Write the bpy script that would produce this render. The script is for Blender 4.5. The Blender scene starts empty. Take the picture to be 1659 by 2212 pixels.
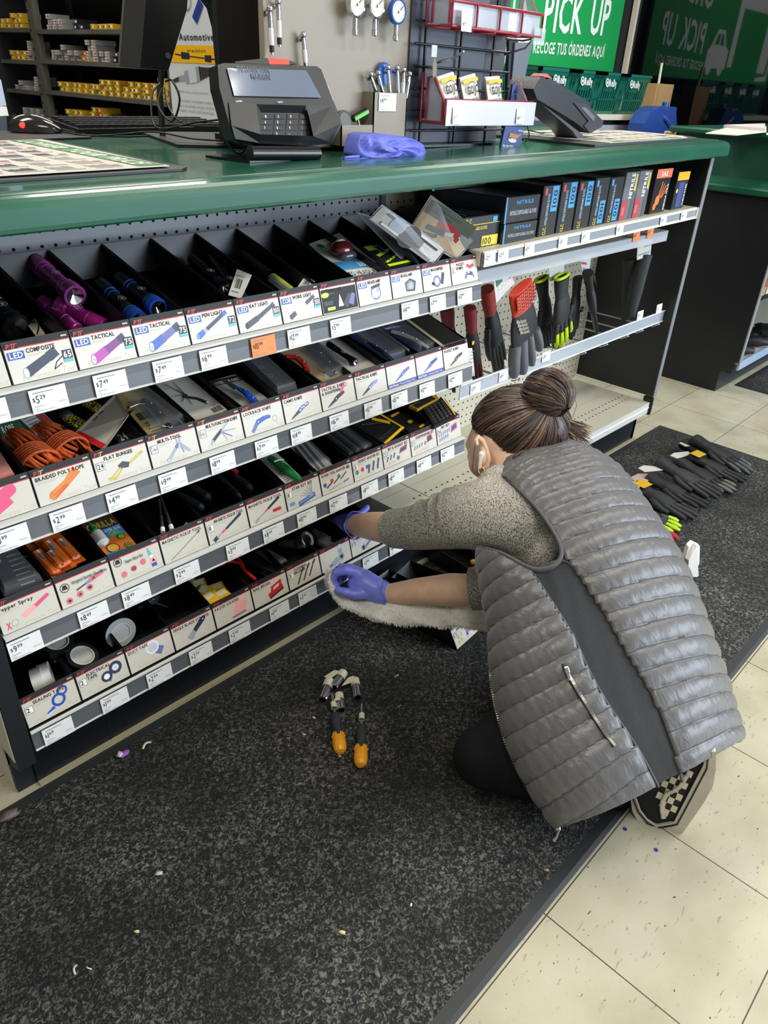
import bpy, math, random
from mathutils import Vector as V, Matrix, Euler
random.seed(7)
PI = math.pi
SC = bpy.context.scene
COL = SC.collection
R_ = math.radians

# ---------------------------------------------------------------- camera
F, CX, CY = 1595.58, 829.5, 1106.0
CAM = V((-1.47255, -1.09894, 1.18975))
CR = V((0.68960358, -0.72277374, 0.04522192)).normalized()
CU = V((0.33876016, 0.37714492, 0.86197637)).normalized()
CF = V((0.6400691, 0.57910261, -0.50492744)).normalized()
cd = bpy.data.cameras.new('camera')
cam = bpy.data.objects.new('camera', cd)
COL.objects.link(cam)
cam.matrix_world = Matrix(((CR.x, CU.x, -CF.x, CAM.x), (CR.y, CU.y, -CF.y, CAM.y), (CR.z, CU.z, -CF.z, CAM.z), (0, 0, 0, 1)))
cd.sensor_fit = 'VERTICAL'
cd.sensor_height = 24
cd.lens = 24 * F / 2212
cd.clip_start = .02
SC.camera = cam
# ---------------------------------------------------------------- world, light, exposure
SC.view_settings.view_transform = 'Standard'
SC.view_settings.look = 'None'
SC.view_settings.gamma = 1
SC.view_settings.use_curve_mapping = False
SC.view_settings.exposure = 0.36
w = bpy.data.worlds.new('store_air')
SC.world = w
w.use_nodes = True
w.node_tree.nodes['Background'].inputs[0].default_value = (.80, .86, 1, 1)
w.node_tree.nodes['Background'].inputs[1].default_value = .45

def area(name, loc, to, sx, sy, power, col):
    l = bpy.data.lights.new(name, 'AREA')
    l.shape = 'RECTANGLE'; l.size = sx; l.size_y = sy; l.energy = power; l.color = col
    o = bpy.data.objects.new(name, l); COL.objects.link(o)
    o.location = loc
    o.rotation_euler = (V(to) - V(loc)).to_track_quat('-Z', 'Y').to_euler()
    return o
# daylight through the shop front, ahead and to the right of the counter
area('window_daylight', (3.2, -5.2, 1.9), (.4, 0, .6), 5.0, 2.6, 330, (.74, .86, 1))
# fluorescent ceiling fixtures; the last one is added to brighten the back shelving
for fx, fy in ((-1.6, -1.6), (.6, -1.6), (2.8, -1.6), (-1.6, .9), (.6, .9), (2.8, .9), (-.6, 3.4), (1.0, 3.0)):
    area('ceiling_lamp_and_fill', (fx, fy, 2.93), (fx, fy, 0), 1.2, .35, 25, (1, .95, .86))

# ---------------------------------------------------------------- pixel -> point on a plane of the room
def ray(px, py): return CF + CR * ((px - CX) / F) - CU * ((py - CY) / F)
def at(px, py, ax, v):
    d = ray(px, py); i = 'xyz'.index(ax)
    return CAM + d * ((v - CAM[i]) / d[i])
def atd(px, py, d): return CAM + ray(px, py) * d
def proj(p):
    d = p - CAM; z = d.dot(CF)
    return CX + F * d.dot(CR) / z, CY - F * d.dot(CU) / z

# ---------------------------------------------------------------- materials
MC = {}
def lin(c):
    if isinstance(c, str):
        c = [int(c[i:i + 2], 16) / 255 for i in (0, 2, 4)]
    return tuple((x / 12.92 if x <= .04045 else ((x + .055) / 1.055) ** 2.4) for x in c[:3]) + (1,)
def M(c, rough=.5, metal=0, alpha=1, emit=0, trans=0, bump=0, bscale=200, coat=0, spec=.5, var=0, vscale=20, name=None):
    k = (str(c), rough, metal, alpha, emit, trans, bump, bscale, coat, spec, var, vscale)
    if k in MC: return MC[k]
    m = bpy.data.materials.new(name or 'finish_' + str(c)); m.use_nodes = True
    nt = m.node_tree; b = nt.nodes['Principled BSDF']
    b.inputs['Base Color'].default_value = lin(c)
    b.inputs['Roughness'].default_value = rough
    b.inputs['Metallic'].default_value = metal
    b.inputs['Alpha'].default_value = alpha
    b.inputs['Transmission Weight'].default_value = trans
    b.inputs['Coat Weight'].default_value = coat
    b.inputs['Coat Roughness'].default_value = .08
    b.inputs['Specular IOR Level'].default_value = spec
    if emit:
        b.inputs['Emission Color'].default_value = lin(c); b.inputs['Emission Strength'].default_value = emit
    if bump or var:
        tc = nt.nodes.new('ShaderNodeTexCoord'); n = nt.nodes.new('ShaderNodeTexNoise')
        nt.links.new(tc.outputs['Object'], n.inputs['Vector'])
    if bump:
        n.inputs['Scale'].default_value = bscale; n.inputs['Detail'].default_value = 3
        bp = nt.nodes.new('ShaderNodeBump'); bp.inputs['Strength'].default_value = bump; bp.inputs['Distance'].default_value = .002
        nt.links.new(n.outputs['Fac'], bp.inputs['Height']); nt.links.new(bp.outputs['Normal'], b.inputs['Normal'])
    if var:
        n2 = nt.nodes.new('ShaderNodeTexNoise'); nt.links.new(tc.outputs['Object'], n2.inputs['Vector'])
        n2.inputs['Scale'].default_value = vscale; n2.inputs['Detail'].default_value = 5
        mx = nt.nodes.new('ShaderNodeMix'); mx.data_type = 'RGBA'; mx.blend_type = 'MULTIPLY'
        r = nt.nodes.new('ShaderNodeMapRange'); r.inputs[1].default_value = .45; r.inputs[2].default_value = .65
        r.inputs[3].default_value = 1 - var; r.inputs[4].default_value = 1
        nt.links.new(n2.outputs['Fac'], r.inputs[0]); mx.inputs[0].default_value = 1
        mx.inputs[6].default_value = lin(c); nt.links.new(r.outputs[0], mx.inputs[7]); nt.links.new(mx.outputs[2], b.inputs['Base Color'])
    MC[k] = m
    return m
def nodes(m): return m.node_tree, m.node_tree.nodes, m.node_tree.links, m.node_tree.nodes['Principled BSDF']

BLK = M('17191c', .55); BLKG = M('101216', .28); INK = M('1c1c1c', .6); WHITE = M('f2f1ec', .5); CARD = M('cec8ba', .42, coat=.25)
RED = M('c8202a', .45); PINK = M('e88a92', .5); GRY = M('8b8d90', .5); CHROME = M('d5d6d8', .16, 1); STEEL = M('b9bcc0', .3, 1)
GREEN = M('1f6b52', .3, coat=.3); CREAM = M('d9d2bd', .45); CLEAR = M('e8eef4', .08, alpha=.22, coat=.4); LGREY = M('b4b0a6', .5)
PAPER = M('efeeea', .6); BIN = M('0b0c0f', .42); BLUE = M('1f4fb0', .35); ORANGE = M('f0762a', .45); NEON = M('d4f01a', .4)
YEL = M('f2b90c', .4); DGRY = M('3a3c40', .5); NAVY = M('26306e', .4); NITR = M('6a72dc', .42, bump=.15, bscale=90)

# ---------------------------------------------------------------- mesh builder
GC = {}
def load_glyphs():
    chars = 'ABCDEFGHIJKLMNOPQRSTUVWXYZabcdefghijklmnopqrstuvwxyz0123456789$&-%.,!?/ÓÍ\''
    tmp = []
    for bold in (0, 1):
        for c in chars:
            cu = bpy.data.curves.new('g', 'FONT'); cu.body = c; cu.resolution_u = 2; cu.offset = .022 if bold else 0
            o = bpy.data.objects.new('g', cu); COL.objects.link(o); tmp.append((bold, c, o, cu))
    bpy.context.view_layer.update()
    dg = bpy.context.evaluated_depsgraph_get()
    for bold, c, o, cu in tmp:
        me = o.evaluated_get(dg).to_mesh()
        vs = [(v.co.x, v.co.y) for v in me.vertices]; fs = [tuple(p.vertices) for p in me.polygons]
        x0 = min(v[0] for v in vs) if vs else 0; x1 = max(v[0] for v in vs) if vs else .3
        GC[(bold, c)] = ([(x - x0, y) for x, y in vs], fs, x1 - x0)
        o.evaluated_get(dg).to_mesh_clear()
    for bold, c, o, cu in tmp:
        bpy.data.objects.remove(o); bpy.data.curves.remove(cu)
load_glyphs()

class MB:
    def __init__(s, T=None): s.v = []; s.f = []; s.m = []; s.sm = []; s.ml = []; s.T = T
    def mi(s, m):
        if m not in s.ml: s.ml.append(m)
        return s.ml.index(m)
    def add(s, vs, fs, m, smooth=False):
        b = len(s.v)
        if s.T is not None: vs = [s.T @ V(v) for v in vs]
        s.v += [tuple(v) for v in vs]; i = s.mi(m)
        for f in fs: s.f.append(tuple(k + b for k in f)); s.m.append(i); s.sm.append(smooth)
        return s
    def box(s, x0, x1, y0, y1, z0, z1, m, T=None, bev=0):
        if bev:
            b = min(bev, (x1 - x0) * .49, (y1 - y0) * .49, (z1 - z0) * .49)
            ring = lambda a, z: [V(p) for p in ((x0 + a, y0 + b, z), (x0 + b, y0 + a, z), (x1 - b, y0 + a, z), (x1 - a, y0 + b, z), (x1 - a, y1 - b, z), (x1 - b, y1 - a, z), (x0 + b, y1 - a, z), (x0 + a, y1 - b, z))]
            rs = [[V((max(x0 + b, min(x1 - b, p.x)), max(y0 + b, min(y1 - b, p.y)), z0)) for p in ring(0, z0)], ring(0, z0 + b), ring(0, z1 - b), [V((max(x0 + b, min(x1 - b, p.x)), max(y0 + b, min(y1 - b, p.y)), z1)) for p in ring(0, z1)]]
            vs = [p for r in rs for p in r]; fs = []
            for k in range(3):
                for i in range(8):
                    j = (i + 1) % 8; fs.append((k * 8 + i, k * 8 + j, k * 8 + 8 + j, k * 8 + 8 + i))
            fs += [tuple(range(7, -1, -1)), tuple(range(24, 32))]
        else:
            vs = [V((x, y, z)) for z in (z0, z1) for y in (y0, y1) for x in (x0, x1)]
            fs = [(0, 2, 3, 1), (4, 5, 7, 6), (0, 1, 5, 4), (2, 6, 7, 3), (0, 4, 6, 2), (1, 3, 7, 5)]
        if T is not None: vs = [T @ v for v in vs]
        return s.add(vs, fs, m)
    def poly(s, pts, m): return s.add(pts, [tuple(range(len(pts)))], m)
    def prism(s, pts, d, m, m2=None, smooth=False):     # closed polygon swept by vector d
        n = len(pts); d = V(d); a = [V(p) for p in pts]; b = [p + d for p in a]
        s.add(a + b, [tuple(range(n - 1, -1, -1)), tuple(range(n, 2 * n))], m)
        s.add(a + b, [(i, (i + 1) % n, n + (i + 1) % n, n + i) for i in range(n)], m2 or m, smooth)
        return s
    def tube(s, pts, r, m, n=8, caps=True, flat=1, closed=False):
        pts = [V(p) for p in pts]; k = len(pts); rr = r if isinstance(r, (list, tuple)) else [r] * k
        vs = []; up = None
        for i, p in enumerate(pts):
            a = pts[max(i - 1, 0)] if not closed else pts[i - 1]; b = pts[min(i + 1, k - 1)] if not closed else pts[(i + 1) % k]
            t = (b - a).normalized() if (b - a).length > 1e-9 else V((0, 0, 1))
            if up is None: up = t.orthogonal().normalized() if abs(t.z) > .9 else (V((0, 0, 1)) - t * t.z).normalized()
            up = (up - t * up.dot(t)); up = up.normalized() if up.length > 1e-6 else t.orthogonal().normalized()
            sd = t.cross(up)
            for j in range(n):
                q = 2 * PI * j / n; vs.append(p + (sd * math.cos(q) + up * (math.sin(q) * flat)) * rr[i])
        fs = [(i * n + j, i * n + (j + 1) % n, (i + 1) * n + (j + 1) % n, (i + 1) * n + j) for i in range(k - 1) for j in range(n)]
        if closed: fs += [((k - 1) * n + j, (k - 1) * n + (j + 1) % n, (j + 1) % n, j) for j in range(n)]
        s.add(vs, fs, m, True)
        if caps and not closed: s.add(vs[:n] + vs[-n:], [tuple(range(n - 1, -1, -1)), tuple(range(n, 2 * n))], m)
        return s
    def lathe(s, prof, m, n=20, T=None, ms=None):          # prof: (radius, height) along z; ms = material per band
        vs = []
        for r, z in prof:
            for j in range(n):
                q = 2 * PI * j / n; vs.append(V((r * math.cos(q), r * math.sin(q), z)))
        if T is not None: vs = [T @ v for v in vs]
        for i in range(len(prof) - 1):
            fs = [(j, (j + 1) % n, n + (j + 1) % n, n + j) for j in range(n)]
            s.add(vs[i * n:(i + 2) * n], fs, (ms[i] if ms else m), True)
        return s
    def grid(s, P, m, closed=False, smooth=True):           # P[i][j] points
        a, b = len(P), len(P[0]); vs = [p for r in P for p in r]
        fs = [(i * b + j, i * b + (j + 1) % b, (i + 1) * b + (j + 1) % b, (i + 1) * b + j) for i in range(a - 1) for j in range(b if closed else b - 1)]
        return s.add(vs, fs, m, smooth)
    def blob(s, c, r, m, n=14, T=None, noise=0):
        P = []
        for i in range(n + 1):
            th = PI * i / n; row = []
            for j in range(2 * n):
                ph = PI * j / n; k = 1 + noise * (math.sin(3 * ph + 5 * th) + math.cos(4 * th - 2 * ph)) * .5 * math.sin(th)
                q = V((r[0] * math.sin(th) * math.cos(ph) * k, r[1] * math.sin(th) * math.sin(ph) * k, -r[2] * math.cos(th) * k))
                q = (T @ q if T is not None else q) + V(c); row.append(q)
            P.append(row)
        return s.grid(P, m, True)
    def text(s, t, o, ux, uy, h, m, cond=.62, bold=1, shear=0, width=None, sp=.1, center=False):
        o = V(o); ux = V(ux).normalized(); uy = V(uy).normalized(); x = 0; L = []
        for c in t:
            if c == ' ': x += .32; continue
            g = GC.get((bold, c))
            if not g: continue
            L.append((x, g)); x += g[2] + sp
        tot = max(x - sp, .01); k = h / .7; kx = k * cond
        if width: kx = width / tot
        if center: o = o - ux * (tot * kx / 2)
        for x, (vs, fs, wd) in L: s.add([o + ux * ((x + a + shear * b) * kx) + uy * (b * k) for a, b in vs], fs, m)
        return s
    def build(s, name, parent=None, loc=None, smooth_angle=None):
        me = bpy.data.meshes.new(name); me.from_pydata(s.v, [], s.f)
        for m in s.ml: me.materials.append(m)
        me.polygons.foreach_set('material_index', s.m); me.polygons.foreach_set('use_smooth', s.sm); me.update()
        o = bpy.data.objects.new(name, me); COL.objects.link(o)
        if parent: o.parent = parent
        if loc is not None: o.location = loc
        return o
def tag(o, label=None, cat=None, group=None, kind=None):
    if label: o['label'] = label
    if cat: o['category'] = cat
    if group: o['group'] = group
    if kind: o['kind'] = kind
    return o
def thing(name, label, cat, loc=(0, 0, 0), rot=None, group=None):
    o = bpy.data.objects.new(name, None); COL.objects.link(o); o.empty_display_size = .02
    if rot is None: o.location = loc
    elif isinstance(rot, Matrix): o.matrix_world = Matrix.Translation(V(loc)) @ rot.to_4x4()
    else: o.location = loc; o.rotation_euler = rot
    return tag(o, label, cat, group)
def place(o, T): o.matrix_world = T; return o
def struct(name, mb): return tag(mb.build(name), kind='structure')
def dup(o, label=None, T=None, group=None):
    def cp(x, par):
        c = x.copy(); COL.objects.link(c)
        if par: c.parent = par
        for ch in x.children: cp(ch, c)
        return c
    c = cp(o, None)
    if label: c['label'] = label
    if group: c['group'] = group
    if T is not None: c.matrix_world = T
    return c
def rot(ax, deg): return Matrix.Rotation(R_(deg), 4, ax)
def tr(*p): return Matrix.Translation(V(p[0]) if len(p) == 1 else V(p))
def frame(o, x, y):                                           # matrix with given x axis and approximate y axis
    x = V(x).normalized(); z = x.cross(V(y)).normalized(); y = z.cross(x); o = V(o)
    return Matrix(((x.x, y.x, z.x, o.x), (x.y, y.y, z.y, o.y), (x.z, y.z, z.z, o.z), (0, 0, 0, 1)))
# ================================================================ SETTING
# floor: vinyl tiles
fm = M('cdc7ae', .22, coat=.1, name='vinyl_tile'); nt, N, L, B = nodes(fm)
tc = N.new('ShaderNodeTexCoord')
def noise(sc, det=3, vec=None, dist=0):
    n = N.new('ShaderNodeTexNoise'); n.inputs['Scale'].default_value = sc; n.inputs['Detail'].default_value = det
    n.inputs['Distortion'].default_value = dist
    L.new(vec if vec is not None else tc.outputs['Object'], n.inputs['Vector']); return n.outputs['Fac']
def ramp(src, stops):
    r = N.new('ShaderNodeValToRGB'); e = r.color_ramp.elements
    while len(e) < len(stops): e.new(.5)
    for i, (p, c) in enumerate(stops): e[i].position = p; e[i].color = lin(c)
    L.new(src, r.inputs[0]); return r.outputs[0]
def mixc(f, a, b, mode='MIX'):
    x = N.new('ShaderNodeMix'); x.data_type = 'RGBA'; x.blend_type = mode
    for s_, v_ in ((0, f), (6, a), (7, b)):
        if isinstance(v_, (int, float)): x.inputs[s_].default_value = v_
        elif isinstance(v_, str): x.inputs[s_].default_value = lin(v_)
        else: L.new(v_, x.inputs[s_])
    return x.outputs[2]
def mapping(scale, loc=(0, 0, 0), rz=0):
    mp = N.new('ShaderNodeMapping'); mp.inputs['Scale'].default_value = scale; mp.inputs['Location'].default_value = loc
    mp.inputs['Rotation'].default_value = (0, 0, rz); L.new(tc.outputs['Object'], mp.inputs['Vector']); return mp.outputs[0]
base = ramp(noise(7, 4), [(.3, 'aea890'), (.55, 'bfb9a2'), (.8, 'c6c1ae')])
st = noise(1, 4, mapping((42, 120, 1), rz=.75), .6)
base = mixc(ramp(st, [(.64, '000000'), (.70, 'ffffff')]), base, 'a39b82')
st2 = noise(1, 3, mapping((60, 190, 1), (3, 7, 0), rz=.9), .5)
base = mixc(ramp(st2, [(.70, '000000'), (.735, 'ffffff')]), base, '5f5a50')
sp = noise(90, 2)
base = mixc(ramp(sp, [(.735, '000000'), (.76, 'ffffff')]), base, '474440')
bk = N.new('ShaderNodeTexBrick'); bk.offset = 0; bk.squash = 1
L.new(mapping((1, 1, 1), (.125 + .6, .835 + .6, 0)), bk.inputs['Vector'])
bk.inputs['Scale'].default_value = 1; bk.inputs['Brick Width'].default_value = .3; bk.inputs['Row Height'].default_value = .3
bk.inputs['Mortar Size'].default_value = .0011; bk.inputs['Mortar Smooth'].default_value = .1
bk.inputs['Color1'].default_value = (1, 1, 1, 1); bk.inputs['Color2'].default_value = (.93, .93, .93, 1)
base = mixc(1.0, base, bk.outputs['Color'], 'MULTIPLY')
base = mixc(bk.outputs['Fac'], base, '4c463a')
L.new(base, B.inputs['Base Color'])
rr = N.new('ShaderNodeMapRange'); L.new(noise(3, 4), rr.inputs[0]); rr.inputs[3].default_value = .16; rr.inputs[4].default_value = .36
L.new(rr.outputs[0], B.inputs['Roughness'])
bp = N.new('ShaderNodeBump'); bp.inputs['Strength'].default_value = .12; bp.inputs['Distance'].default_value = .004
L.new(noise(14, 3), bp.inputs['Height']); L.new(bp.outputs[0], B.inputs['Normal'])
struct('floor', MB().box(-4, 8, -5, 5, -.05, 0, fm))
struct('ceiling', MB().box(-4, 8, -6, 5, 3.0, 3.05, M('c9c7c0', .8)))
WB = 4.85
struct('wall_back', MB().box(-4, 8, WB, WB + .1, 0, 3, M('15171c', .5)))
struct('wall_left', MB().box(-4.1, -4, -6, 5, 0, 3, M('8f8b82', .8)))

# walk-off mats
mm = M('24262a', .85, name='mat_loop'); nt, N, L, B = nodes(mm)
tc = N.new('ShaderNodeTexCoord')
wv = noise(150, 4, None, 1.1)
pile = ramp(wv, [(.38, '0d0e0f'), (.50, '2a2b2a'), (.60, '67665f'), (.76, '8f8d83')])
big = ramp(noise(5, 3), [(.35, 'a0a0a0'), (.65, 'ffffff')])
spk = ramp(noise(330, 1), [(.80, '000000'), (.83, 'ffffff')])
L.new(mixc(spk, mixc(1.0, pile, big, 'MULTIPLY'), 'b0aca0'), B.inputs['Base Color'])
bp = N.new('ShaderNodeBump'); bp.inputs['Strength'].default_value = 1; bp.inputs['Distance'].default_value = .006
L.new(wv, bp.inputs['Height']); L.new(bp.outputs[0], B.inputs['Normal'])
rub = M('2a2c2e', .5, bump=.1)
def mat_thing(x0, x1, y0, y1, label, h=.009):
    t = thing('walk_off_mat', label, 'floor mat', (x0, y0, 0))
    m = MB(); w_, d_ = x1 - x0, y1 - y0; e = .026
    a = [(0, 0, .0005), (w_, 0, .0005), (w_, d_, .0005), (0, d_, .0005)]
    i1 = [(.008, .008, .004), (w_ - .008, .008, .004), (w_ - .008, d_ - .008, .004), (.008, d_ - .008, .004)]
    i2 = [(e, e, .005), (w_ - e, e, .005), (w_ - e, d_ - e, .005), (e, d_ - e, .005)]
    vs = a + i1 + i2
    m.add(vs, [(k * 4 + i, k * 4 + (i + 1) % 4, k * 4 + 4 + (i + 1) % 4, k * 4 + 4 + i) for k in (0, 1) for i in range(4)], rub)
    m.build('rubber_border', t)
    nx, ny = int(w_ / .03), int(d_ / .03)
    g = MB(); rg = random.Random(3)
    P = [[V((e + (w_ - 2 * e) * i / nx, e + (d_ - 2 * e) * j / ny, h - (.004 if i in (0, nx) or j in (0, ny) else 0))) for j in range(ny + 1)] for i in range(nx + 1)]
    g.grid(P, mm); o = g.build('pile', t)
    return t
mat_thing(-2.1, 1.41, -.83, -.012, 'large black speckled walk-off mat under the kneeling person')
mat_thing(2.16, 4.0, -.95, -.03, 'second black speckled mat in front of the far counter, at right edge')

# ================================================================ COUNTER / GONDOLA
def ctz(x): return 1.053 + .012 * x
YB = -.03
t = thing('worktop', 'long green laminate worktop with rounded ribbed front edge', 'counter top', (0, 0, 0))
prof = [(.93, 1.05), (-.015, 1.05), (-.022, 1.0503), (-.026, 1.0488), (-.032, 1.0490), (-.037, 1.0478), (-.045, 1.0477), (-.054, 1.0458), (-.061, 1.0415), (-.0655, 1.035), (-.067, 1.026), (-.067, 1.007), (-.0655, 1.0015), (-.061, .9985), (.93, .9985)]
wt = M('1b5c47', .27, coat=.35, name='green_laminate', var=.12, vscale=6)
m = MB(); xs = [-2.3, 1.262]
n = len(prof)
def wz(x, y, z): return V((x, y, z + (.003 if z > 1.03 else .0075) + .012 * x))
vs = [wz(x, y, z) for x in xs for y, z in prof]
for i in range(n): m.add([vs[i], vs[(i + 1) % n], vs[n + (i + 1) % n], vs[n + i]], [(0, 1, 2, 3)], wt, 1 < i < 13)
m.add(vs[:n], [tuple(range(n))], wt); 
e = [wz(1.262, y, z) for y, z in prof]; e2 = [wz(1.268, y + (.004 if y < 0 else 0), (z - 1.024) * .9 + 1.024) for y, z in prof]
m.add(e + e2, [(i, (i + 1) % n, n + (i + 1) % n, n + i) for i in range(n)], wt, True); m.add(e2, [tuple(range(n - 1, -1, -1))], wt)
o = m.build('slab', t); 

# pegboard backs
def pegboard(x0, x1, z0, z1, y, m1, mh, par, name):
    g = MB(); g.box(x0, x1, y, y + .01, z0, z1, m1)
    hx = x0 + .0127
    while hx < x1 - .005:
        hz = z1 - .012
        while hz > z0 + .005:
            pts = [V((hx + .0032 * math.cos(a * PI / 4), y - .0004, hz + .0032 * math.sin(a * PI / 4))) for a in range(8)]
            g.poly(pts, mh); hz -= .0254
        hx += .0254
    return g.build(name, par)
hole = M('050506', .9)
t = thing('gondola', 'long retail gondola under the green worktop with pegboard back and black end panels', 'shelving unit', (0, .3, 0))
def wp(mb, name, par=None): o = mb.build(name, par or t); o.location = -V(t.location); return o
def pegb(x0, x1, z0, z1, mt, name='pegboard_back'):
    o = pegboard(x0, x1, z0, z1, .3, mt, hole, t, name); o.location = -V(t.location); return o
pegb(-1.2, 0, .86, .99, M('a4a7ab', .45)); pegb(0, 1.205, .16, 1.004, M('cbc4ae', .5))
wp(MB().box(-1.2, 0, .3, .31, .02, .86, BLK), 'lower_back')
wp(MB().box(-.003, .003, .285, .3, .16, .98, STEEL), 'upright')
pan = M('14161c', .42, bump=.1, bscale=300)
m = MB(); m.box(1.205, 1.225, -.036, .62, .185, 1.018, pan); m.box(1.203, 1.227, -.039, -.036, .185, 1.018, M('77797c', .5)); wp(m, 'end_panel')
m = MB(); m.prism([(-1.235, -.045, .345), (-1.235, -.04, .99), (-1.235, .6, .99), (-1.235, .6, .06), (-1.235, .03, .06), (-1.235, -.045, .10)], (.03, 0, 0), BLK)
wp(m, 'end_panel')
m = MB(); m.box(-1.238, -1.236, -.04, .6, .12, .98, CREAM); m.box(-1.238, -1.205, .02, .6, 0, .12, CREAM); wp(m, 'end_cover')
m = MB(); m.box(-1.2, 1.19, 0, .02, 0, .115, M('0f131a', .35, bump=.2, bscale=40)); m.box(1.17, 1.19, 0, .5, 0, .115, BLK); m.box(-1.235, -1.2, .005, .3, 0, .10, BLK)
m.box(-1.05, -1.048, -.001, 0, 0, .11, hole); wp(m, 'kick_plate')
m = MB(); m.box(-1.2, 1.2, -.01, 0, 0, .006, M('a39a7c', .5)); wp(m, 'floor_strip')
# base deck of the right bay, with two rows of perforations
dk = M('c9c3b0', .4)
m = MB(); m.box(-.143, 1.2, -.025, .3, .150, .162, dk); m.box(-.143, 1.2, -.031, -.025, .118, .1625, M('c6c5bd', .4)); m.box(-.143, 1.2, -.033, -.029, .140, .143, WHITE)
for yy in (.045, .075):
    hx = -.05
    while hx < 1.18: m.poly([V((hx + .0035 * math.cos(a * PI / 4), yy + .0035 * math.sin(a * PI / 4), .1625)) for a in range(8)], hole); hx += .025
for xx in (-.012, ): m.box(xx, xx + .0015, -.02, .3, .162, .1626, DGRY)
m.box(-.143, 1.2, .13, .1312, .162, .1626, GRY)
wp(m, 'base_deck')
m = MB(); m.box(1.2, 1.216, -.04, 0, .11, .182, BLKG, bev=.004); wp(m, 'foot_cap')
GOND = t

# ================================================================ TIERED SHELVES, BINS, FRONT CARDS
ZR = [.7855, .5826, .3795, .168]
XE = [0, 0, 0, 0]
LEAN = V((0, .255, .967)).normalized(); SL = V((0, .9676, .2526)).normalized(); BH = .058; BL = .262
SLT = rot('X', math.degrees(math.asin(.2526)))
rail_m = M('5b5e63', .28, coat=.2); rail_w = M('d6d5ce', .4)
rows_n = ['top', 'second', 'third', 'bottom']
SHELF = []
for k, z in enumerate(ZR):
    t = thing('bin_shelf', rows_n[k] + ' sloping shelf of the bin display with its long grey price rail', 'shelf', (-1.2, YB, z))
    W3 = 1.203 if k < 3 else 1.055; m = MB()
    P = [V((0, -.006, -.0015)), V((0, .27, .0685)), V((0, .27, .062)), V((0, 0, -.006)), V((0, -.006, -.006))]
    m.prism(P, (W3, 0, 0), rail_w)
    if k == 3: m = MB(); m.box(0, W3, -.006, .29, -.008, -.0008, BIN)
    m.build('tray', t)
    m = MB()
    # rail profile: white top lip, recessed grey channel, light bottom lip
    pr = [(-.006, -.0015), (-.0105, -.0025), (-.0108, -.0058), (-.0085, -.0065), (-.0095, -.020), (-.0130, -.0415), (-.0150, -.0425), (-.0150, -.0445), (-.009, -.0445), (-.004, -.008)]
    n = len(pr); mats_ = [rail_w, rail_w, rail_m, rail_m, rail_m, rail_w, rail_w, rail_w, rail_w, rail_w]
    for i in range(n):
        y0, z0 = pr[i]; y1, z1 = pr[(i + 1) % n]
        m.add([(0, y0, z0), (W3, y0, z0), (W3, y1, z1), (0, y1, z1)], [(0, 1, 2, 3)], mats_[i])
    for xx in (0, W3): m.add([(xx, y, zz) for y, zz in pr], [tuple(range(n))], rail_w)
    m.build('price_rail', t); SHELF.append(t)
    if k < 3: m = MB(); m.prism([(1.2035, -.006, -.044), (1.2035, -.006, .0), (1.2035, .27, .068), (1.2035, .27, -.06)], (.002, 0, 0), CREAM); m.build('bracket', t)

# ---- bin body mesh shared by all bins
def bin_mesh(w=.0985):
    m = MB(); th = .0014
    o = V((0, 0, 0)); B_ = SL * BL; H_ = LEAN * BH; Hs = LEAN * (BH * 1.04)
    def slab(a, b, c, d, nrm): 
        n_ = V(nrm) * th; vs = [V(a), V(b), V(c), V(d)]; vs += [v + n_ for v in vs]
        m.add(vs, [(0, 1, 2, 3), (7, 6, 5, 4), (0, 4, 5, 1), (1, 5, 6, 2), (2, 6, 7, 3), (3, 7, 4, 0)], BIN)
    X_ = V((w, 0, 0))
    slab(o, X_, X_ + B_, B_, (0, 0, 1)); slab(o, B_, B_ + H_, H_, (1, 0, 0)); slab(X_, X_ + H_, X_ + B_ + H_, X_ + B_, (-1, 0, 0))
    slab(B_, B_ + X_, B_ + X_ + H_, B_ + H_, (0, -1, 0)); slab(o, H_, X_ + H_, X_, (0, 1, 0))
    return m
_bm = bin_mesh(); _b0 = _bm.build('bin_body'); BINME = _b0.data; bpy.data.objects.remove(_b0)

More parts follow.
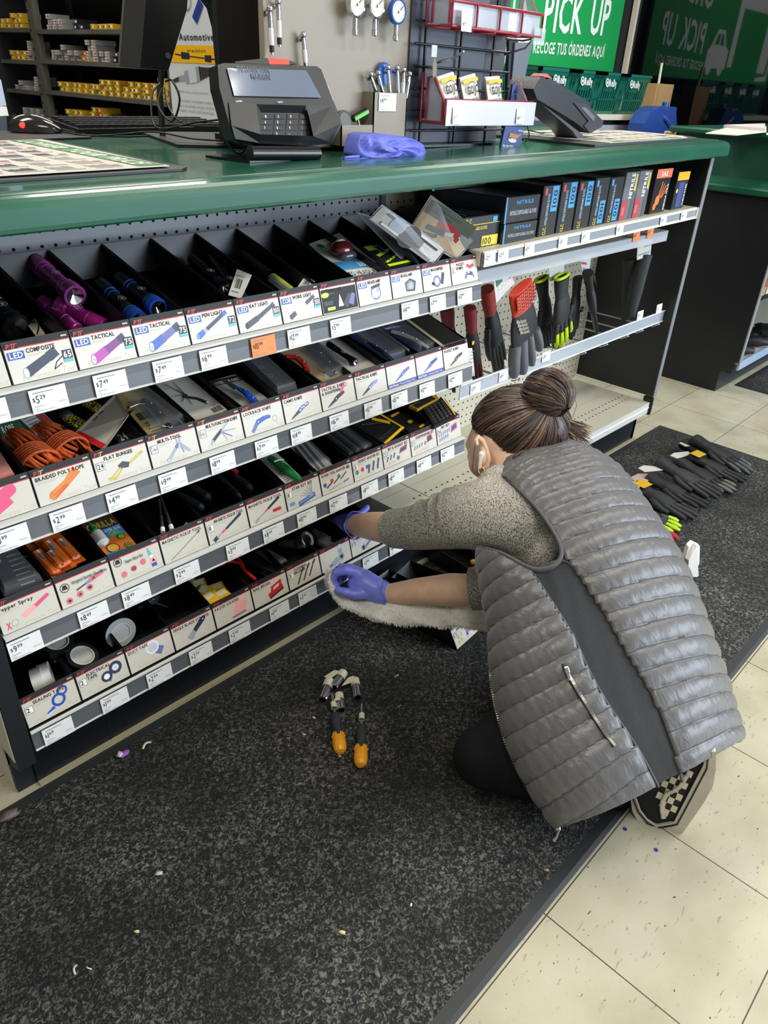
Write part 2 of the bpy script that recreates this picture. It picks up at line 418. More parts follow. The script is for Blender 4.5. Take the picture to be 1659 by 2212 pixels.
C = dict(k=INK, w=WHITE, c=CARD, r=RED, p=M('d9707c', .5), g=GRY, d=DGRY, n=M('2a2f45', .4), b=BLUE, B=M('5f93c9', .4), u=M('b23fa6', .4), U=M('7a2a80', .4),
         o=ORANGE, y=M('cdb13a', .5), e=GREEN, s=M('9aa3ad', .35), l=M('c9d3e6', .35), v=M('6a6fa8', .45), t=M('58b5b8', .4), P=M('f2a8a0', .5), h=M('e0507a', .4), a=M('bdb6a4', .5), N=M('2b3f94', .4), G=M('5a8f3c', .5))
class Card:
    """flat printed face with its own 2-D frame; u,v in metres from the lower-left corner"""
    def __init__(s, mb, o, ux, uy, n): s.mb = mb; s.o = V(o); s.ux = V(ux).normalized(); s.uy = V(uy).normalized(); s.n = V(n).normalized(); s.z = .0004
    def p(s, u, v): return s.o + s.ux * u + s.uy * v + s.n * s.z
    def up(s, d=.00012): s.z += d
    def poly(s, pts, c): s.up(.00004); s.mb.poly([s.p(*q) for q in pts], C[c] if isinstance(c, str) else c)
    def rect(s, u0, v0, u1, v1, c): s.poly([(u0, v0), (u1, v0), (u1, v1), (u0, v1)], c)
    def disc(s, u, v, r, c, n=14, ry=None): s.poly([(u + r * math.cos(2 * PI * i / n), v + (ry or r) * math.sin(2 * PI * i / n)) for i in range(n)], c)
    def bar(s, u0, v0, u1, v1, w0, c, w1=None):
        w1 = w0 if w1 is None else w1; dx, dy = u1 - u0, v1 - v0; l = math.hypot(dx, dy) or 1; nx, ny = -dy / l, dx / l
        s.poly([(u0 - nx * w0, v0 - ny * w0), (u1 - nx * w1, v1 - ny * w1), (u1 + nx * w1, v1 + ny * w1), (u0 + nx * w0, v0 + ny * w0)], c)
    def ring(s, u, v, r, w_, c, n=16, a0=0, a1=1):
        s.up(.00004); P = []
        for i in range(n + 1):
            q = 2 * PI * (a0 + (a1 - a0) * i / n); P.append([s.p(u + r * math.cos(q), v + r * math.sin(q)), s.p(u + (r - w_) * math.cos(q), v + (r - w_) * math.sin(q))])
        s.mb.grid(P, C[c] if isinstance(c, str) else c, smooth=False)
    def text(s, t_, u, v, h, c='k', **k): s.up(.00003); s.mb.text(t_, s.p(u, v), s.ux, s.uy, h, C[c] if isinstance(c, str) else c, **k)
    def line(s, pts, w_, c):
        for a, b in zip(pts, pts[1:]): s.bar(a[0], a[1], b[0], b[1], w_, c)
mm_ = .001
def I(c, L_, ox=0, oy=0, k=1):                      # icon from compact list; coordinates in mm
    for e in L_:
        a = [x * mm_ * k if isinstance(x, (int, float)) else x for x in e[1:]]
        if e[0] == 'b': c.bar(a[0] + ox, a[1] + oy, a[2] + ox, a[3] + oy, a[4], a[6] if len(a) > 6 else a[5], a[5] if len(a) > 6 else None)
        elif e[0] == 'd': c.disc(a[0] + ox, a[1] + oy, a[2], a[3])
        elif e[0] == 'e': c.disc(a[0] + ox, a[1] + oy, a[2], a[4], ry=a[3])
        elif e[0] == 'r': c.ring(a[0] + ox, a[1] + oy, a[2], a[3], a[4])
        elif e[0] == 'q': c.poly([(a[i] + ox, a[i + 1] + oy) for i in range(1, len(a), 2)], a[0])
def knife(bl='n', hd='v', x=30, y=7): return [('b', x, y, x + 26, y + 13, 1, 4.2, bl), ('b', x + 22, y + 11, x + 34, y + 18, 4.6, 4.2, hd), ('b', x + 33, y + 17, x + 48, y + 22, 4.2, 3.4, hd), ('d', x + 48, y + 22, 3.4, hd), ('d', x + 26, y + 13, 1.4, 'w')]
ICON = {
 'torch': lambda c1, c2, lens='w': [('b', 28, 11, 52, 22, 7.5, 7, c1), ('b', 50, 21, 76, 33, 6.4, 5.6, c2), ('b', 73, 31.6, 84, 37, 6.4, 6.2, 'n'), ('e', 27, 11.5, 5, 8.5, c1), ('e', 26.5, 11.5, 3.6, 6.8, lens), ('d', 27, 11, 2, 's')],
 'comp': [('b', 24, 13, 62, 30, 7.2, 6.4, 'n'), ('b', 60, 29, 74, 36, 7.4, 7, 'n'), ('e', 23, 13, 4.6, 8, 's'), ('e', 23, 13, 3.4, 6.6, 'w'), ('b', 64, 10, 78, 17, .7, 'k'), ('b', 64, 10, 70, 20, .7, 'k'), ('b', 70, 20, 86, 30, .7, 'k')],
 'pen': [('b', 16, 11, 30, 18, 5.4, 4.4, 'b'), ('b', 29, 17.5, 36, 21, 3.2, 3.2, 's'), ('b', 35, 20.5, 72, 39, 3.4, 3.2, 'n'), ('b', 71, 38.5, 80, 43, 3.8, 3.8, 'b'), ('e', 15, 11, 3, 5, 'B')],
 'bat': [('b', 18, 11, 45, 21, 5.6, 5.2, 'n'), ('b', 43, 20, 82, 38, 4.2, 3.4, 'n'), ('b', 80, 36, 86, 40, 4.6, 4.6, 'n'), ('e', 18, 11, 3.6, 5.6, 'd')],
 'cob': [('b', 22, 10, 34, 16, 4.6, 4.4, 'n'), ('b', 34, 16, 62, 29, 4.6, 4.4, 'w'), ('b', 61, 28.5, 84, 40, 3.6, 3.4, 'n'), ('d', 22, 10, 5, 'n')],
 'button': [('q', 'k', 2, 2, 96, 2, 96, 46, 2, 46), ('q', 'w', 44, 10, 58, 10, 50, 34), ('b', 62, 8, 78, 30, 7, 5, 'd'), ('b', 78, 10, 88, 30, 7, 5, 'v'), ('e', 12, 36, 10, 5, NEON), ('q', NEON, 14, 6, 34, 6, 34, 12, 14, 12), ('q', 'd', 6, 16, 30, 16, 30, 24, 6, 24)],
 'head': [('d', 52, 22, 15, 'v'), ('d', 52, 22, 12, 'l'), ('d', 46, 18, 6, 'w'), ('d', 58, 26, 5, 's'), ('b', 40, 32, 66, 36, 3, 'd')],
 'head2': [('q', 'd', 44, 10, 72, 8, 78, 28, 60, 36, 42, 28), ('q', 'g', 47, 13, 68, 12, 72, 26, 58, 32, 46, 25), ('e', 60, 20, 8, 7, 's')],
 'mag': [('d', 48, 18, 13, 'v'), ('d', 48, 18, 8, 'w'), ('b', 64, 10, 72, 34, 5, 'd'), ('b', 30, 16, 40, 12, 3, 'k')],
 'pk2': [('b', 50, 10, 60, 24, 4, 4, 'v'), ('b', 59, 23, 78, 18, 5, 4, 'n'), ('d', 64, 24, 4, 'w'), ('b', 58, 40, 70, 34, 3, 4, 'r'), ('b', 70, 34, 84, 38, 4, 3, 'r'), ('b', 78, 18, 84, 8, 3, 1, 'v')],
 'plugs': [('b', 26, 14, 62, 30, 10, 9, 'h'), ('b', 30, 26, 66, 42, 10, 9, 'h'), ('d', 26, 14, 10, 'h'), ('d', 66, 42, 9, 'h'), ('d', 30, 26, 10, 'h')],
 'rope': [('b', 26, 12, 52, 26, 7.5, 5.5, 'o'), ('b', 50, 25, 72, 42, 5.5, 8, 'o'), ('d', 26, 12, 7.5, 'o')] + [('b', 20 + 6 * i, 4 + 4 * i, 34 + 6 * i, 24 + 3.4 * i, .4, 'y') for i in range(6)] + [('b', 26, 12, 50, 24, .5, 'r'), ('b', 28, 8, 52, 22, .5, 'r')],
 'bungee': [('b', 62, 26, 86, 38, 1, 'y'), ('b', 62, 23, 88, 35, 1, 'y'), ('d', 87, 36.5, 2.6, 'y'), ('q', 'n', 42, 20, 58, 18, 62, 26, 50, 31, 40, 26), ('b', 24, 8, 44, 22, 1.1, 'y'), ('b', 30, 5, 48, 20, 1.1, 'y'), ('d', 23, 8, 3, 'y'), ('d', 30, 6, 3, 'y')],
 'multi': [('b', 34, 7, 52, 24, 3.2, 3, 's'), ('b', 52, 24, 60, 30, 3, 4, 'v'), ('b', 60, 30, 78, 12, 4, 3, 's'), ('b', 57, 31, 56, 44, 2, .8, 's'), ('b', 62, 31, 64, 45, 2, .8, 's'), ('b', 62, 28, 66, 12, 1.2, 'g'), ('b', 60, 28, 58, 16, 1.2, 'l'), ('d', 34, 7, 4, 's'), ('d', 34, 7, 2, 'c')],
 'mfk': [('b', 28, 14, 52, 30, 3.4, 3, 'd'), ('b', 52, 30, 74, 44, 2.4, .6, 's'), ('b', 50, 27, 82, 24, 2, 1, 's'), ('b', 50, 26, 72, 12, 1.6, 1, 'v'), ('b', 50, 26, 60, 8, 1.4, .8, 's'), ('b', 24, 9, 30, 16, 2.4, 's')],
 'lock': [('b', 18, 6, 34, 22, 3.4, 4.6, 'v'), ('b', 32, 22, 54, 27, 5, 4.4, 'b'), ('b', 54, 27, 66, 26, 4.2, 3, 'b'), ('r', 76, 20, 6.5, 1.2, 's'), ('d', 36, 23, 1.4, 'w')],
 'camo': knife('n', 'v', 16, 6) + [('d', 42 + 5 * i, 19 + 2.2 * i + (i % 2) * 2, 1.7, 'w') for i in range(6)],
 'tact2': knife('n', 'n', 16, 5) + [('b', 56, 30, 66, 40, 3, 5, 'h'), ('r', 72, 42, 5, 2, 'h')],
 'tact': knife('n', 'v', 18, 6) + [('b', 44 + 5 * i, 15 + 2.4 * i, 45 + 5 * i, 21 + 2.4 * i, .9, 'w') for i in range(5)],
 'swk': [('q', 'N', 0, 0, 98, 0, 98, 9, 0, 9)] + knife('v', 'v', 26, 12), 'swk2': [('q', 'N', 0, 0, 98, 0, 98, 9, 0, 9)] + knife('v', 'N', 26, 12),
 'amk': knife('d', 'd', 22, 6) + [('d', 40, 16, 1.2, 'w'), ('d', 56, 22, 1.2, 'w')],
 'pepper': [('b', 38, 18, 62, 28, 4.6, 4.2, 'P'), ('b', 61, 27.5, 84, 38, 3.4, 3.2, 'h'), ('d', 84, 38, 3.2, 'h'), ('r', 24, 14, 6, .8, 's'), ('b', 10, 6, 16, 18, 1, 'h'), ('b', 16, 6, 11, 18, 1, 'h')],
 'minis': [('d', 14, 36, 8.5, 'd'), ('d', 14, 36, 7, 'a'), ('q', 'k', 9, 33, 19, 33, 17, 41, 11, 41), ('b', 32, 24, 50, 29, 1.4, 'n'), ('b', 50, 29, 57, 31, 2.6, 'B'), ('b', 57, 31, 84, 38, 4, 3.6, 'p'), ('d', 16, 11, 6, 'p'), ('d', 36, 15, 6, 'p'), ('d', 55, 20, 6, 'p'), ('q', 'k', 13, 9, 19, 9, 18, 13, 14, 13), ('q', 'k', 33, 13, 39, 13, 36, 18), ('q', 'k', 52, 18, 58, 18, 58, 22, 52, 22), ('q', 'k', 61, 31, 69, 33, 67, 36)],
 'gel': [('d', 14, 42, 8.5, 'd'), ('d', 14, 42, 7, 'a'), ('q', 'k', 9, 39, 19, 39, 17, 47, 11, 47), ('d', 20, 16, 6, 'p'), ('d', 40, 20, 6, 'p'), ('d', 60, 25, 6, 'p'), ('b', 80, 10, 80, 26, 6, 6, 'P'), ('b', 79, 26, 77, 32, 3, 'w'), ('b', 77, 31, 74, 46, 3.6, 1.4, 't'), ('b', 80, 8, 80, 15, 5.2, 'b'), ('q', 'k', 77, 18, 84, 18, 80, 24)],
 'pick1': [('b', 14, 4, 84, 38, 1, 1.3, 'g'), ('b', 80, 36, 86, 39, 1.8, 'd')],
 'pick2': [('b', 12, 5, 22, 11, 4.2, 'n'), ('b', 20, 9.5, 34, 16, 1.6, 's'), ('b', 33, 15.5, 44, 20, 2.2, 'h'), ('b', 44, 20, 82, 38, 2.4, 3.2, 'n'), ('d', 82, 38, 3.2, 'n')],
 'pick3': [('b', 14, 6, 24, 12, 3.2, 's'), ('b', 22, 11, 44, 21, 1.8, 's'), ('b', 43, 20.5, 52, 25, 2.2, 'h'), ('b', 51, 24.5, 84, 40, 2.6, 3, 'n'), ('q', 'r', 62, 12, 84, 12, 84, 19, 62, 19)],
 'star': [('b', 32, 5, 80, 14, 5, 'N'), ('b', 34, 6, 78, 14, 2.6, 'B')] + [('b', 72, 14, 40 + 7 * i, 22 + 5 * i, 1.2, 's') for i in range(6)] + [('q', 'B', 8, 8, 22, 8, 22, 16, 8, 16)],
 'adapt': [('d', 12, 22, 5, 'N'), ('d', 34, 26, 5, 'r'), ('d', 56, 30, 5, 'e'), ('b', 16, 14, 32, 22, 2, 'n'), ('b', 38, 18, 54, 27, 1.6, 'n'), ('b', 60, 22, 80, 34, 1.6, 'd'), ('b', 24, 7, 60, 12, 1.6, 's'), ('b', 66, 12, 84, 16, 2, 'v'), ('d', 88, 42, 4, 'e')],
 'sock': [('d', 12, 20, 5.5, 'e'), ('d', 30, 22, 5.5, 'r'), ('d', 46, 24, 5, 'N'), ('b', 48, 8, 54, 28, 3, 'n'), ('b', 62, 10, 70, 32, 3, 'n'), ('b', 78, 10, 86, 34, 3, 'n')],
 'bits': [('b', 12, 14, 18, 26, 2, 'd'), ('b', 24, 16, 30, 28, 2, 'd'), ('b', 36, 18, 42, 30, 2, 'd'), ('q', 'p', 56, 22, 84, 26, 90, 40, 62, 36), ('q', 'n', 58, 24, 82, 27, 87, 38, 63, 34), ('d', 52, 14, 5.5, 'e')] + [('r', 10 + 9 * i, 7 + i, 3.6, .7, 'P') for i in range(4)],
 'driv': [('b', 12 + 9 * i, 14 + i, 16 + 9 * i, 24 + i, 1.4, 'd') for i in range(4)] + [('r', 12 + 10 * i, 6 + i, 3.6, .7, 'P') for i in range(6)] + [('b', 52, 18, 56, 26, 3, 'v'), ('q', 'p', 60, 20, 84, 24, 80, 42, 62, 38), ('q', 'n', 62, 22, 80, 26, 78, 38, 64, 35)],
 'bits2': [('b', 10 + 8 * i, 20 + i, 12 + 8 * i, 30 + i, 1.8, 'v') for i in range(6)] + [('b', 10 + 8 * i, 8 + i, 12 + 8 * i, 17 + i, 1.8, 'v') for i in range(5)] + [('q', 'p', 56, 20, 84, 26, 84, 44, 60, 38), ('q', 'N', 59, 23, 80, 28, 80, 40, 62, 36)],
 'ptfe': [('r', 62, 26, 13, 5, 'b'), ('r', 72, 40, 10, 4, 'b'), ('b', 50, 12, 36, 6, 1.6, 'l'), ('b', 52, 16, 36, 10, 3, 1, 'b'), ('d', 36, 6, 3, 'l')],
 'etape': [('b', 52, 14, 56, 20, 10, 'v'), ('r', 55, 22, 11, 5, 'n'), ('d', 55, 22, 6, 'w'), ('b', 72, 24, 76, 30, 10, 'v'), ('r', 75, 32, 13, 6, 'n'), ('d', 75, 32, 7, 'l'), ('r', 75, 32, 5, 1.4, 'w')],
 'duct': [('b', 56, 20, 66, 34, 16, 'v'), ('d', 55, 34, 14, 'l'), ('r', 55, 34, 14, 3, 'w'), ('d', 55, 34, 6, 'c')],
 'scrap': [('b', 36, 10, 52, 24, 8, 5, 's'), ('b', 33, 6, 46, 3, 2, 'l'), ('b', 50, 23, 74, 40, 5, 5.6, 'n'), ('d', 75, 41, 5.4, 'n'), ('d', 74, 40, 1.6, 'w')],
 'razor': [('q', 'P', 44, 10, 78, 12, 88, 38, 56, 40), ('q', 'v', 42, 6, 78, 8, 78, 12, 42, 10)],
 'nail': [('b', 44, 10, 84, 20, 5, 'k'), ('b', 42, 14, 84, 24, 5, 'r'), ('b', 52, 30, 82, 38, 2.6, 'r'), ('b', 52, 20, 56, 32, 3, 'r'), ('b', 76, 24, 80, 38, 3, 'r')],
 'clean': [('b', 26 + 18 * i, 6 + 3 * i, 44 + 18 * i, 34 + 3 * i, 1.8, 'n') for i in range(3)] + [('b', 42 + 18 * i, 32 + 3 * i, 50 + 18 * i, 40 + 3 * i, 2.6, 'n') for i in range(3)],
 'term': [('b', 36, 10, 60, 18, 7, 9, 's'), ('b', 56, 16, 66, 20, 10, 10, 'l'), ('d', 66, 19, 10, 's'), ('d', 67, 19, 5, 'k'), ('b', 64, 30, 66, 46, 6, 's'), ('d', 66, 46, 6, 'l'), ('b', 26, 8, 36, 10, 4, 'v')],
 'spark': [('b', 44, 14, 80, 34, 7, 7, 'v'), ('b', 46, 19, 78, 36, 2.4, 'l'), ('e', 42, 13, 7.5, 8, 's'), ('e', 41, 12.6, 5, 6, 'k')],
 'drill': [('d', 16, 12, 4.5, 'y'), ('d', 28, 14, 4.5, 'y'), ('d', 20, 24, 4.5, 'y'), ('d', 33, 26, 4.5, 'y'), ('q', 'u', 50, 18, 66, 16, 68, 30, 52, 32), ('q', 'v', 62, 22, 84, 24, 84, 36, 64, 38), ('b', 52, 12, 56, 18, 4, 'n'), ('b', 76, 40, 82, 44, 4, 'n'), ('b', 88, 26, 92, 32, 4, 'n')],
 'secur': [('b', 40, 20, 56, 30, 1.4, 'n'), ('r', 26, 12, 5, 1, 'g'), ('r', 44, 14, 5, 1, 'g'), ('r', 62, 16, 5, 1, 'g'), ('b', 66, 26, 80, 36, 1.4, 'n')]}
def front_card(t, title, icon, num=None, led=None, badge=None, two=None, brand=1, glossy=0):
    """paper front of one bin"""
    m = MB(); w_ = .0985; h_ = BH * 1.05
    n_ = V((0, -.967, .255)); o = n_ * .0003
    m.add([o, o + V((w_, 0, 0)), o + V((w_, 0, 0)) + LEAN * h_, o + LEAN * h_] + [n_ * .0012 + q for q in (V((0, 0, 0)), V((w_, 0, 0)), V((w_, 0, 0)) + LEAN * h_, LEAN * h_)], [(0, 1, 2, 3), (7, 6, 5, 4), (0, 4, 5, 1), (1, 5, 6, 2), (2, 6, 7, 3), (3, 7, 4, 0)], INK)
    c = Card(m, n_ * .0013, (1, 0, 0), LEAN, n_)
    c.rect(.0012, .0008, w_ - .0012, .0505, CARD); c.rect(.0012, .0492, w_ - .0012, .0508, 'r')
    if icon not in ('button',):
        c.text('Performance Tool', .016, .0028, .0085, 'a', width=.078, shear=.25, bold=0)
    if icon in ('swk', 'swk2'):
        I(c, ICON[icon]); c.text('Smith Wesson', .004, .0022, .005, 'w', width=.03); c.text('Professional Quality Tools', .04, .0025, .004, 'w', width=.05, bold=0)
    elif icon: 
        I(c, ICON[icon] if not callable(ICON.get(icon)) else icon)
    if brand: c.rect(.0035, .0495, .022, .0575, 'k'); c.text('PT', .0045, .0500, .0068, 'r', width=.011, shear=.3); c.text('T', .012, .0500, .0068, 'y' if icon in ('rope', 'bungee', 'multi', 'mfk') else 'r', width=.007, shear=.3)
    x = .005
    if led: c.rect(.0035, .034, .028, .0455, 'B'); c.rect(.0042, .0347, .0273, .0448, 'N'); c.text(led, .0065, .0363, .0078, 'w', width=.019); x = .031
    if badge: c.rect(.004, .026, .018, .040, 'k'); c.rect(.0047, .0267, .0173, .0393, 'w'); c.text(badge, .0058, .029, .009, 'k', width=.0105 if len(badge) > 1 else .006); x = .021 if icon not in ('etape', 'bungee', 'multi', 'mfk', 'ptfe') else .020
    if title:
        wd = min(w_ - x - .008, len(title) * .0047)
        c.text(title, x, .0405, .0062, 'k', width=wd)
        if two: c.text(two, x, .0325, .0062, 'k', width=min(wd, len(two) * .0047))
        c.rect(x, .0372 if not two else .0300, x + wd * .6, .0376 if not two else .0304, 'a'); c.rect(x, .0354 if not two else .0285, x + wd * .4, .0357 if not two else .0288, 'a')
    if num: c.rect(.081, .0215, .0955, .0345, 'd'); c.rect(.081, .0165, .0955, .0215, 't'); c.text(num, .0825, .0235, .0088, 'w', width=.0115 if len(num) > 1 else .006)
    c.rect(w_ - .013, .054, w_ - .004, .0565, 'a')
    return m.build('front_card', t)
def mkbin(r, i, desc, title='', icon=None, T=None, **k):
    x = -1.2 + .1 * i
    t = thing('display_bin', desc, 'bin', (x + .0008, YB, ZR[r] + .0005) if T is None else (0, 0, 0))
    if T is not None: t.matrix_world = T
    b = bpy.data.objects.new('bin_body', BINME); COL.objects.link(b); b.parent = t
    ic = icon
    if isinstance(icon, list): ICON['_tmp'] = icon; ic = '_tmp'
    if title or icon: front_card(t, title, ic, **k)
    return t
TO = lambda a, b: ICON['torch'](a, b)
R1 = [('flash', dict(title='PENLIGHT', icon='pen')), ('COMPOSITE', dict(icon='comp', led='LED', num='65')), ('TACTICAL', dict(icon=TO('u', 'U'), led='LED', num='75')), ('TACTICAL', dict(icon=TO('b', 'v'), led='LED', num='75')),
      ('PEN LIGHT', dict(icon='pen', led='LED', num='72')), ('BAT LIGHT', dict(icon='bat', led='LED', num='100')), ('WORK LIGHT', dict(icon='cob', led='COB', num='350')), ('BUTTON LAMP', dict(icon='button')),
      ('HEADLAMP', dict(icon='head', led='LED')), ('HEADLAMP', dict(icon='head2', led='LED')), ('MAGNIFIER', dict(icon='mag', led='LED')), ('POCKET', dict(icon='pk2', badge='2', two='KNIFE'))]
D1 = ['at the left edge of the picture', 'with composite LED torch card', 'with purple tactical torch card', 'with blue-ringed tactical torch card', 'with slim blue pen light card, empty', 'with bat light card', 'with work light card numbered 350', 'with dark button lamp card, empty', 'with round headlamp card', 'with square grey headlamp card', 'with magnifier light card', 'with two pocket knife card at the right end']
for i, (ti, kw) in enumerate(R1):
    kw.setdefault('title', ti) if i else None
    mkbin(0, i, 'black bin ' + D1[i] + ', top shelf', **kw)
R2 = [('EAR PLUGS', 'plugs', {}), ('BRAIDED POLY ROPE', 'rope', {}), ('FLAT BUNGEE', 'bungee', dict(badge='24')), ('MULTI-TOOL', 'multi', dict(badge='7-in-1')), ('MULTI-FUNCTION KNIFE', 'mfk', dict(badge='8-in-1')), ('LOCKBACK KNIFE', 'lock', {}), ('CAMO KNIFE', 'camo', {}),
      ('TACTICAL KNIFE', 'tact2', dict(two='& SHARPENER')), ('TACTICAL KNIFE', 'tact', {}), ('', 'swk', dict(brand=0)), ('', 'swk2', dict(brand=0)), ('POCKET KNIFE', 'amk', {})]
D2 = ['with coral ear plug picture', 'with braided orange rope card', 'with flat bungee card', 'with multi-tool pliers card', 'with multi-function knife card', 'with blue lockback knife card', 'with camo knife card', 'with knife and pink sharpener card', 'with plain tactical knife card', 'with pale blue knife card and blue strip', 'with dark blue knife card and blue strip', 'with grey pocket knife card at the right end']
for i, (ti, ic, kw) in enumerate(R2): mkbin(1, i, 'black bin ' + D2[i] + ', second shelf', title=ti, icon=ic, **kw)
R3 = [('Pepper Spray', 'pepper', {}), ('', 'minis', dict(brand=0)), ('', 'gel', dict(brand=0)), ('MAGNETIC PICKUP TOOL', 'pick1', {}), ('MAGNETIC PICKUP TOOL', 'pick2', dict(badge='8')), ('MAGNETIC PICKUP TOOL', 'pick3', {}), ('STAR KEY SET', 'star', dict(badge='8')),
      ('POWER TOOL ADAPTER SET', 'adapt', {}), ('SOCKET ADAPTER SET', 'sock', dict(badge='3')), ('BIT & SOCKET SET', 'bits', dict(badge='21')), ('SCREWDRIVER SET', 'driv', dict(badge='35')), ('BIT SET', 'bits2', dict(badge='31'))]
D3 = ['with pink pepper spray card', 'with glue minis card and a gorilla badge', 'with super glue gel card', 'with thin grey pickup tool card', 'with black-handled pickup tool card marked 8', 'with lit pickup tool card', 'with star key set card', 'with power tool adapter card', 'with socket adapter card', 'with bit and socket set card', 'with screwdriver set card', 'with blue bit set card at the right end']
for i, (ti, ic, kw) in enumerate(R3):
    t = mkbin(2, i, 'black bin ' + D3[i] + ', third shelf', title=ti, icon=ic, **kw)
    if i in (1, 2):
        m = MB(); n_ = V((0, -.967, .255)); c = Card(m, n_ * .004, (1, 0, 0), LEAN, n_)
        c.text('Original Gorilla Glue Minis' if i == 1 else 'Super Glue Gel', .027, .038 if i == 1 else .036, .0055, 'd', width=.064 if i == 1 else .035)
        if i == 2: c.text('10', .0365, .0175, .006, 'k', width=.007)
        m.build('lettering', t)
R4 = [('SEALING TAPE', 'ptfe', dict(badge='2')), ('ELECTRICAL', 'etape', dict(badge='2', two='TAPE')), ('DUCT TAPE', 'duct', {}), ('SINGLE BLADE SCRAPER', 'scrap', {}), ('RAZOR SCRAPER', 'razor', {}), ('NAIL BRUSH', 'nail', {}), ('CLEANING', 'clean', dict(badge='3', two='BRUSHES')), ('', 'term', dict(brand=1)), ('SPARK PLUG', 'spark', dict(badge='13'))]
D4 = ['with blue thread sealing tape card', 'with electrical tape card', 'with duct tape card', 'with single blade scraper card', 'with pink razor scraper card', 'with red nail brush card', 'with three cleaning brushes card', 'with chrome connector card', 'with spark plug socket card']
for i, (ti, ic, kw) in enumerate(R4): mkbin(3, i, 'black bin ' + D4[i] + ', bottom shelf', title=ti, icon=ic, **kw)

# ---- price labels slid into the rails
TAGM = {}
def price_tag(px, py, price, row=None, k_=None, y=None, orange=False, label='', w_=.055, h_=.0345, z=None, par=None):
    P = at(px, py, 'y', YB - .0125 if y is None else y)
    zc = ZR[row] - .0255 if row is not None else (z if z is not None else P.z)
    key = (price, orange, w_)
    if key not in TAGM:
        m = MB(); pm = M('ee8a45', .5) if orange else M('e9e9e6', .35, coat=.3)
        m.box(-w_ / 2, w_ / 2, -.0003, .0003, -h_ / 2, h_ / 2, pm)
        c = Card(m, (-w_ / 2, -.0004, -h_ / 2), (1, 0, 0), (0, 0, 1), (0, -1, 0)); k = w_ / .055
        a, b = price.split('.')
        c.text('$', .0035 * k, .0172 * k, .0062 * k, INK, width=.0035 * k, bold=0); wn = .7 * .0115 / .7 * k * (sum(GC[(0, q)][2] for q in a) + .1 * (len(a) - 1))
        c.text(a, .0085 * k, .0145 * k, .0115 * k, INK, cond=.7, bold=0); c.text(b, .0085 * k + wn + .0015 * k, .0195 * k, .0062 * k, INK, width=.008 * k, bold=0)
        for (u0, v0, u1, v1) in ((.006, .0288, .036, .0306), (.004, .0095, .018, .0108), (.004, .0062, .010, .0073), (.004, .003, .032, .0042), (.039, .010, .051, .0112)):
            u0, v0, u1, v1 = [q * k for q in (u0, v0, u1, v1)]; q = u0
            while q < u1: c.rect(q, v0, q + .0009 * k, v1, GRY); q += .0016 * k
        o = m.build('price_label'); TAGM[key] = o.data; bpy.data.objects.remove(o)
    o = bpy.data.objects.new('price_label', TAGM[key]); COL.objects.link(o)
    o.location = (P.x, YB - .0145 if y is None else y, zc); o.rotation_euler = (R_(-9) if row is not None else R_(-14), 0, 0)
    tag(o, label, 'price label', 'price labels on the shelf rails'); return o
def tags(row, L_, names):
    for (px, py, pr), nm in zip(L_, names): price_tag(px, py, pr, row, orange=(pr == '10.99' and row == 0), label='%s price label reading $%s on the %s rail, %s' % ('orange' if (pr == '10.99' and row == 0) else 'white', pr, rows_n[row], nm))
tags(0, [(-28, 885, '5.99'), (103, 850, '5.29'), (237, 816, '7.49'), (362, 788, '7.49'), (460, 764, '6.99'), (568, 741, '10.99'), (645, 722, '12.99'), (735, 700, '5.99'), (885, 665, '14.99'), (945, 650, '7.99'), (1003, 637, '13.99')],
     ['cut by the left edge', 'below composite torch card', 'below purple torch card', 'below blue-ringed torch card', 'below pen light card', 'below bat light card', 'below work light card', 'below button lamp card', 'below square headlamp card', 'below magnifier card', 'at the right end'])
tags(1, [(20, 1150, '3.99'), (144, 1108, '2.99'), (262, 1068, '4.99'), (372, 1027, '9.99'), (480, 992, '11.99'), (575, 960, '7.49'), (650, 935, '14.99'), (732, 908, '16.99'), (805, 882, '15.99'), (862, 858, '15.99'), (922, 835, '13.99'), (983, 812, '13.99')],
     ['at the left edge', 'below the orange rope card', 'below the bungee card', 'below the multi-tool card', 'below multi-function knife card', 'below the lockback card', 'below the camo knife card', 'below the sharpener card', 'below the plain tactical knife card', 'below the pale blue knife card', 'below the dark blue knife card', 'at the right end'])
tags(2, [(52, 1384, '9.99'), (200, 1318, '8.49'), (293, 1277, '8.49'), (403, 1232, '2.99'), (513, 1186, '3.99'), (590, 1148, '8.49'), (662, 1112, '10.99'), (730, 1084, '12.99'), (798, 1052, '8.99'), (855, 1026, '11.49'), (915, 1000, '10.99'), (966, 975, '12.99')],
     ['below the pepper spray card', 'below the glue minis card', 'below the glue gel card', 'below the thin pickup tool', 'below the pickup tool marked 8', 'below the lit pickup tool', 'below the star keys', 'below the power tool adapters', 'below the socket adapters', 'below the bit and socket set', 'below the screwdriver set', 'at the right end'])
tags(3, [(124, 1572, '1.69'), (246, 1503, '1.99'), (343, 1452, '2.99'), (433, 1405, '2.99'), (517, 1360, '2.99'), (603, 1318, '1.99'), (664, 1282, '3.99'), (800, 1200, '3.99'), (856, 1184, '6.99')],
     ['at the left end', 'below the electrical tape card', 'below the duct tape card', 'below the blade scraper card', 'below the razor scraper card', 'below the nail brush card', 'below the cleaning brushes card', 'right of the rag hand', 'below the forearm'])
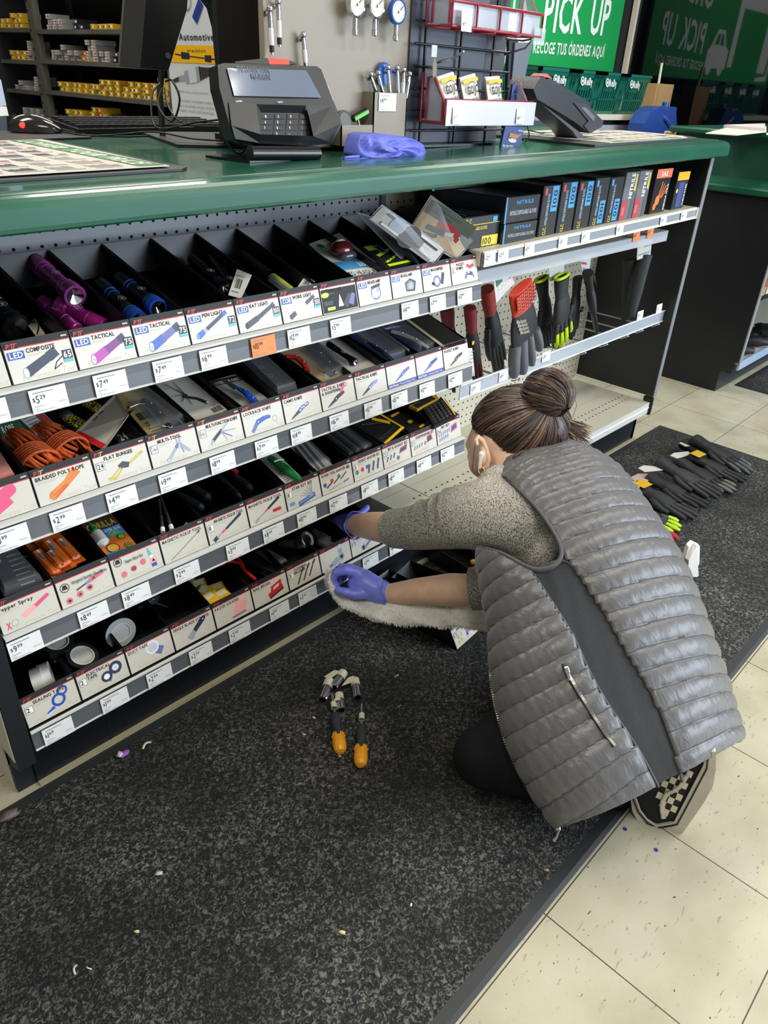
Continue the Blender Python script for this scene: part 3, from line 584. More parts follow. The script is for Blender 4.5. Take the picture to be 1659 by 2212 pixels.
# ================================================================ BACK OF THE STORE
# dark glass partition that mirrors the pick-up sign
gl = M('05070c', .03, name='dark_glass'); gl.node_tree.nodes['Principled BSDF'].inputs['IOR'].default_value = 1.65
struct('window_1', MB().box(4.36, 4.38, -1.2, 2.02, .0, 3, gl))
struct('trim_1', MB().box(4.33, 4.37, 1.985, 2.02, 1.0, 3, CREAM))
struct('wall_partition', MB().box(1.35, 4.36, 2.03, 2.1, 0, 3, M('0f1216', .6)))
struct('wall_right', MB().box(7.0, 7.1, -6, 5, 0, 3, M('55565a', .8)))
struct('trim_2', MB().box(4.30, 4.36, .1, .13, 1.0, 3, M('24262a', .4)))
SY = 1.985
s = MB(); gsign = M('189a4e', .45); s.box(1.5, 4.14, SY, SY + .02, 1.31, 2.25, gsign)
s.box(1.47, 4.16, SY + .004, SY + .03, 1.28, 2.27, BLK)
sgn = thing('pick_up_sign', 'large green pick up sign with white lettering in two languages above the baskets', 'sign', (1.5, SY, 1.3))
o = s.build('board', sgn); o.location = -V(sgn.location)
s = MB(); wl = M('e9ece6', .5); y = SY - .003
s.text('ORDER', (3.15, y, 1.80), (1, 0, .04), (0, 0, 1), .20, wl, width=.80)
s.text('PICK', (3.165, y, 1.495), (1, 0, .035), (0, 0, 1), .205, wl, width=.46); s.text('UP', (3.725, y, 1.515), (1, 0, .035), (0, 0, 1), .205, wl, width=.24)
s.text('RECOGE TUS ÓRDENES AQUÍ', (3.09, y, 1.375), (1, 0, .02), (0, 0, 1), .062, wl, width=.88)
c = Card(s, (1.5, y + .002, 1.3), (1, 0, 0), (0, 0, 1), (0, -1, 0))
c.poly([(.15, .9), (.75, .92), (1.08, .70), (1.08, .12), (.98, .12), (.98, .56), (.35, .56), (.35, .10), (.15, .10)], wl)
c.poly([(.06, .9), (.10, .9), (.10, .08), (.35, .06), (.35, .03), (.06, .04)], wl)
c.poly([(1.12, .10), (1.12, .24), (1.20, .27), (1.27, .38), (1.42, .38), (1.49, .27), (1.55, .22), (1.55, .10)], wl); c.disc(1.22, .10, .055, wl); c.disc(1.46, .10, .055, wl)
c.poly([(1.24, .27), (1.29, .35), (1.33, .35), (1.33, .27)], gsign); c.poly([(1.35, .27), (1.35, .35), (1.40, .35), (1.44, .27)], gsign)
o = s.build('lettering', sgn); o.location = -V(sgn.location)
# ledge and shopping baskets
t = thing('basket_shelf', 'cream ledge carrying the green shopping baskets in front of the sign', 'shelf', (2.2, 1.55, 1.0))
m = MB(); m.box(0, 1.80, 0, .4, .035, .06, CREAM); m.box(0, 1.80, -.004, 0, .03, .062, CREAM); m.build('ledge', t)
m = MB(); m.box(0, 1.62, .05, .4, -1.0, .035, M('101318', .6)); m.box(0, 1.62, .02, .05, -.10, .0, M('c3c8d4', .5))
for i in range(40): m.box(.02 + i * .04, .035 + i * .04, .018, .02, -.045, -.03, GRY)
m.build('cabinet', t)
bg = M('17695a', .35, coat=.2); 
def basket(x, label):
    t = thing('shopping_basket', label, 'basket', (x, 1.585, 1.0615), group='nested green shopping baskets on the ledge')
    m = MB(); w0, w1, d0, d1, h = .37, .44, .24, .30, .225
    def wall(a0, a1, b0, b1, nrm):     # slatted wall, bottom edge a0-a1, top edge b0-b1
        a0, a1, b0, b1 = V(a0), V(a1), V(b0), V(b1); n_ = V(nrm) * .005
        def strip(u0, u1, v0, v1):
            P = [a0.lerp(a1, u).lerp(b0.lerp(b1, u), v) for u, v in ((u0, v0), (u1, v0), (u1, v1), (u0, v1))]
            m.add(P + [p + n_ for p in P], [(0, 1, 2, 3), (7, 6, 5, 4), (0, 4, 5, 1), (1, 5, 6, 2), (2, 6, 7, 3), (3, 7, 4, 0)], bg)
        strip(0, 1, .84, 1); strip(0, 1, 0, .07); strip(0, 1, .34, .38); strip(.34, .66, .56, .84); strip(0, .05, 0, 1); strip(.95, 1, 0, 1)
        k = 14
        for i in range(1, k): strip(i / k - .012, i / k + .012, .05, .86)
    o = (w1 - w0) / 2; q = (d1 - d0) / 2
    A = [(o, q, 0), (o + w0, q, 0), (o + w0, q + d0, 0), (o, q + d0, 0)]; Bt = [(0, 0, h), (w1, 0, h), (w1, d1, h), (0, d1, h)]
    for i, nn in enumerate(((0, 1, 0), (-1, 0, 0), (0, -1, 0), (1, 0, 0))): wall(A[i], A[(i + 1) % 4], Bt[i], Bt[(i + 1) % 4], nn)
    m.box(-.008, w1 + .008, -.008, .012, h - .012, h + .004, bg); m.box(-.008, .012, -.008, d1, h - .012, h + .004, bg); m.box(w1 - .012, w1 + .008, -.008, d1, h - .012, h + .004, bg); m.box(-.008, w1 + .008, d1 - .012, d1 + .008, h - .012, h + .004, bg)
    m.box(o, o + w0, q, q + d0, 0, .006, bg); m.build('basket_body', t)
    m = MB(); n_ = V((0, -.99, .12)); c = Card(m, V((.15, .004, .145)) + n_ * .008, (1, 0, 0), (0, .15, .99), n_)
    c.disc(.02, .028, .024, WHITE, 16); c.disc(.02, .028, .017, bg, 16); c.disc(.02, .028, .009, WHITE, 12); c.disc(.018, .058, .006, WHITE, 8)
    c.text('Reilly', .044, .008, .04, WHITE, width=.088, shear=.15); m.build('logo', t); return t
basket(2.60, 'green slotted shopping basket, mostly hidden behind the wire rack')
basket(2.90, 'second green shopping basket, partly behind the card terminal')
basket(3.20, 'third green shopping basket from the left with white logo')
basket(3.52, 'rightmost green shopping basket at the end of the ledge')
# carton, stick
P = at(1410, 236, 'y', 1.52); Q = at(1445, 238, 'y', 1.52)
t = thing('cardboard_box', 'small brown cardboard box standing beside the green baskets', 'box', (P.x, 1.52, P.z - .3))
m = MB(); kb_ = M('b08a5c', .7); zt = at(1445, 182, 'y', 1.52).z - P.z + .3; m.box(0, Q.x - P.x, 0, .10, .0, zt, kb_, bev=.002); m.box(0.02, .03, -.001, 0, .28, zt, M('9a7648', .6)); m.build('carton', t)
t = thing('counter_ledge', 'dark ledge behind the counter that carries the carton and the jug', 'counter', (P.x - .05, 1.34, 0)); MB().box(0, .55, 0, .24, 0, P.z - .3, M('0d1015', .5)).build('body', t)
p0 = at(1422, 184, 'y', 1.57); p1 = at(1430, 136, 'y', 1.57)
m = MB(); m.tube([p0 - V((0, 0, p0.z - (P.z - .3))), p0, p1], .009, M('d9d2c0', .5), 6); tag(m.build('stick'), 'pale wooden stick upright behind the brown cardboard box', 'stick')
# blue jug
P = at(1388, 292, 'y', 1.36); J = at(1460, 292, 'y', 1.36); jw = J.x - P.x; jm = M('2f4f9a', .32)
t = thing('washer_fluid_jug', 'blue plastic jug with handle and white label', 'jug', (P.x, 1.36, P.z - .08))
H_ = at(1420, 230, 'y', 1.36).z - P.z + .08; m = MB(); k = jw
pr = [(0, 0), (k, 0), (k, .45 * H_), (.86 * k, .86 * H_), (.84 * k, H_), (.60 * k, H_), (.58 * k, .9 * H_), (.35 * k, H_), (.12 * k, .88 * H_), (0, .6 * H_)]
m.prism([(a, 0, b) for a, b in pr], (0, .11, 0), jm); m.tube([(.42 * k, .055, .93 * H_), (.55 * k, -.01, .7 * H_), (.88 * k, -.01, .42 * H_)], .014, jm, 8); m.build('jug_body', t)
m = MB(); m.lathe([(0, 0), (.023, 0), (.023, .025), (0, .025)], jm, 14, tr(.72 * k, .055, H_)); m.build('cap', t)
m = MB(); m.box(.62 * k, .98 * k, -.003, 0, .12 * H_, .42 * H_, WHITE); m.box(.64 * k, .96 * k, -.004, -.003, .32 * H_, .38 * H_, ORANGE); m.box(.64 * k, .96 * k, -.004, -.003, .16 * H_, .26 * H_, M('a9b8d8', .5)); m.build('label_sticker', t)

# ---- far counter at the right
t = thing('far_counter', 'second green and black sales counter at the right edge', 'counter', (2.0, 0, 0))
def wp2(m, n): o = m.build(n, t); o.location = (-2.0, 0, 0); return o
wp2(MB().box(2.40, 5.0, -.42, .62, .80, 1.035, M('215446', .4)), 'upper_cabinet')
wp2(MB().box(2.36, 5.0, -.46, .66, 1.035, 1.062, wt, bev=.008), 'top')
wp2(MB().box(1.965, 2.40, -.46, .66, .845, .872, wt, bev=.006), 'ledge')
m = MB(); m.box(2.0, 2.02, -.07, .6, .155, .845, pan); m.box(1.998, 2.022, -.075, -.07, .155, .845, GRY); wp2(m, 'end_panel')
m = MB(); m.box(2.0, 2.02, 0, .6, 0, .155, pan); m.box(2.0, 2.02, -.05, 0, .1, .155, pan); m.box(2.02, 4.4, 0, .03, 0, .12, M('20262e', .35)); m.box(2.02, 4.4, .3, .32, .12, .845, BLK); wp2(m, 'base')
m = MB(); m.box(2.02, 4.4, -.06, .3, .14, .155, dk); m.box(2.02, 4.4, -.07, -.06, .115, .156, M('9fb0c4', .3)); wp2(m, 'deck')
for i, xx in enumerate((2.10, 2.30, 2.52)):
    g = MB(); g.tube([(xx, .02, .158 + .02), (xx + .02, -.03, .185), (xx + .06, -.07, .18)], [.02, .028, .014], BLK, 8); g.blob((xx + .05, .03, .185), (.06, .05, .026), BLK, 8, noise=.3)
    tag(g.build('glove_bundle'), ['bunched black work glove at near end of far counter deck', 'bunched black work glove second on far counter deck', 'bunched black work glove farthest on far counter deck'][i], 'glove')
for i, (xx, cc) in enumerate(((2.16, 'd8dde2'), (2.24, 'c9a23a'), (2.33, 'dfe3e6'))):
    g = MB(); g.box(xx, xx + .07, .0, .006, .40, .62, M(cc, .25, coat=.5)); g.box(xx + .01, xx + .06, -.002, 0, .44, .5, M('b55', .4) if 0 else M('a04a48', .4)); g.tube([(xx + .035, .28, .63), (xx + .035, -.02, .63)], .0025, CHROME, 6)
    tag(g.build('wiper_pack'), ['clear hanging package on the far counter, nearest', 'yellow hanging package on the far counter', 'clear hanging package on the far counter, farthest'][i], 'package')
m = MB()
PP_ = [at(*q, 'z', 1.066) for q in ((1524, 289), (1566, 278), (1655, 274), (1655, 286), (1590, 293))]
m.prism([p for p in PP_], (0, 0, .003), M('d9cfc6', .6)); m.prism([p + V((.03, .02, .003)) for p in PP_[1:4]], (0, 0, .012), M('cfc6c8', .6)); tag(m.build('papers'), 'loose pale papers lying on the far counter top', 'paper')

# ---- steel parts shelving, running away behind the counter
SX = 1.0
stl = M('5c5c56', .5, var=.25, vscale=4); t = thing('parts_shelving', 'grey steel shelving full of small boxes behind the counter', 'shelving unit', (SX, 3.3, 0))
ya = at(362, 100, 'x', SX).y; yb = at(84, 100, 'x', SX).y; yc = at(-60, 100, 'x', SX).y
def wp3(m, n): o = m.build(n, t); o.location = -V(t.location); return o
for yy in (yb + .05, ya - .01): wp3(MB().box(SX - .01, SX + .03, yy - .018, yy + .018, 0, 2.4, stl), 'upright')
m = MB().box(SX - .01, SX + .03, yb - .018, yb + .018, 0, 2.4, stl)
for i in range(20): m.box(SX - .012, SX - .01, yb + .045, yb + .06, .7 + i * .05, .712 + i * .05, hole)
wp3(m, 'upright')
wp3(MB().box(SX + .55, SX + .57, ya, yc, 0, 2.4, M('0c0d10', .8)), 'back_panel')
rb = [(97, 60, 320, 68), (100, 128, 310, 140), (103, 197, 358, 218), (108, 259, 300, 270)]; lb = [(0, 60, 58, 61), (0, 128, 66, 130), (8, 190, 82, 194), (15, 246, 92, 250)]
SZ = []
for i, (q, l) in enumerate(zip(rb, lb)):
    z = (at(q[0], q[1], 'x', SX).z + at(q[2], q[3], 'x', SX).z) / 2; zl = at(30, (l[1] + l[3]) / 2, 'x', SX).z
    m = MB(); m.box(SX - .012, SX + .5, ya, yb, z - .022, z, stl); m.box(SX - .012, SX + .5, yb + .05, yc, zl - .022, zl, stl)
    wp3(m, 'shelf'); SZ.append((z, zl))
zt = SZ[0][0] + .26; m = MB(); m.box(SX - .012, SX + .5, ya, yc, zt, zt + .022, stl); wp3(m, 'shelf')
def smallbox(c1, c2, c3):
    m = MB(); m.box(-.0, .13, -.024, .024, 0, .027, c1, bev=.001); m.box(-.0008, 0, -.022, .022, .002, .025, c2); m.box(-.0014, -.0008, -.018, -.002, .008, .019, c3); m.box(-.0014, -.0008, .004, .018, .006, .022, PAPER if c3 is not WHITE else GRY)
    for k in range(4): m.box(-.002, -.0014, .006 + k * .003, .0072 + k * .003, .009, .019, INK)
    return m.build('spark_plug_box')
BX = {'w': smallbox(M('8f8e8c', .5), M('b9b7b4', .5), M('a05a58', .5)), 'y': smallbox(M('d9aa1c', .45), M('e3ba35', .45), WHITE), 'k': smallbox(M('22232e', .4), M('2b2c3c', .4), WHITE), 'r': smallbox(M('d9aa1c', .45), M('c8503c', .45), WHITE)}
NMB = {'w': 'grey and white', 'y': 'yellow', 'k': 'dark blue', 'r': 'yellow and red'}
used = set(); rg = random.Random(11)
def bx(kind, px, z, lev, shn):
    yy = at(px, 100, 'x', SX).y; src = BX[kind]
    o = src if kind not in used else src.copy()
    if kind in used: COL.objects.link(o)
    used.add(kind); o.location = (SX + .005 + rg.random() * .02, yy, z + lev * .0275); o.rotation_euler = (0, 0, R_(rg.uniform(-5, 5)))
    tag(o, 'small %s parts box on the steel shelving, %s shelf' % (NMB[kind], shn), 'box', 'parts boxes on the steel shelving')
step = 13.5
PLAN = [(0, 100, 'www.kk.yyyy.ww', [3, 2, 2, 2, 2, 1, 1, 1, 1, 1, 1, 2, 1, 1]), (0, 283, 'ww', [2, 4]),
        (1, 98, 'wwwwwryw', [2, 2, 3, 2, 2, 2, 1, 2]), (1, 178, 'wwwwkkkwwww', [4, 4, 2, 2, 2, 2, 2, 1, 2, 2, 2]),
        (2, 106, 'yyyyyyyyyy', [2, 2, 2, 2, 2, 2, 2, 3, 3, 3]), (2, 246, 'yyyy', [2, 3, 3, 2]), (2, 296, 'yyyyyk', [3, 3, 4, 2, 2, 1]),
        (3, 114, 'yyyyyrr', [2, 2, 2, 1, 3, 3, 2]), (3, 206, 'kkkkkk', [2, 2, 2, 2, 1, 1])]
sn = ['top', 'second', 'third', 'lowest visible']
for k_, px, s_, lv in PLAN:
    for i, ch in enumerate(s_):
        if ch == '.': continue
        for l in range(lv[i]): bx(ch, px + 7 + i * step, SZ[k_][0], l, sn[k_])
for k_, px, s_, lv in [(0, 2, 'yyyy', [2, 2, 3, 3]), (1, 10, 'yyyw', [2, 2, 2, 2]), (1, 52, 'w', [4]), (2, 8, 'www', [1, 2, 1]), (2, 52, 'wk', [3, 1]), (3, 20, 'wwww', [2, 2, 2, 1])]:
    for i, ch in enumerate(s_):
        for l in range(lv[i]): bx(ch, px + 5 + i * 13, SZ[k_][1], l, 'left bay ' + sn[k_].split()[0])
for q, cc, nm in (((2, 30, 24, 8), 'a8813a', 'brown carton at the back of the top left shelf'), ((62, 252, 74, 212), '8a6a45', 'tan carton on the lowest left shelf'), ):
    a = at(q[0], q[1], 'x', SX + .2); b = at(q[2], q[3], 'x', SX + .2)
    z0 = SZ[0][1] if q[1] < 100 else SZ[3][1]
    tag(MB().box(SX + .2, SX + .34, min(a.y, b.y), max(a.y, b.y), z0, max(a.z, b.z), M(cc, .6)).build('carton'), nm, 'box')
# poster
PX_ = .75
def pq(px, py): return at(px, py, 'x', PX_)
t = thing('poster', 'white wall poster headed Automotive showing a steel drive axle', 'poster', pq(415, 250))
a, b = pq(352, 0).y, pq(468, 0).y
z0, z1 = .9, pq(400, -30).z
m = MB(); m.box(PX_, PX_ + .012, b, a, z0, z1, M('d5dae4', .4)); m.box(PX_ + .012, PX_ + .06, b + .0, a - .03, 0, z1, BLK)
o = m.build('board', t); o.location = -V(t.location)
m = MB(); O = pq(362, 262); c = Card(m, V((PX_ - .002, O.y, O.z)), (0, -1, 0), (0, 0, 1), (-1, 0, 0)); L_ = O.y - pq(466, 100).y; k = L_ / 104
H = lambda py: pq(410, py).z - O.z
kv = H(100) - H(101)
c.text('Automotive', 38 * k, H(87), H(70) - H(85), DGRY, width=64 * k)
c.rect(10 * k, H(136), 104 * k, H(98), YEL); c.text('precision', 52 * k, H(113), H(104) - H(112), DGRY, width=34 * k)
for (u0, v0, u1, v1, w0, w1, cc) in ((28, 118, 40, 120, 2, 2, 'd'), (40, 120, 56, 122, 8, 7, 'n'), (56, 122, 84, 125, 1.6, 1.6, 'd'), (84, 125, 96, 126, 7, 8, 'n'), (96, 126, 104, 127, 2, 2, 'd')): c.bar(u0 * k, H(v0), u1 * k, H(v1), w0 * kv, cc, w1 * kv)
for (u0, v0, u1, v1, w0, w1, cc) in ((18, 179, 32, 172, 4, 5, 'd'), (32, 172, 46, 168, 6, 7, 's'), (44, 168, 52, 165, 14, 15, 's'), (52, 165, 66, 160, 17, 17, 'l'), (66, 160, 72, 158, 17, 16, 's'), (72, 158, 92, 152, 15, 8, 'd'), (92, 152, 104, 150, 4, 4, 's')): c.bar(u0 * k, H(v0), u1 * k, H(v1), w0 * kv, cc, w1 * kv)
for i in range(4): c.bar((75 + i * 5) * k, H(172 - i * 3), (73 + i * 5) * k, H(142 + i * 2), .7 * k, 'k')
c.text('100% new construction', 30 * k, H(201), H(195) - H(200), 'g', width=56 * k, bold=0); c.text('Precision machined solid steel', 28 * k, H(221), H(214) - H(220), 'g', width=76 * k, bold=0)
c.text('heat-treated center shafts,', 28 * k, H(232), H(225) - H(231), 'g', width=68 * k, bold=0); c.text('cages, races and bearings', 28 * k, H(242), H(235) - H(241), 'g', width=66 * k, bold=0)
c.bar(70 * k, H(45), 84 * k, H(5), 5 * k, 'N'); c.ring(58 * k, H(4), 8 * k, 1.5 * k, 'g')
o = m.build('print', t); o.location = -V(t.location)
# black column behind the display
a = at(470, 60, 'y', .34); b = at(590, 60, 'y', .34)
tag(MB().box(a.x, b.x, .34, .355, 1.06, 1.9, M('0b0c0f', .6)).build('display_column'), 'plain black display column behind the card terminal', 'display stand')
# ================================================================ ON THE COUNTER
def pz(px, py, y): return at(px, py, 'y', y)
def onc(px, py, dz=0):                      # point on the worktop under a pixel
    p = at(px, py, 'z', 1.055)
    for _ in range(4): p = at(px, py, 'z', ctz(p.x) + dz)
    return p
def flat(pts, th, m): return [V((p[0], p[1], ctz(p[0]) + th)) for p in pts]
# left counter mat with flyer
flm = MB(); 
def slab(mb, pts, z0, z1, m): mb.prism([V((x, y, ctz(x) + z0)) for x, y in pts], (0, 0, z1 - z0), m); return mb
t = thing('counter_mat', 'black counter mat under the colourful flyer at the left', 'mat', (-.9, .3, ctz(-.9)))
m = slab(MB(), [(-1.5, .055), (-.735, .055), (-.712, .075), (-.70, .60), (-.72, .62), (-1.5, .62)], .0005, .004, M('2b2c2e', .5)); o = m.build('pad', t); o.location = -V(t.location)
FLW = M('cfc9bf', .45)
def flyer(pts, label, hdr, seed, org, nx, ny, cw, ch, green, htxt, hx, hy, hh, hw):
    t = thing('flyer', label, 'flyer', (org[0], org[1], ctz(org[0]))); rg = random.Random(seed)
    m = slab(MB(), pts, .0065, .0075, FLW); zz = lambda x: ctz(x) + .0078
    def q(x0, y0, x1, y1, mt, d=0): m.poly([V((x0, y0, zz(x0) + d)), V((x1, y0, zz(x1) + d)), V((x1, y1, zz(x1) + d)), V((x0, y1, zz(x0) + d))], mt)
    cs = ['3b3a40', '55545a', '8a8880', '2c2c33', 'a58a86', '6c6f76', '403c42']
    for i in range(nx):
        for j in range(ny):
            x0 = org[0] + i * cw; y0 = org[1] + j * ch
            q(x0 + cw * .08, y0 + ch * .35, x0 + cw * rg.uniform(.5, .75), y0 + ch * .85, M(rg.choice(cs), .5)); q(x0 + cw * .1, y0 + ch * .12, x0 + cw * .85, y0 + ch * .2, GRY, .0001)
            if rg.random() < .3: q(x0 + cw * .7, y0 + ch * .4, x0 + cw * .92, y0 + ch * .6, M('a04a4a', .5), .0001)
            if rg.random() < .5: m.text('%d.99' % rg.randint(5, 99), (x0 + cw * .12, y0 + ch * .62, zz(x0) + .0003), (1, 0, .012), (0, 1, 0), ch * .18, WHITE)
    q(*green, M('2d7a3a', .45), .0002); m.text(htxt, (hx, hy, zz(hx) + .0006), (0, -1, 0) if hdr == 'v' else (1, 0, .012), (1, 0, 0) if hdr == 'v' else (0, 1, 0), hh, WHITE, width=hw, shear=.15)
    o = m.build('print', t); o.location = -V(t.location); return t
flyer([(-1.5, .075), (-.745, .075), (-.725, .58), (-1.5, .58)], 'product flyer with green banner on the mat at the left edge', 'v', 1, (-1.50, .085), 11, 8, .063, .061, (-.795, .085, -.748, .57), 'LOWER YOUR PRICE', -.79, .55, .033, .44)
t = thing('counter_mat', 'black counter mat with rounded end under the flyer at the right', 'mat', (.9, .15, ctz(.9)))
o = slab(MB(), [(.50, .0), (1.14, .0), (1.18, .02), (1.215, .07), (1.225, .16), (1.22, .30), (1.1, .42), (.5, .42)], .0005, .006, M('33353a', .4)).build('pad', t); o.location = -V(t.location)
flyer([(.60, .012), (1.10, .012), (1.165, .06), (1.185, .17), (1.18, .28), (1.06, .38), (.60, .38)], 'product flyer on the mat at the right end of the counter', 'h', 5, (.62, .05), 6, 4, .088, .075, (.64, .018, 1.08, .04), 'LOWER YOUR PRICE', .7, .021, .014, .25)
# mouse pad, mouse, keyboard
a = onc(0, 300); b = onc(178, 297)
t = thing('mouse_pad', 'thin black mouse pad under the computer mouse', 'mouse pad', (b.x - .3, b.y, ctz(b.x)))
o = slab(MB(), [(a.x - .1, b.y - .06), (b.x, b.y - .04), (b.x + .05, b.y + .05), (b.x + .05, .91), (a.x - .1, .91)], .0006, .004, BLK).build('pad', t); o.location = -V(t.location)
c0 = pz(78, 291, .78); c0.z = ctz(c0.x) + .0055
t = thing('computer_mouse', 'glossy black computer mouse with red glow at the left', 'mouse', c0)
Tm = rot('Z', -38)
P = []
for i in range(13):
    u = i / 12; xx = -.058 + .116 * u; w_ = .030 * (math.sin(PI * min(1, max(.0, u * .92 + .04))) ** .45); hh = .036 * (math.sin(PI * (u ** .8 * .93 + .035)) ** .6)
    P.append([Tm @ V((xx, w_ * math.cos(PI * j / 12), hh * math.sin(PI * j / 12) ** .8)) for j in range(13)])
m = MB(); m.grid(P, M('1c1b1b', .16, coat=.6)); m.build('shell', t)
m = MB(); m.blob(Tm @ V((-.018, -.028, .014)), (.008, .003, .006), M('ff2a20', .4, emit=3), 8); m.build('red_light', t)
m = MB(); m.tube([Tm @ V((.055, 0, .008)), Tm @ V((.075, 0, .004)), Tm @ V((.12, -.03, -.0015)), Tm @ V((.20, -.02, -.0015)), Tm @ V((.30, .06, .0))], .0022, BLK, 6); m.build('cable', t)
k0 = onc(160, 281); k0.y = .70; k0 = pz(170, 284, .70); k0.z = ctz(k0.x) + .002
t = thing('keyboard', 'black computer keyboard behind the card terminal', 'keyboard', k0)
kb = M('26272b', .45); m = MB(); m.prism([(0, 0, 0), (0, .155, 0), (0, .155, .026), (0, .0, .013)], (.42, 0, .004), M('1c1d20', .4)); m.build('case', t)
m = MB()
for r in range(5):
    for c_ in range(20): x0 = .008 + c_ * .0204; y0 = .012 + r * .028; z0 = .0135 + (y0 / .155) * .013; m.box(x0, x0 + .017, y0, y0 + .023, z0, z0 + .007, kb)
m.build('keys', t)
# monitor seen from behind its edge, and its stand plate
t = thing('monitor', 'black computer monitor seen edge-on beside the card terminal', 'monitor', onc(420, 305))
mk = M('232327', .4)
def bld(m, n, tt=None): tt = tt or t; o = m.build(n, tt); o.location = -V(tt.location)
q = [pz(x, y, .56) for x, y in ((318, -30), (407, -30), (404, 20), (364, 152), (303, 146))]
m = MB(); m.prism(q, (-.03, .03, 0), mk); m.prism([p + V((-.031, .031, 0)) for p in q[:1] + q[-1:]] + [q[-1] + V((-.033, .036, .0)), q[0] + V((-.033, .036, 0))], (.008, .0, 0), M('4a4844', .5)); bld(m, 'housing')
m = MB(); m.lathe([(0, 0), (.006, 0), (.006, .003), (0, .003)], M('6a6a70', .3), 12, tr(pz(362, 120, .555)) @ rot('X', 90)); bld(m, 'button')
m = MB(); m.tube([pz(350, 150, .6), pz(345, 200, .6), pz(352, 300, .6)], .007, mk, 8); bld(m, 'neck')
b1 = [onc(*p) for p in ((300, 289), (384, 319), (470, 321), (540, 318), (530, 292))]
m = MB(); m.prism([p for p in b1], (0, 0, .006), BLK); bld(m, 'foot_plate')
m = MB(); m.tube([pz(440, -20, .45), pz(462, 10, .45), pz(474, 60, .45), pz(480, 130, .45), pz(490, 200, .45), pz(500, 300, .45)], [.017, .017, .016, .016, .016, .016], mk, 12); tag(m.build('curved_pole'), 'thick curved black monitor arm rising behind the card terminal', 'pole')
# cables
def cable(pts, r, label):
    P = [pz(*p) for p in pts]; S_ = []
    for i in range(len(P) - 1):
        p0, p1, p2, p3 = P[max(i - 1, 0)], P[i], P[i + 1], P[min(i + 2, len(P) - 1)]
        for k in range(6):
            u = k / 6; S_.append(.5 * ((2 * p1) + (p2 - p0) * u + (2 * p0 - 5 * p1 + 4 * p2 - p3) * u * u + (3 * p1 - p0 - 3 * p2 + p3) * u ** 3))
    m = MB(); m.tube(S_ + [P[-1]], r, M('141416', .4), 6); tag(m.build('cable'), label, 'cable')
cable([(345, 180, .5), (328, 205, .48), (330, 262, .45), (352, 278, .42), (420, 265, .4), (480, 258, .38)], .0022, 'black cable looping below the monitor and running to the terminal')
cable([(350, 190, .52), (342, 230, .5), (372, 262, .46), (388, 215, .44), (372, 175, .46), (358, 176, .5)], .0022, 'black cable looped in a tall ring beside the poster')
cable([(356, 190, .5), (366, 235, .46), (400, 268, .42), (470, 274, .38)], .002, 'thin black cable resting on the keyboard')
cable([(135, 284, .72), (190, 293, .66), (260, 290, .6), (335, 285, .5), (420, 300, .42), (500, 304, .34)], .002, 'thin mouse cable lying along the counter top')
cable([(478, 215, .2), (484, 262, .2), (492, 310, .19), (515, 331, .18), (528, 318, .17), (500, 290, .18), (484, 240, .2)], .0024, 'black cable hanging in a loop at the terminal side')
# card terminal, front view
t = thing('card_terminal', 'black card payment terminal with grey screen on the counter front', 'card terminal', (-.48, .13, ctz(-.48)))
TY = lambda py: .135 + (318 - py) / 170 * .055
def tp(x, y, d=0): return pz(x, y, TY(y) + d)
tb = M('2a2a2b', .38); tb2 = M('1a1b1d', .35); NB = V((.015, .07, -.01))
out = [(470, 140), (483, 136), (684, 143), (694, 150), (737, 262), (737, 272), (716, 309), (690, 316), (560, 310), (506, 300), (497, 275), (474, 190)]
m = MB(); m.prism([tp(*p) for p in out], NB * .6, tb2); bld(m, 'shell')
m = MB()
def pl(pts, mt, d=-.002, mb=None): (mb or m).poly([tp(x, y, d if not isinstance(d, list) else d[i]) for i, (x, y) in enumerate(pts)], mt)
pl([(494, 220), (553, 225), (566, 246), (563, 290), (500, 271)], tb, [-.002, -.012, -.010, -.016, -.004])
pl([(563, 290), (677, 294), (670, 313), (562, 309)], M('1d1e20', .3), [-.016, -.016, -.003, -.003]); pl([(500, 271), (563, 290), (562, 309), (508, 300)], M('202123', .35), [-.004, -.016, -.003, -.002])
pl([(661, 228), (716, 229), (735, 268), (677, 294), (667, 250)], tb, [-.012, -.002, -.004, -.016, -.010]); pl([(677, 294), (735, 268), (716, 309), (671, 313)], M('202123', .35), [-.016, -.004, -.002, -.003])
pl([(553, 225), (661, 228), (657, 245), (566, 244)], BLK, [-.012, -.012, .001, .001]); bld(m, 'lower_cover')
m = MB(); pl([(490, 147), (662, 152), (694, 211), (506, 207)], M('6d7688', .12, coat=.6), -.0025); bld(m, 'screen')
m = MB(); tm = M('565e70', .2)
c = Card(m, tp(506, 207, -.0035), tp(694, 211, 0) - tp(506, 207, 0), tp(490, 147, 0) - tp(506, 207, 0), (0, -1, .3)); c.text('THE LOWER YOUR', .022, .042, .010, tm, width=.075); c.text('MARGIN', .05, .030, .010, tm, width=.045); 
c.text('Lane/5000', .0, -.0105, .003, WHITE, width=.014); c.text('ingenico', .098, -.0105, .003, WHITE, width=.012); bld(m, 'screen_lettering')
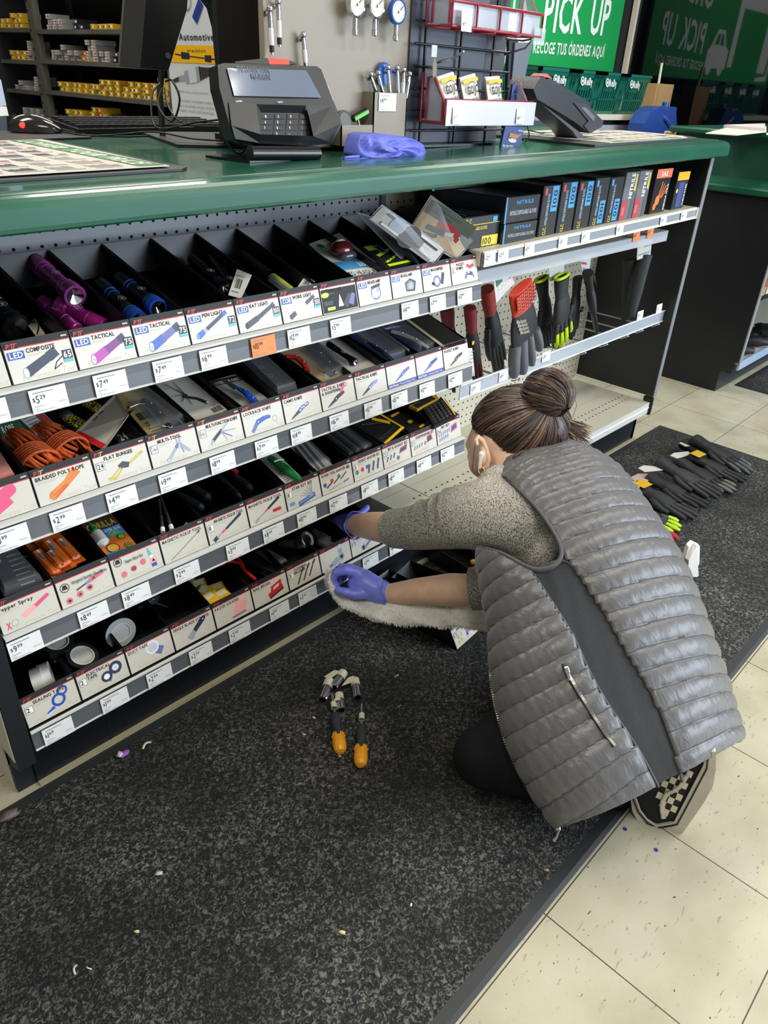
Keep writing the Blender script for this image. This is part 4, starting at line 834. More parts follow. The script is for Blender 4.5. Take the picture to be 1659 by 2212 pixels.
for r in range(4):
    for q_ in range(4):
        x0 = 566 + q_ * 27 + r * -1; y0 = 246 + r * 12.4
        m = MB(); mt = [BLK] * 4; P4 = [(x0, y0), (x0 + 24, y0 + .6), (x0 + 24.5, y0 + 11), (x0, y0 + 10.4)]
        m.prism([tp(x, y, -.001) for x, y in P4], (0, .003, 0), M('17181b', .5))
        lab = '123X456<7890'[r * 4 + q_] if r < 3 else '.0-o'[q_]
        cc = WHITE if q_ < 3 else [RED, YEL, M('4a9a6a', .5), M('4a9a6a', .5)][r]
        o_ = tp(x0 + 7, y0 + 8, -.0016); m.text({'<': 'C', 'X': 'X'}.get(lab, lab), o_, (1, 0, 0), (0, .2, 1), .0042, cc, width=.003); bld(m, 'key')
m = MB(); m.tube([tp(694, 150, .002), tp(735, 262, .002)], .0016, CHROME, 6); bld(m, 'chrome_edge')
m = MB(); pl([(535, 132), (505, 138), (678, 144)], BLK, .004); m = MB()
m.prism([tp(508, 133, .006), tp(578, 125, .006), tp(583, 139, .006), tp(508, 136, .006)], NB * .35, tb2); m.prism([tp(578, 125, .006), tp(625, 129, .006), tp(625, 140, .006), tp(583, 139, .006)], NB * .35, M('e0452c', .4)); m.prism([tp(625, 130, .006), tp(643, 138, .006), tp(625, 140, .006)], NB * .35, tb2); bld(m, 'printer_cap')
m = MB(); P = []
for i in range(11):
    q = PI * (.1 + .95 * i / 10); P.append([pz(539, 331, .10) + V((0, -.012 * math.sin(q) + .02, .0135 * math.cos(q))), pz(686, 331, .10) + V((0, -.012 * math.sin(q) + .02, .0135 * math.cos(q)))])
sm_ = M('0f1012', .22); L0, L1 = pz(539, 331, .10), pz(686, 331, .10)
m.tube([L0, L0.lerp(L1, .5), L1], .0125, sm_, 20); m.prism([V((L0.x, .10, ctz(L0.x) + .0005)), V((L1.x, .10, ctz(L1.x) + .0005)), V((L1.x, .21, ctz(L1.x) + .0005)), V((L0.x - .02, .21, ctz(L0.x) + .0005))], (0, 0, .004), sm_); m.prism([L0 + V((.01, .012, 0)), L1 + V((-.01, .012, 0)), tp(660, 300, .03), tp(560, 300, .03)], (0, .006, 0), sm_); bld(m, 'stand')
# accessory display: grey panel
t = thing('gauge_display', 'grey metal display panel holding tyre gauges beside the card terminal', 'display stand', pz(730, 312, .22))
gp = M('93897a', .5, bump=.05); PL = [pz(578, -60, .22), pz(889, -60, .22), pz(878, 322, .22), pz(578, 322, .22)]
x0, x1 = PL[3].x, PL[2].x; m = MB(); m.box(x0 + .0, x1, .22, .235, ctz(0) + .004, 1.5, gp); m.box(x0 + .0, x1, .235, .40, ctz(0) + .004, ctz(0) + .02, BLK); bld(m, 'panel')
def pocket(p, q_, top, d, nm):
    a = pz(p[0], p[1], .22 - d); b = pz(q_[0], q_[1], .22 - d); zt = pz(*top, .22 - d).z; m = MB()
    m.box(a.x, b.x, .22 - d, .223 - d, a.z, zt, gp); m.box(a.x, a.x + .002, .22 - d, .22, a.z, zt, gp); m.box(b.x - .002, b.x, .22 - d, .22, a.z, zt, gp); m.box(a.x, b.x, .22 - d, .22, a.z, a.z + .002, gp); bld(m, nm); return a, b, zt
pA = pocket((805, 308), (874, 306), (840, 200), .035, 'pocket'); pB = pocket((737, 318), (805, 318), (770, 270), .035, 'pocket')
# tag on the pocket
price_tag(837, 221, '4.49', None, y=.183, label='white price label reading $4.49 on the grey gauge pocket', z=pz(837, 221, .183).z).rotation_euler = (0, 0, 0)
# round gauges
def gauge(px, py, rim, label):
    c0 = pz(px, py, .195); t = thing('pressure_gauge', label, 'pressure gauge', c0); T = rot('X', 90)
    m = MB(); m.lathe([(0, -.008), (.020, -.008), (.0235, -.004), (.0235, .006), (.021, .008), (.019, .006)], rim, 32, T); m.build('rim', t)
    m = MB(); m.lathe([(.019, .006), (0, .0062)], M('e8e6e0', .3), 24, T); 
    for k in range(20):
        q = R_(-50 + 280 * k / 19); m.box(-.0003, .0003, -.0072, -.0068, .0145, .017, INK, T=rot('Y', math.degrees(q) - 90))
    m.text('GAUGE', (-.006, -.0072, .008), (1, 0, 0), (0, 0, 1), .0025, INK, width=.012) if 0 else None; m.build('dial', t)
    m = MB(); m.box(-.0008, .0008, -.009, -.0083, -.006, .0155, INK, T=rot('Y', 48)); m.lathe([(0, .0095), (.0022, .0095), (.0022, .007)], M('c9a23a', .3, 1), 10, T); m.build('needle', t)
    m = MB(); m.lathe([(.0045, -.022), (.005, -.03), (.005, -.042), (.0062, -.043), (.0062, -.052), (.003, -.054), (0, -.054)], CHROME, 12); m.build('stem', t)
gauge(768, 9, CHROME, 'round chrome pressure gauge, leftmost of three at the top'); gauge(811, 12, CHROME, 'round chrome pressure gauge in the middle of three'); gauge(857, 25, M('2b66b8', .35), 'round pressure gauge with blue rim, rightmost of three')
# pencil gauges
def pencil(a, b, label, wh=True, y=.205, body=BLK, L=None):
    A = pz(*a, y); B_ = pz(*b, y); d = (B_ - A); ln = d.length; T = frame(A, (B_ - A).orthogonal(), d.cross((B_ - A).orthogonal())); T = tr(A) @ d.to_track_quat('Z', 'Y').to_matrix().to_4x4()
    t = thing('tyre_gauge', label, 'tyre gauge', A)
    def part(m, n): m.build(n, t)
    T = d.to_track_quat('Z', 'Y').to_matrix().to_4x4()
    m = MB(); m.lathe([(0, .012), (.0042, .012), (.0042, .03), (.0046, .03), (.0046, ln * .95), (.003, ln * .95), (.003, ln), (0, ln)], body, 12, T, ms=[CHROME, CHROME, CHROME, body, body, CHROME, CHROME]); part(m, 'barrel')
    m = MB(); m.blob((0, 0, .004), (.006, .006, .006), CHROME, 8); m.lathe([(0, -.012), (.0055, -.012), (.0065, -.006), (.005, 0)], CHROME, 12, rot('X', 70)); m.lathe([(.0036, -.0122), (0, -.0118)], BLK, 10, rot('X', 70)); m.lathe([(.003, 0), (.0045, .012)], CHROME, 10, T); part(m, 'head')
    if wh: m = MB(); m.lathe([(.0049, ln * .38), (.0049, ln * .78)], M('e4e2dc', .4), 12, T); part(m, 'scale_label')
pencil((583, 24), (588, 118), 'black pencil tyre gauge hanging at the left edge of the grey panel'); pencil((601, 8), (604, 101), 'black pencil tyre gauge hanging second from the left, higher up')
pencil((655, 80), (661, 150), 'silver pencil tyre gauge hanging behind the terminal', body=CHROME)
for (a, b, bd, nm) in (((801, 165), (818, 215), BLK, 'leftmost, black'), ((817, 162), (830, 215), CHROME, 'second from left'), ((838, 150), (843, 215), CHROME, 'third, tallest chrome'), ((858, 151), (860, 215), CHROME, 'fourth'), ((872, 155), (869, 215), BLK, 'fifth, with white scale'), ((885, 164), (876, 215), CHROME, 'rightmost')):
    pencil(a, b, 'tyre gauge standing in the grey pocket, ' + nm, wh=nm.startswith('fifth'), y=.20, body=bd)
c0 = pz(829, 160, .213); t = thing('pressure_gauge', 'blue-rimmed round gauge behind the tyre gauges in the pocket', 'pressure gauge', c0); m = MB(); m.lathe([(0, -.003), (.020, -.003), (.023, 0), (.022, .004), (.019, .003), (0, .003)], M('2b66b8', .35), 28, rot('X', 90)); m.build('rim', t)
c0 = pz(742, 262, .203); t = thing('pressure_gauge', 'black dial gauge lying in the low grey pocket', 'pressure gauge', c0); m = MB(); m.lathe([(0, -.006), (.020, -.006), (.022, 0), (.021, .006), (.017, .006), (0, .004)], BLKG, 28, rot('X', 70)); m.build('rim', t); m = MB(); m.lathe([(.016, .0066), (0, .0066)], M('5a5d60', .4), 20, rot('X', 70)); m.build('dial', t)
a, b = pz(760, 258, .2), pz(794, 239, .2); t = thing('tyre_gauge', 'black and bright green digital tyre gauge in the low grey pocket', 'tyre gauge', a); T = frame((0, 0, 0), b - a, (0, -.3, 1)); m = MB(); m.box(0, (b - a).length, -.007, .007, -.007, .007, BLK, T, bev=.004); m.build('case', t); m = MB(); T2 = frame((0, 0, 0), b - a, (0, 0, 1)); m.box(.003, (b - a).length - .003, -.004, .004, .0068, .0078, M('5ac82a', .4), T2, bev=.001); m.build('green_insert', t); m = MB(); m.tube([(.018, 0, 0), (.02, -.005, -.016)], .003, CHROME, 8); m.blob((.021, -.006, -.020), (.009, .006, .004), CHROME, 8); m.build('chuck', t)
# wire grid rack
t = thing('wire_rack', 'black wire grid rack carrying red baskets on the counter', 'display rack', (.17, .2, ctz(.17)))
gx0, gx1 = -.015, .355; wire = M('0e0f12', .3); m = MB(); zz = [pz(900, 326, .2).z + .0435 * i for i in range(12)]
for z in zz: m.tube([(gx0, .2, z), (gx1 - (.0 if z < 1.18 else .0), .2, z)], .0028, wire, 6)
for x in (.025, .155, .285): m.tube([(x, .205, ctz(x) + .002), (x, .205, 1.55)], .0034, wire, 6)
m.box(-.015, .36, .17, .24, ctz(.1) + .001, ctz(.1) + .006, wire); bld(m, 'wire_grid')
m = MB(); m.box(gx0, gx1 - .09, .215, .235, ctz(.1) + .007, 1.55, M('3c4150', .45)); m.box(gx1 - .09, gx1 + .005, .222, .24, ctz(.2) + .007, 1.5, M('23252c', .4)); bld(m, 'back_panel')
# red wire baskets with clear liners
rw = M('9c1f30', .35, coat=.3); clr = M('dfe4f0', .12, alpha=.42, coat=.5)
def rbask(z0, h, yf, label, label2):
    t = thing('wire_basket', label, 'basket', (.19, .15, z0)); X0, X1 = .012, .362; yb_ = .195
    def B2(m, n): o = m.build(n, t); o.location = -V(t.location)
    m = MB(); r = .0032
    m.tube([(X0, yb_, z0 + h * 2.1), (X0, yb_, z0), (X0, yf, z0), (X0, yf, z0 + h), (X1, yf, z0 + h), (X1, yf, z0), (X1, yb_, z0), (X1, yb_, z0 + h * 2.1)], r, rw, 6)
    m.tube([(X0, yf, z0), (X1, yf, z0)], r, rw, 6); m.tube([(X0, yb_, z0), (X1, yb_, z0)], r, rw, 6)
    for x in (.10, .187, .275): m.tube([(x, yb_, z0), (x, yf, z0), (x, yf, z0 + h)], r * .9, rw, 6)
    for x in (X0 + .006, X1 - .006): m.tube([(x, yb_ - .012, z0 + .004), (x, yb_ - .012, z0 + h * 1.9), (x, yb_ - .03, z0 + h * 1.9), (x, yf + .012, z0 + h * 1.0), (x, yf + .012, z0 + .004)], r * .9, rw, 6)
    B2(m, 'wire_frame')
    m = MB(); m.box(X0 + .004, X1 - .004, yf + .0045, yf + .0060, z0 + .004, z0 + h - .003, clr) if z0 > 1.2 else m.box(X0 - .002, X1 + .008, yf - .007, yf - .005, z0 - .004, z0 + h, M('dcdcec', .25, alpha=.82, coat=.4))
    m.box(X0 + .004, X1 - .004, yf + .006, yb_, z0 + .004, z0 + .006, clr)
    for x in (X0 + .010, X1 - .012): m.prism([(x, yb_ - .004, z0 + .006), (x, yb_ - .004, z0 + h * 2.0), (x, yb_ - .03, z0 + h * 2.0), (x, yf + .008, z0 + h), (x, yf + .008, z0 + .006)], (.0012, 0, 0), clr)
    B2(m, 'clear_liner')
rbask(1.108, .048, .122, 'red wire basket with clear front holding the hand wipe packets', '')
rbask(1.297, .046, .122, 'empty red wire basket at the top of the wire rack', '')
ZB = 1.131
def tg(px, py, pr, lab, w_=.034, h_=.034, y=.112): o = price_tag(px, py, pr, None, y=y, label=lab, w_=w_, h_=h_, z=pz(px, py, y).z); o.rotation_euler = (R_(-4), 0, 0)
tg(988, 250, '2.79', 'white price label reading $2.79 on the lower red basket'); tg(1124, 251, '89.9', 'white price label at the right of the lower red basket'); tg(1008, 45, '10.99', 'white price label reading $10.99 on the upper red basket', .036, .04)
for px, py, a, nm in ((985, 190, -12, 'leftmost'), (1030, 192, -11, 'middle'), (1078, 186, -4, 'rightmost')):
    c0 = pz(px, py + 28, .145); t = thing('wipe_packet', 'white and yellow foil hand scrub packet, %s of three in the basket' % nm, 'packet', (c0.x, .145, ZB - .012)); T = rot('Y', a) @ rot('X', -14) 
    w_, h_ = .058, .092; m = MB(); P = []
    for i in range(9):
        v = i / 8; P.append([T @ V(((u - .5) * w_ * (1 - .02 * math.sin(6 * v)), -.006 * math.sin(PI * u) * math.sin(PI * min(1, v * 1.1)), v * h_)) for u in [j / 8 for j in range(9)]])
    m.grid(P, M('d8d2c6', .3, coat=.3)); P2 = [[p + V((0, .004, 0)) for p in r] for r in P]; m.grid(P2, M('c9c6bf', .3)); m.build('pouch', t)
    m = MB(); c = Card(m, T @ V((-w_ / 2, -.0068, 0)), T.to_3x3() @ V((1, 0, 0)), T.to_3x3() @ V((0, 0, 1)), T.to_3x3() @ V((0, -1, 0)))
    c.rect(.002, .076, w_ - .002, .084, YEL); c.text('GOJO', .012, .052, .017, 'k', width=.040); c.ring(.03, .058, .02, .0015, 'd', a0=.1, a1=.5); c.text('SCRUBBING TOWELS', .008, .036, .006, 'd', width=.046)
    for r in range(3): c.rect(.01, .026 - r * .006, .045 - r * .004, .0275 - r * .006, 'g')
    m.build('print', t)
# hanging coin-shaped tags on a hook
c0 = pz(938, 148, .17); t = thing('tag_hook', 'chrome hook with thin round metal tags on the wire rack', 'hook', c0)
m = MB(); m.tube([pz(945, 135, .195), pz(955, 132, .17), pz(980, 126, .13), pz(1000, 112, .115)], .0026, STEEL, 6); m.blob(pz(1000, 112, .115), (.004,) * 3, STEEL, 6); bld(m, 'hook_wire')
for k in range(4):
    m = MB(); m.lathe([(0, 0), (.0195, 0), (.0195, .0012), (0, .0012)], M('c4b8a4', .35, .5), 24, tr(.006 * k - .008, .004 * k - .006, -.001 * k) @ rot('Z', 30) @ rot('X', 90)); m.build('round_tag', t)
m = MB(); m.box(-.010, .008, .002, .004, .022, .045, M('cfd2d2', .4)); m.build('hang_tab', t)
# blue booklets
def booklet(q, y, label, words):
    P = [pz(a_, b_, y) for a_, b_ in q]; t = thing('booklet', label, 'booklet', P[3]); m = MB(); m.prism(P, (0, .006, 0), M('2c3f7c', .4)); bld(m, 'cover', t)
    m = MB(); c = Card(m, P[3] + V((0, -.001, 0)), P[2] - P[3], P[0] - P[3], (0, -1, 0)); w_ = (P[2] - P[3]).length; h_ = (P[0] - P[3]).length
    for s_, u, v, hh, cc, wd in words: c.text(s_, u * w_, v * h_, hh * h_, cc, width=wd * w_)
    if 'dog' in label: c.disc(.5 * w_, .38 * h_, .22 * w_, 'l', ry=.1 * h_); c.bar(.28 * w_, .62 * h_, .72 * w_, .58 * h_, .10 * h_, M('b0763a', .5)); c.bar(.70 * w_, .58 * h_, .86 * w_, .72 * h_, .05 * h_, M('b0763a', .5)); [c.bar((.3 + .13 * i) * w_, .58 * h_, (.24 + .15 * i) * w_, .36 * h_, .02 * h_, M('b0763a', .5)) for i in range(4)]
    bld(m, 'print', t)
booklet([(1092, 272), (1133, 275), (1122, 323), (1082, 318)], .118, 'blue card with running dog picture standing under the basket', [('See the Difference', .05, .06, .09, 'w', .85), ('after', .7, .86, .07, 'w', .25)])
booklet([(1108, 182), (1152, 195), (1146, 222), (1103, 218)], .165, 'blue booklet leaning in the red basket at its right end', [('MICROFIBRE', .1, .5, .18, 'd', .7), ('WIPE', .15, .1, .3, 'k', .75)])
# chrome scanner hook and hanging shape right of the rack
m = MB(); m.tube([pz(1092, 84, .2), pz(1130, 88, .16), pz(1150, 84, .13)], .0024, STEEL, 6); tag(m.build('hook'), 'empty chrome hook under the upper basket', 'hook')
m = MB(); m.tube([pz(1090, 118, .2), pz(1115, 110, .16), pz(1135, 104, .14), pz(1146, 90, .125)], .0024, STEEL, 6); m.box(pz(1154, 75, .12).x, pz(1178, 75, .12).x, .12, .122, pz(1160, 97, .12).z, pz(1160, 60, .12).z, clr); tag(m.build('hook'), 'bent chrome hook with clear tab at the right of the upper basket', 'hook')
a = pz(1098, 96, .235); b = pz(1125, 180, .3)
t = thing('blister_pack', 'clear moulded pack hanging behind the wire rack', 'package', a); m = MB(); m.blob(a + V((0, .02, -.025)), (.018, .012, .04), clr, 8); m.blob(a + V((.0, .02, -.09)), (.016, .012, .035), clr, 8); bld(m, 'shell')
t = thing('side_panel_board', 'grey leaning board behind the right edge of the wire rack', 'board', pz(1100, 180, .4)); m = MB(); m.prism([pz(1113, 92, .36), pz(1150, 92, .36), pz(1128, 196, .36), pz(1104, 196, .36)], (0, .01, 0), M('60646e', .4)); m.prism([pz(1100, 85, .365), pz(1120, 85, .365), pz(1106, 200, .365), pz(1096, 200, .365)], (0, .01, 0), BLKG); m.prism([pz(1098, 196, .365), pz(1130, 196, .365), V((pz(1130, 196, .365).x, .365, 1.065)), V((pz(1098, 196, .365).x, .365, 1.065))], (0, .01, 0), BLKG); bld(m, 'board')
# second terminal, side view
t = thing('card_terminal', 'black card terminal tilted on its stand, seen from the side at right', 'card terminal', pz(1250, 310, .13))
D_ = V((-.01, .075, .0)); y = .13
m = MB(); m.prism([pz(a_, b_, y) for a_, b_ in ((1152, 192), (1168, 166), (1186, 168), (1275, 222), (1283, 262), (1268, 284), (1240, 262), (1160, 214))], D_, M('0e1013', .4, bump=.2)); bld(m, 'body')
m = MB(); m.prism([pz(a_, b_, y - .004) for a_, b_ in ((1240, 222), (1265, 224), (1304, 262), (1300, 274), (1275, 288), (1262, 272), (1272, 262))], D_ + V((0, .01, 0)), M('3a3c42', .3)); m.prism([pz(a_, b_, y - .006) for a_, b_ in ((1255, 232), (1266, 232), (1286, 252), (1282, 262))], (0, .003, 0), M('6a6c74', .3)); bld(m, 'keypad_cover')
m = MB(); m.prism([pz(a_, b_, y) for a_, b_ in ((1174, 165), (1182, 159), (1193, 170), (1180, 171))], D_ * .5, M('c85a62', .4)); bld(m, 'printer_cap')
m = MB(); q = [pz(a_, b_, y + .01) for a_, b_ in ((1152, 200), (1158, 214), (1245, 280), (1262, 294), (1272, 300), (1253, 312), (1247, 298), (1238, 284), (1150, 208))]; m.prism(q, D_ * .9, M('4a4c50', .35)); bld(m, 'stand')
m = MB(); b1 = [onc(*p_) for p_ in ((1128, 302), (1250, 311), (1272, 300), (1170, 290))]; m.prism(b1, (0, 0, .003), BLK); bld(m, 'foot_plate')
k0 = pz(1136, 268, .62); t = thing('keyboard', 'dark keyboard behind the tilted terminal at the right', 'keyboard', (k0.x, .62, ctz(k0.x))); m = MB(); m.box(0, .36, 0, .14, 0, .018, M('3d4048', .4)); m.build('case', t); m = MB(); [m.box(.008 + i * .024, .028 + i * .024, -.001 + j * .03, .022 + j * .03, .018, .024, M('8b93a8', .4)) for i in range(14) for j in range(4)]; m.build('keys', t)
cable([(1139, 272, .16), (1143, 292, .15), (1136, 306, .14), (1132, 300, .2)], .0018, 'thin black cable by the blue dog card')
cable([(1143, 282, .2), (1180, 290, .3), (1205, 296, .3), (1185, 286, .42), (1160, 280, .5)], .0018, 'thin black cable coiled behind the tilted terminal')
# crumpled blue nitrile gloves on the counter
def crumple(name, pts, y, seed, amp, m_, label, depth):
    rg = random.Random(seed); P = [pz(a_, b_, y) for a_, b_ in pts]; c0 = sum(P, V((0, 0, 0))) / len(P); n = len(P)
    t = thing(name, label, 'gloves', c0); rows = 14; G_ = []
    ph = [(rg.uniform(2, 9), rg.uniform(2, 9), rg.uniform(0, 6)) for _ in range(7)]
    L_ = []
    for i in range(n):
        for k in range(3): L_.append(P[i].lerp(P[(i + 1) % n], k / 3))
    for r in range(rows + 1):
        u = r / rows; a_ = math.cos(u * PI / 2); row = []
        for i, p in enumerate(L_):
            q = 2 * PI * i / len(L_); d = (p - c0) * a_; w_ = sum(math.sin(f1 * q + f2 * u * 3 + f3) for f1, f2, f3 in [(round(f[0]), f[1], f[2]) for f in ph]) * amp * math.sin(u * PI) ** .5
            row.append(c0 + d + V((0, -math.sin(u * PI / 2) * depth - w_, 0)))
        G_.append(row)
    m = MB(); m.grid(G_, m_, True); G2 = [[V((p.x, 2 * y + .03 - p.y * 1.0, p.z)) for p in r] for r in G_[:1]] ; m.prism(G_[0][::1], (0, depth * 1.2, 0), m_, smooth=True); o = m.build('glove_heap', t); o.location = -c0
    return t
crumple('nitrile_gloves', [(770, 318), (778, 292), (790, 288), (840, 290), (868, 294), (890, 300), (912, 312), (916, 330), (905, 352), (880, 347), (850, 345), (818, 348), (800, 346), (775, 343), (768, 334)], .085, 4, .0022, M('6c74d6', .4), 'crumpled violet-blue nitrile gloves lying on the counter', .03)
m = MB(); m.tube([pz(775, 338, .075), pz(760, 339, .07), pz(745, 340, .07), pz(742, 344, .07), pz(760, 346, .07), pz(790, 345, .07)], [.003, .003, .002, .002, .003, .004], M('6c74d6', .4), 8); tag(m.build('nitrile_glove_cuff'), 'thin curled cuff of the violet-blue glove heap at its left', 'glove')
# left edge card holder
t = thing('leaflet_holder', 'leaflet and price card at the far left edge of the counter', 'leaflet holder', pz(5, 280, .6)); m = MB(); m.prism([pz(-20, 165, .6), pz(2, 172, .6), pz(14, 228, .6), pz(-20, 232, .6)], (0, .004, 0), M('b9c6e6', .4)); bld(m, 'leaflet'); m = MB(); m.prism([pz(-20, 230, .598), pz(14, 230, .598), pz(19, 250, .598), pz(-20, 251, .598)], (0, .004, 0), WHITE); m.prism([pz(-20, 252, .6), pz(14, 252, .6), pz(16, 282, .6), pz(-20, 282, .6)], (0, .02, 0), M('1d2430', .4)); bld(m, 'card')
# ================================================================ GOODS IN THE BINS
CLR2 = M('eef2f6', .06, alpha=.09, coat=.35)
NU = V((0, -.2526, .9676))
def rp(r, px, py, h=.01):
    P0 = V((0, YB, ZR[r])) + NU * (h + .002); d = ray(px, py); return CAM + d * ((P0 - CAM).dot(NU) / d.dot(NU))
def off(mb, name, t): o = mb.build(name, t); o.location = -V(t.location); return o
def bar_(t, name, A, B_, prof, ms, n=18, flat=1):           # lathe from A towards B; prof (r, u 0..1)
    d = B_ - A; L_ = d.length; T = tr(A) @ d.to_track_quat('Z', 'Y').to_matrix().to_4x4()
    m = MB(); m.lathe([(r_, u * L_) for r_, u in prof], ms[0], n, T, ms=[ms[min(i, len(ms) - 1)] for i in range(len(prof) - 1)] if len(ms) > 1 else None); return off(m, name, t)
def torch(r, a, b, rad, c1, ring, label, ha=.022, hb=.02, tape=None, g='loose torches in the top shelf bins'):
    A = rp(r, *a, ha); B_ = rp(r, *b, hb); t = thing('torch', label, 'torch', A, group=g)
    k1 = M(c1, .3, .35); kr = M(ring, .25, .5)
    bar_(t, 'barrel', A, B_, [(rad * .8, .0), (rad * 1.05, 0), (rad * 1.05, .12), (rad * .98, .16), (rad * .98, .2), (rad * .8, .24), (rad * .8, .62), (rad * .88, .63), (rad * .88, .66), (rad * .8, .67), (rad * .8, .70), (rad * .9, .71), (rad * .9, .98), (rad * .8, 1), (0, 1)], [kr, kr, k1, kr, k1, k1, kr, k1, kr, k1, kr, k1, k1, k1])
    bar_(t, 'lens', A, B_, [(0, .05), (rad * .35, .03), (rad * .8, .002)], [CHROME])
    if tape: bar_(t, 'paper_label', A, B_, [(rad * .83, tape[0]), (rad * .83, tape[1])], [M('d8d2c6', .5)])
    d = (B_ - A).normalized(); c0 = A.lerp(B_, .42) + NU * (rad * .83); m = MB(); c = Card(m, c0, d, NU.cross(d), NU); c.ring(0, 0, .007, .0008, 'a'); c.text('M', -.003, -.003, .006, 'a', width=.006); off(m, 'emblem', t)
    return t
torch(0, (163, 640), (70, 562), .0175, '8e2a80', 'b04aa0', 'large purple torch, lens facing out, top shelf left', .044, .03, (.13, .24))
torch(0, (128, 656), (226, 706), .015, 'b02a8e', 'd05ab0', 'bright purple torch lying tail up behind the purple card', .02, .012)
torch(0, (92, 652), (168, 712), .012, 'a02a80', 'c04aa0', 'purple torch partly hidden below the two others', .012, .008)
torch(0, (342, 666), (258, 602), .016, '26272b', '2a57c8', 'black torch with blue ring and toothed lens, right of the pair', .034, .024)
torch(0, (300, 692), (216, 614), .015, '2b2c30', '2a57c8', 'black torch with blue ring, left of the pair', .024, .02, (.85, .99))
torch(0, (36, 706), (-30, 640), .020, '1b1c1f', '1b1c1f', 'black torch end at the left edge of the top shelf', .02, .02)
torch(0, (486, 622), (414, 558), .0115, '141518', '2a2b2f', 'thin black bat torch, left of two in the bin', .026, .022)
torch(0, (530, 655), (456, 556), .012, '18191c', '3a3b3f', 'thin black bat torch with hang tag, right of two', .024, .022)
def pack(r, q, h, th, mt, label, cat='blister pack', draw=None, name='blister_pack', shell=None, group=None, hs=None):
    hs = hs or [h] * 4; P = [rp(r, *p, hs[i]) for i, p in enumerate(q)]          # back-left, back-right, front-right, front-left
    t = thing(name, label, cat, P[3], group=group); n_ = (P[2] - P[3]).cross(P[0] - P[3]).normalized()
    m = MB(); m.prism([p - n_ * th for p in P], n_ * th, mt); off(m, 'backing_card', t)
    if draw: m = MB(); c = Card(m, P[3] + n_ * .0004, P[2] - P[3], P[0] - P[3], n_); draw(c, (P[2] - P[3]).length, (P[0] - P[3]).length, t, P, n_); (off(m, 'print', t) if m.v else None)
    if shell:
        m = MB(); o = n_ * shell; cc = sum(P, V((0, 0, 0))) / 4; T_ = [cc + (p - cc) * .86 + o for p in P]; B2 = [cc + (p - cc) * .96 + n_ * .001 for p in P]
        m.add(B2 + T_, [(i, (i + 1) % 4, 4 + (i + 1) % 4, 4 + i) for i in range(4)] + [(4, 5, 6, 7)], CLR2); off(m, 'clear_shell', t)
    return t
def barcode(c, u, v, w_, h_):
    q = u; i = 0
    while q < u + w_: c.rect(q, v, q + .0006 + .0004 * (i % 3), v + h_, 'k'); q += .0017 + .0005 * (i % 2); i += 1
def tagdraw(c, w_, h_, t, P, n): barcode(c, w_ * .25, h_ * .3, w_ * .45, h_ * .35); c.rect(w_ * .15, h_ * .75, w_ * .8, h_ * .78, 'g'); c.rect(w_ * .15, h_ * .15, w_ * .7, h_ * .18, 'g')
pack(0, [(512, 581), (544, 594), (521, 645), (493, 637)], .05, .001, M('cfccc2', .4), 'white barcode hang tag standing up from the bat light bin', 'hang tag', tagdraw, 'hang_tag', hs=[.055, .055, .04, .04])
pack(0, [(658, 597), (680, 608), (668, 624), (642, 621)], .045, .001, M('d8d6d0', .4), 'white hang tag of the work light peeking over its card', 'hang tag', tagdraw, 'hang_tag')
pack(0, [(378, 538), (420, 532), (450, 560), (420, 560)], .006, .001, M('a39e90', .6), 'pale paper sheet at the back of the bat light bin', 'paper', None, 'paper_sheet')
pack(0, [(58, 700), (80, 696), (98, 722), (78, 726)], .02, .001, M('c9c2ae', .5), 'cream paper tag beside the strap in the composite torch bin', 'hang tag', None, 'hang_tag')
m = MB(); m.tube([rp(0, 62, 700, .03), rp(0, 75, 690, .05), rp(0, 84, 705, .04), rp(0, 80, 722, .02)], .0012, BLK, 6); tag(m.build('wrist_strap'), 'black wrist strap loop in the composite torch bin', 'strap')
A, B_ = rp(0, 520, 548, .022), rp(0, 630, 630, .022); t = thing('work_light', 'black ribbed work light with yellow strip in its bin', 'torch', A)
bar_(t, 'ribbed_handle', A, A.lerp(B_, .6), [(.006, 0)] + [(.0105 if i % 2 else .0088, i / 22) for i in range(1, 22)] + [(.010, 1)], [M('141518', .45)])
m = MB(); T = frame(A.lerp(B_, .6), B_ - A, NU.cross((B_ - A).normalized())); L_ = (B_ - A).length * .4; m.box(0, L_, -.010, .010, -.010, .008, CLEAR, T, bev=.005); off(m, 'clear_head', t); m = MB(); m.box(.006, L_, -.005, .005, .002, .0085, M('c8cc3a', .4), T, bev=.002); off(m, 'light_strip', t)
def hl(c, w_, h_, t, P, n):
    c.rect(.05 * w_, .02 * h_, .95 * w_, .16 * h_, WHITE); c.text('LED HEADLAMP', .05 * w_, .03 * h_, .10 * h_, 'k', width=.85 * w_); c.rect(.05 * w_, .2 * h_, .9 * w_, .42 * h_, M('4a9ad0', .4)); c.text('180', .55 * w_, .24 * h_, .12 * h_, 'w', width=.3 * w_)
    for i in range(3): c.disc((.2 + .25 * i) * w_, .9 * h_, .08 * w_, [M('3a7a5a', .5), M('b0463c', .5), M('c8b070', .5)][i])
pack(0, [(667, 527), (733, 503), (838, 588), (752, 600)], .035, .002, M('d3d0ca', .4), 'white and blue headlamp pack leaning on its card', draw=hl)
c0 = rp(0, 738, 538, .05); t = thing('headlamp', 'dark red headlamp with clear lens on the white and blue pack', 'headlamp', c0)
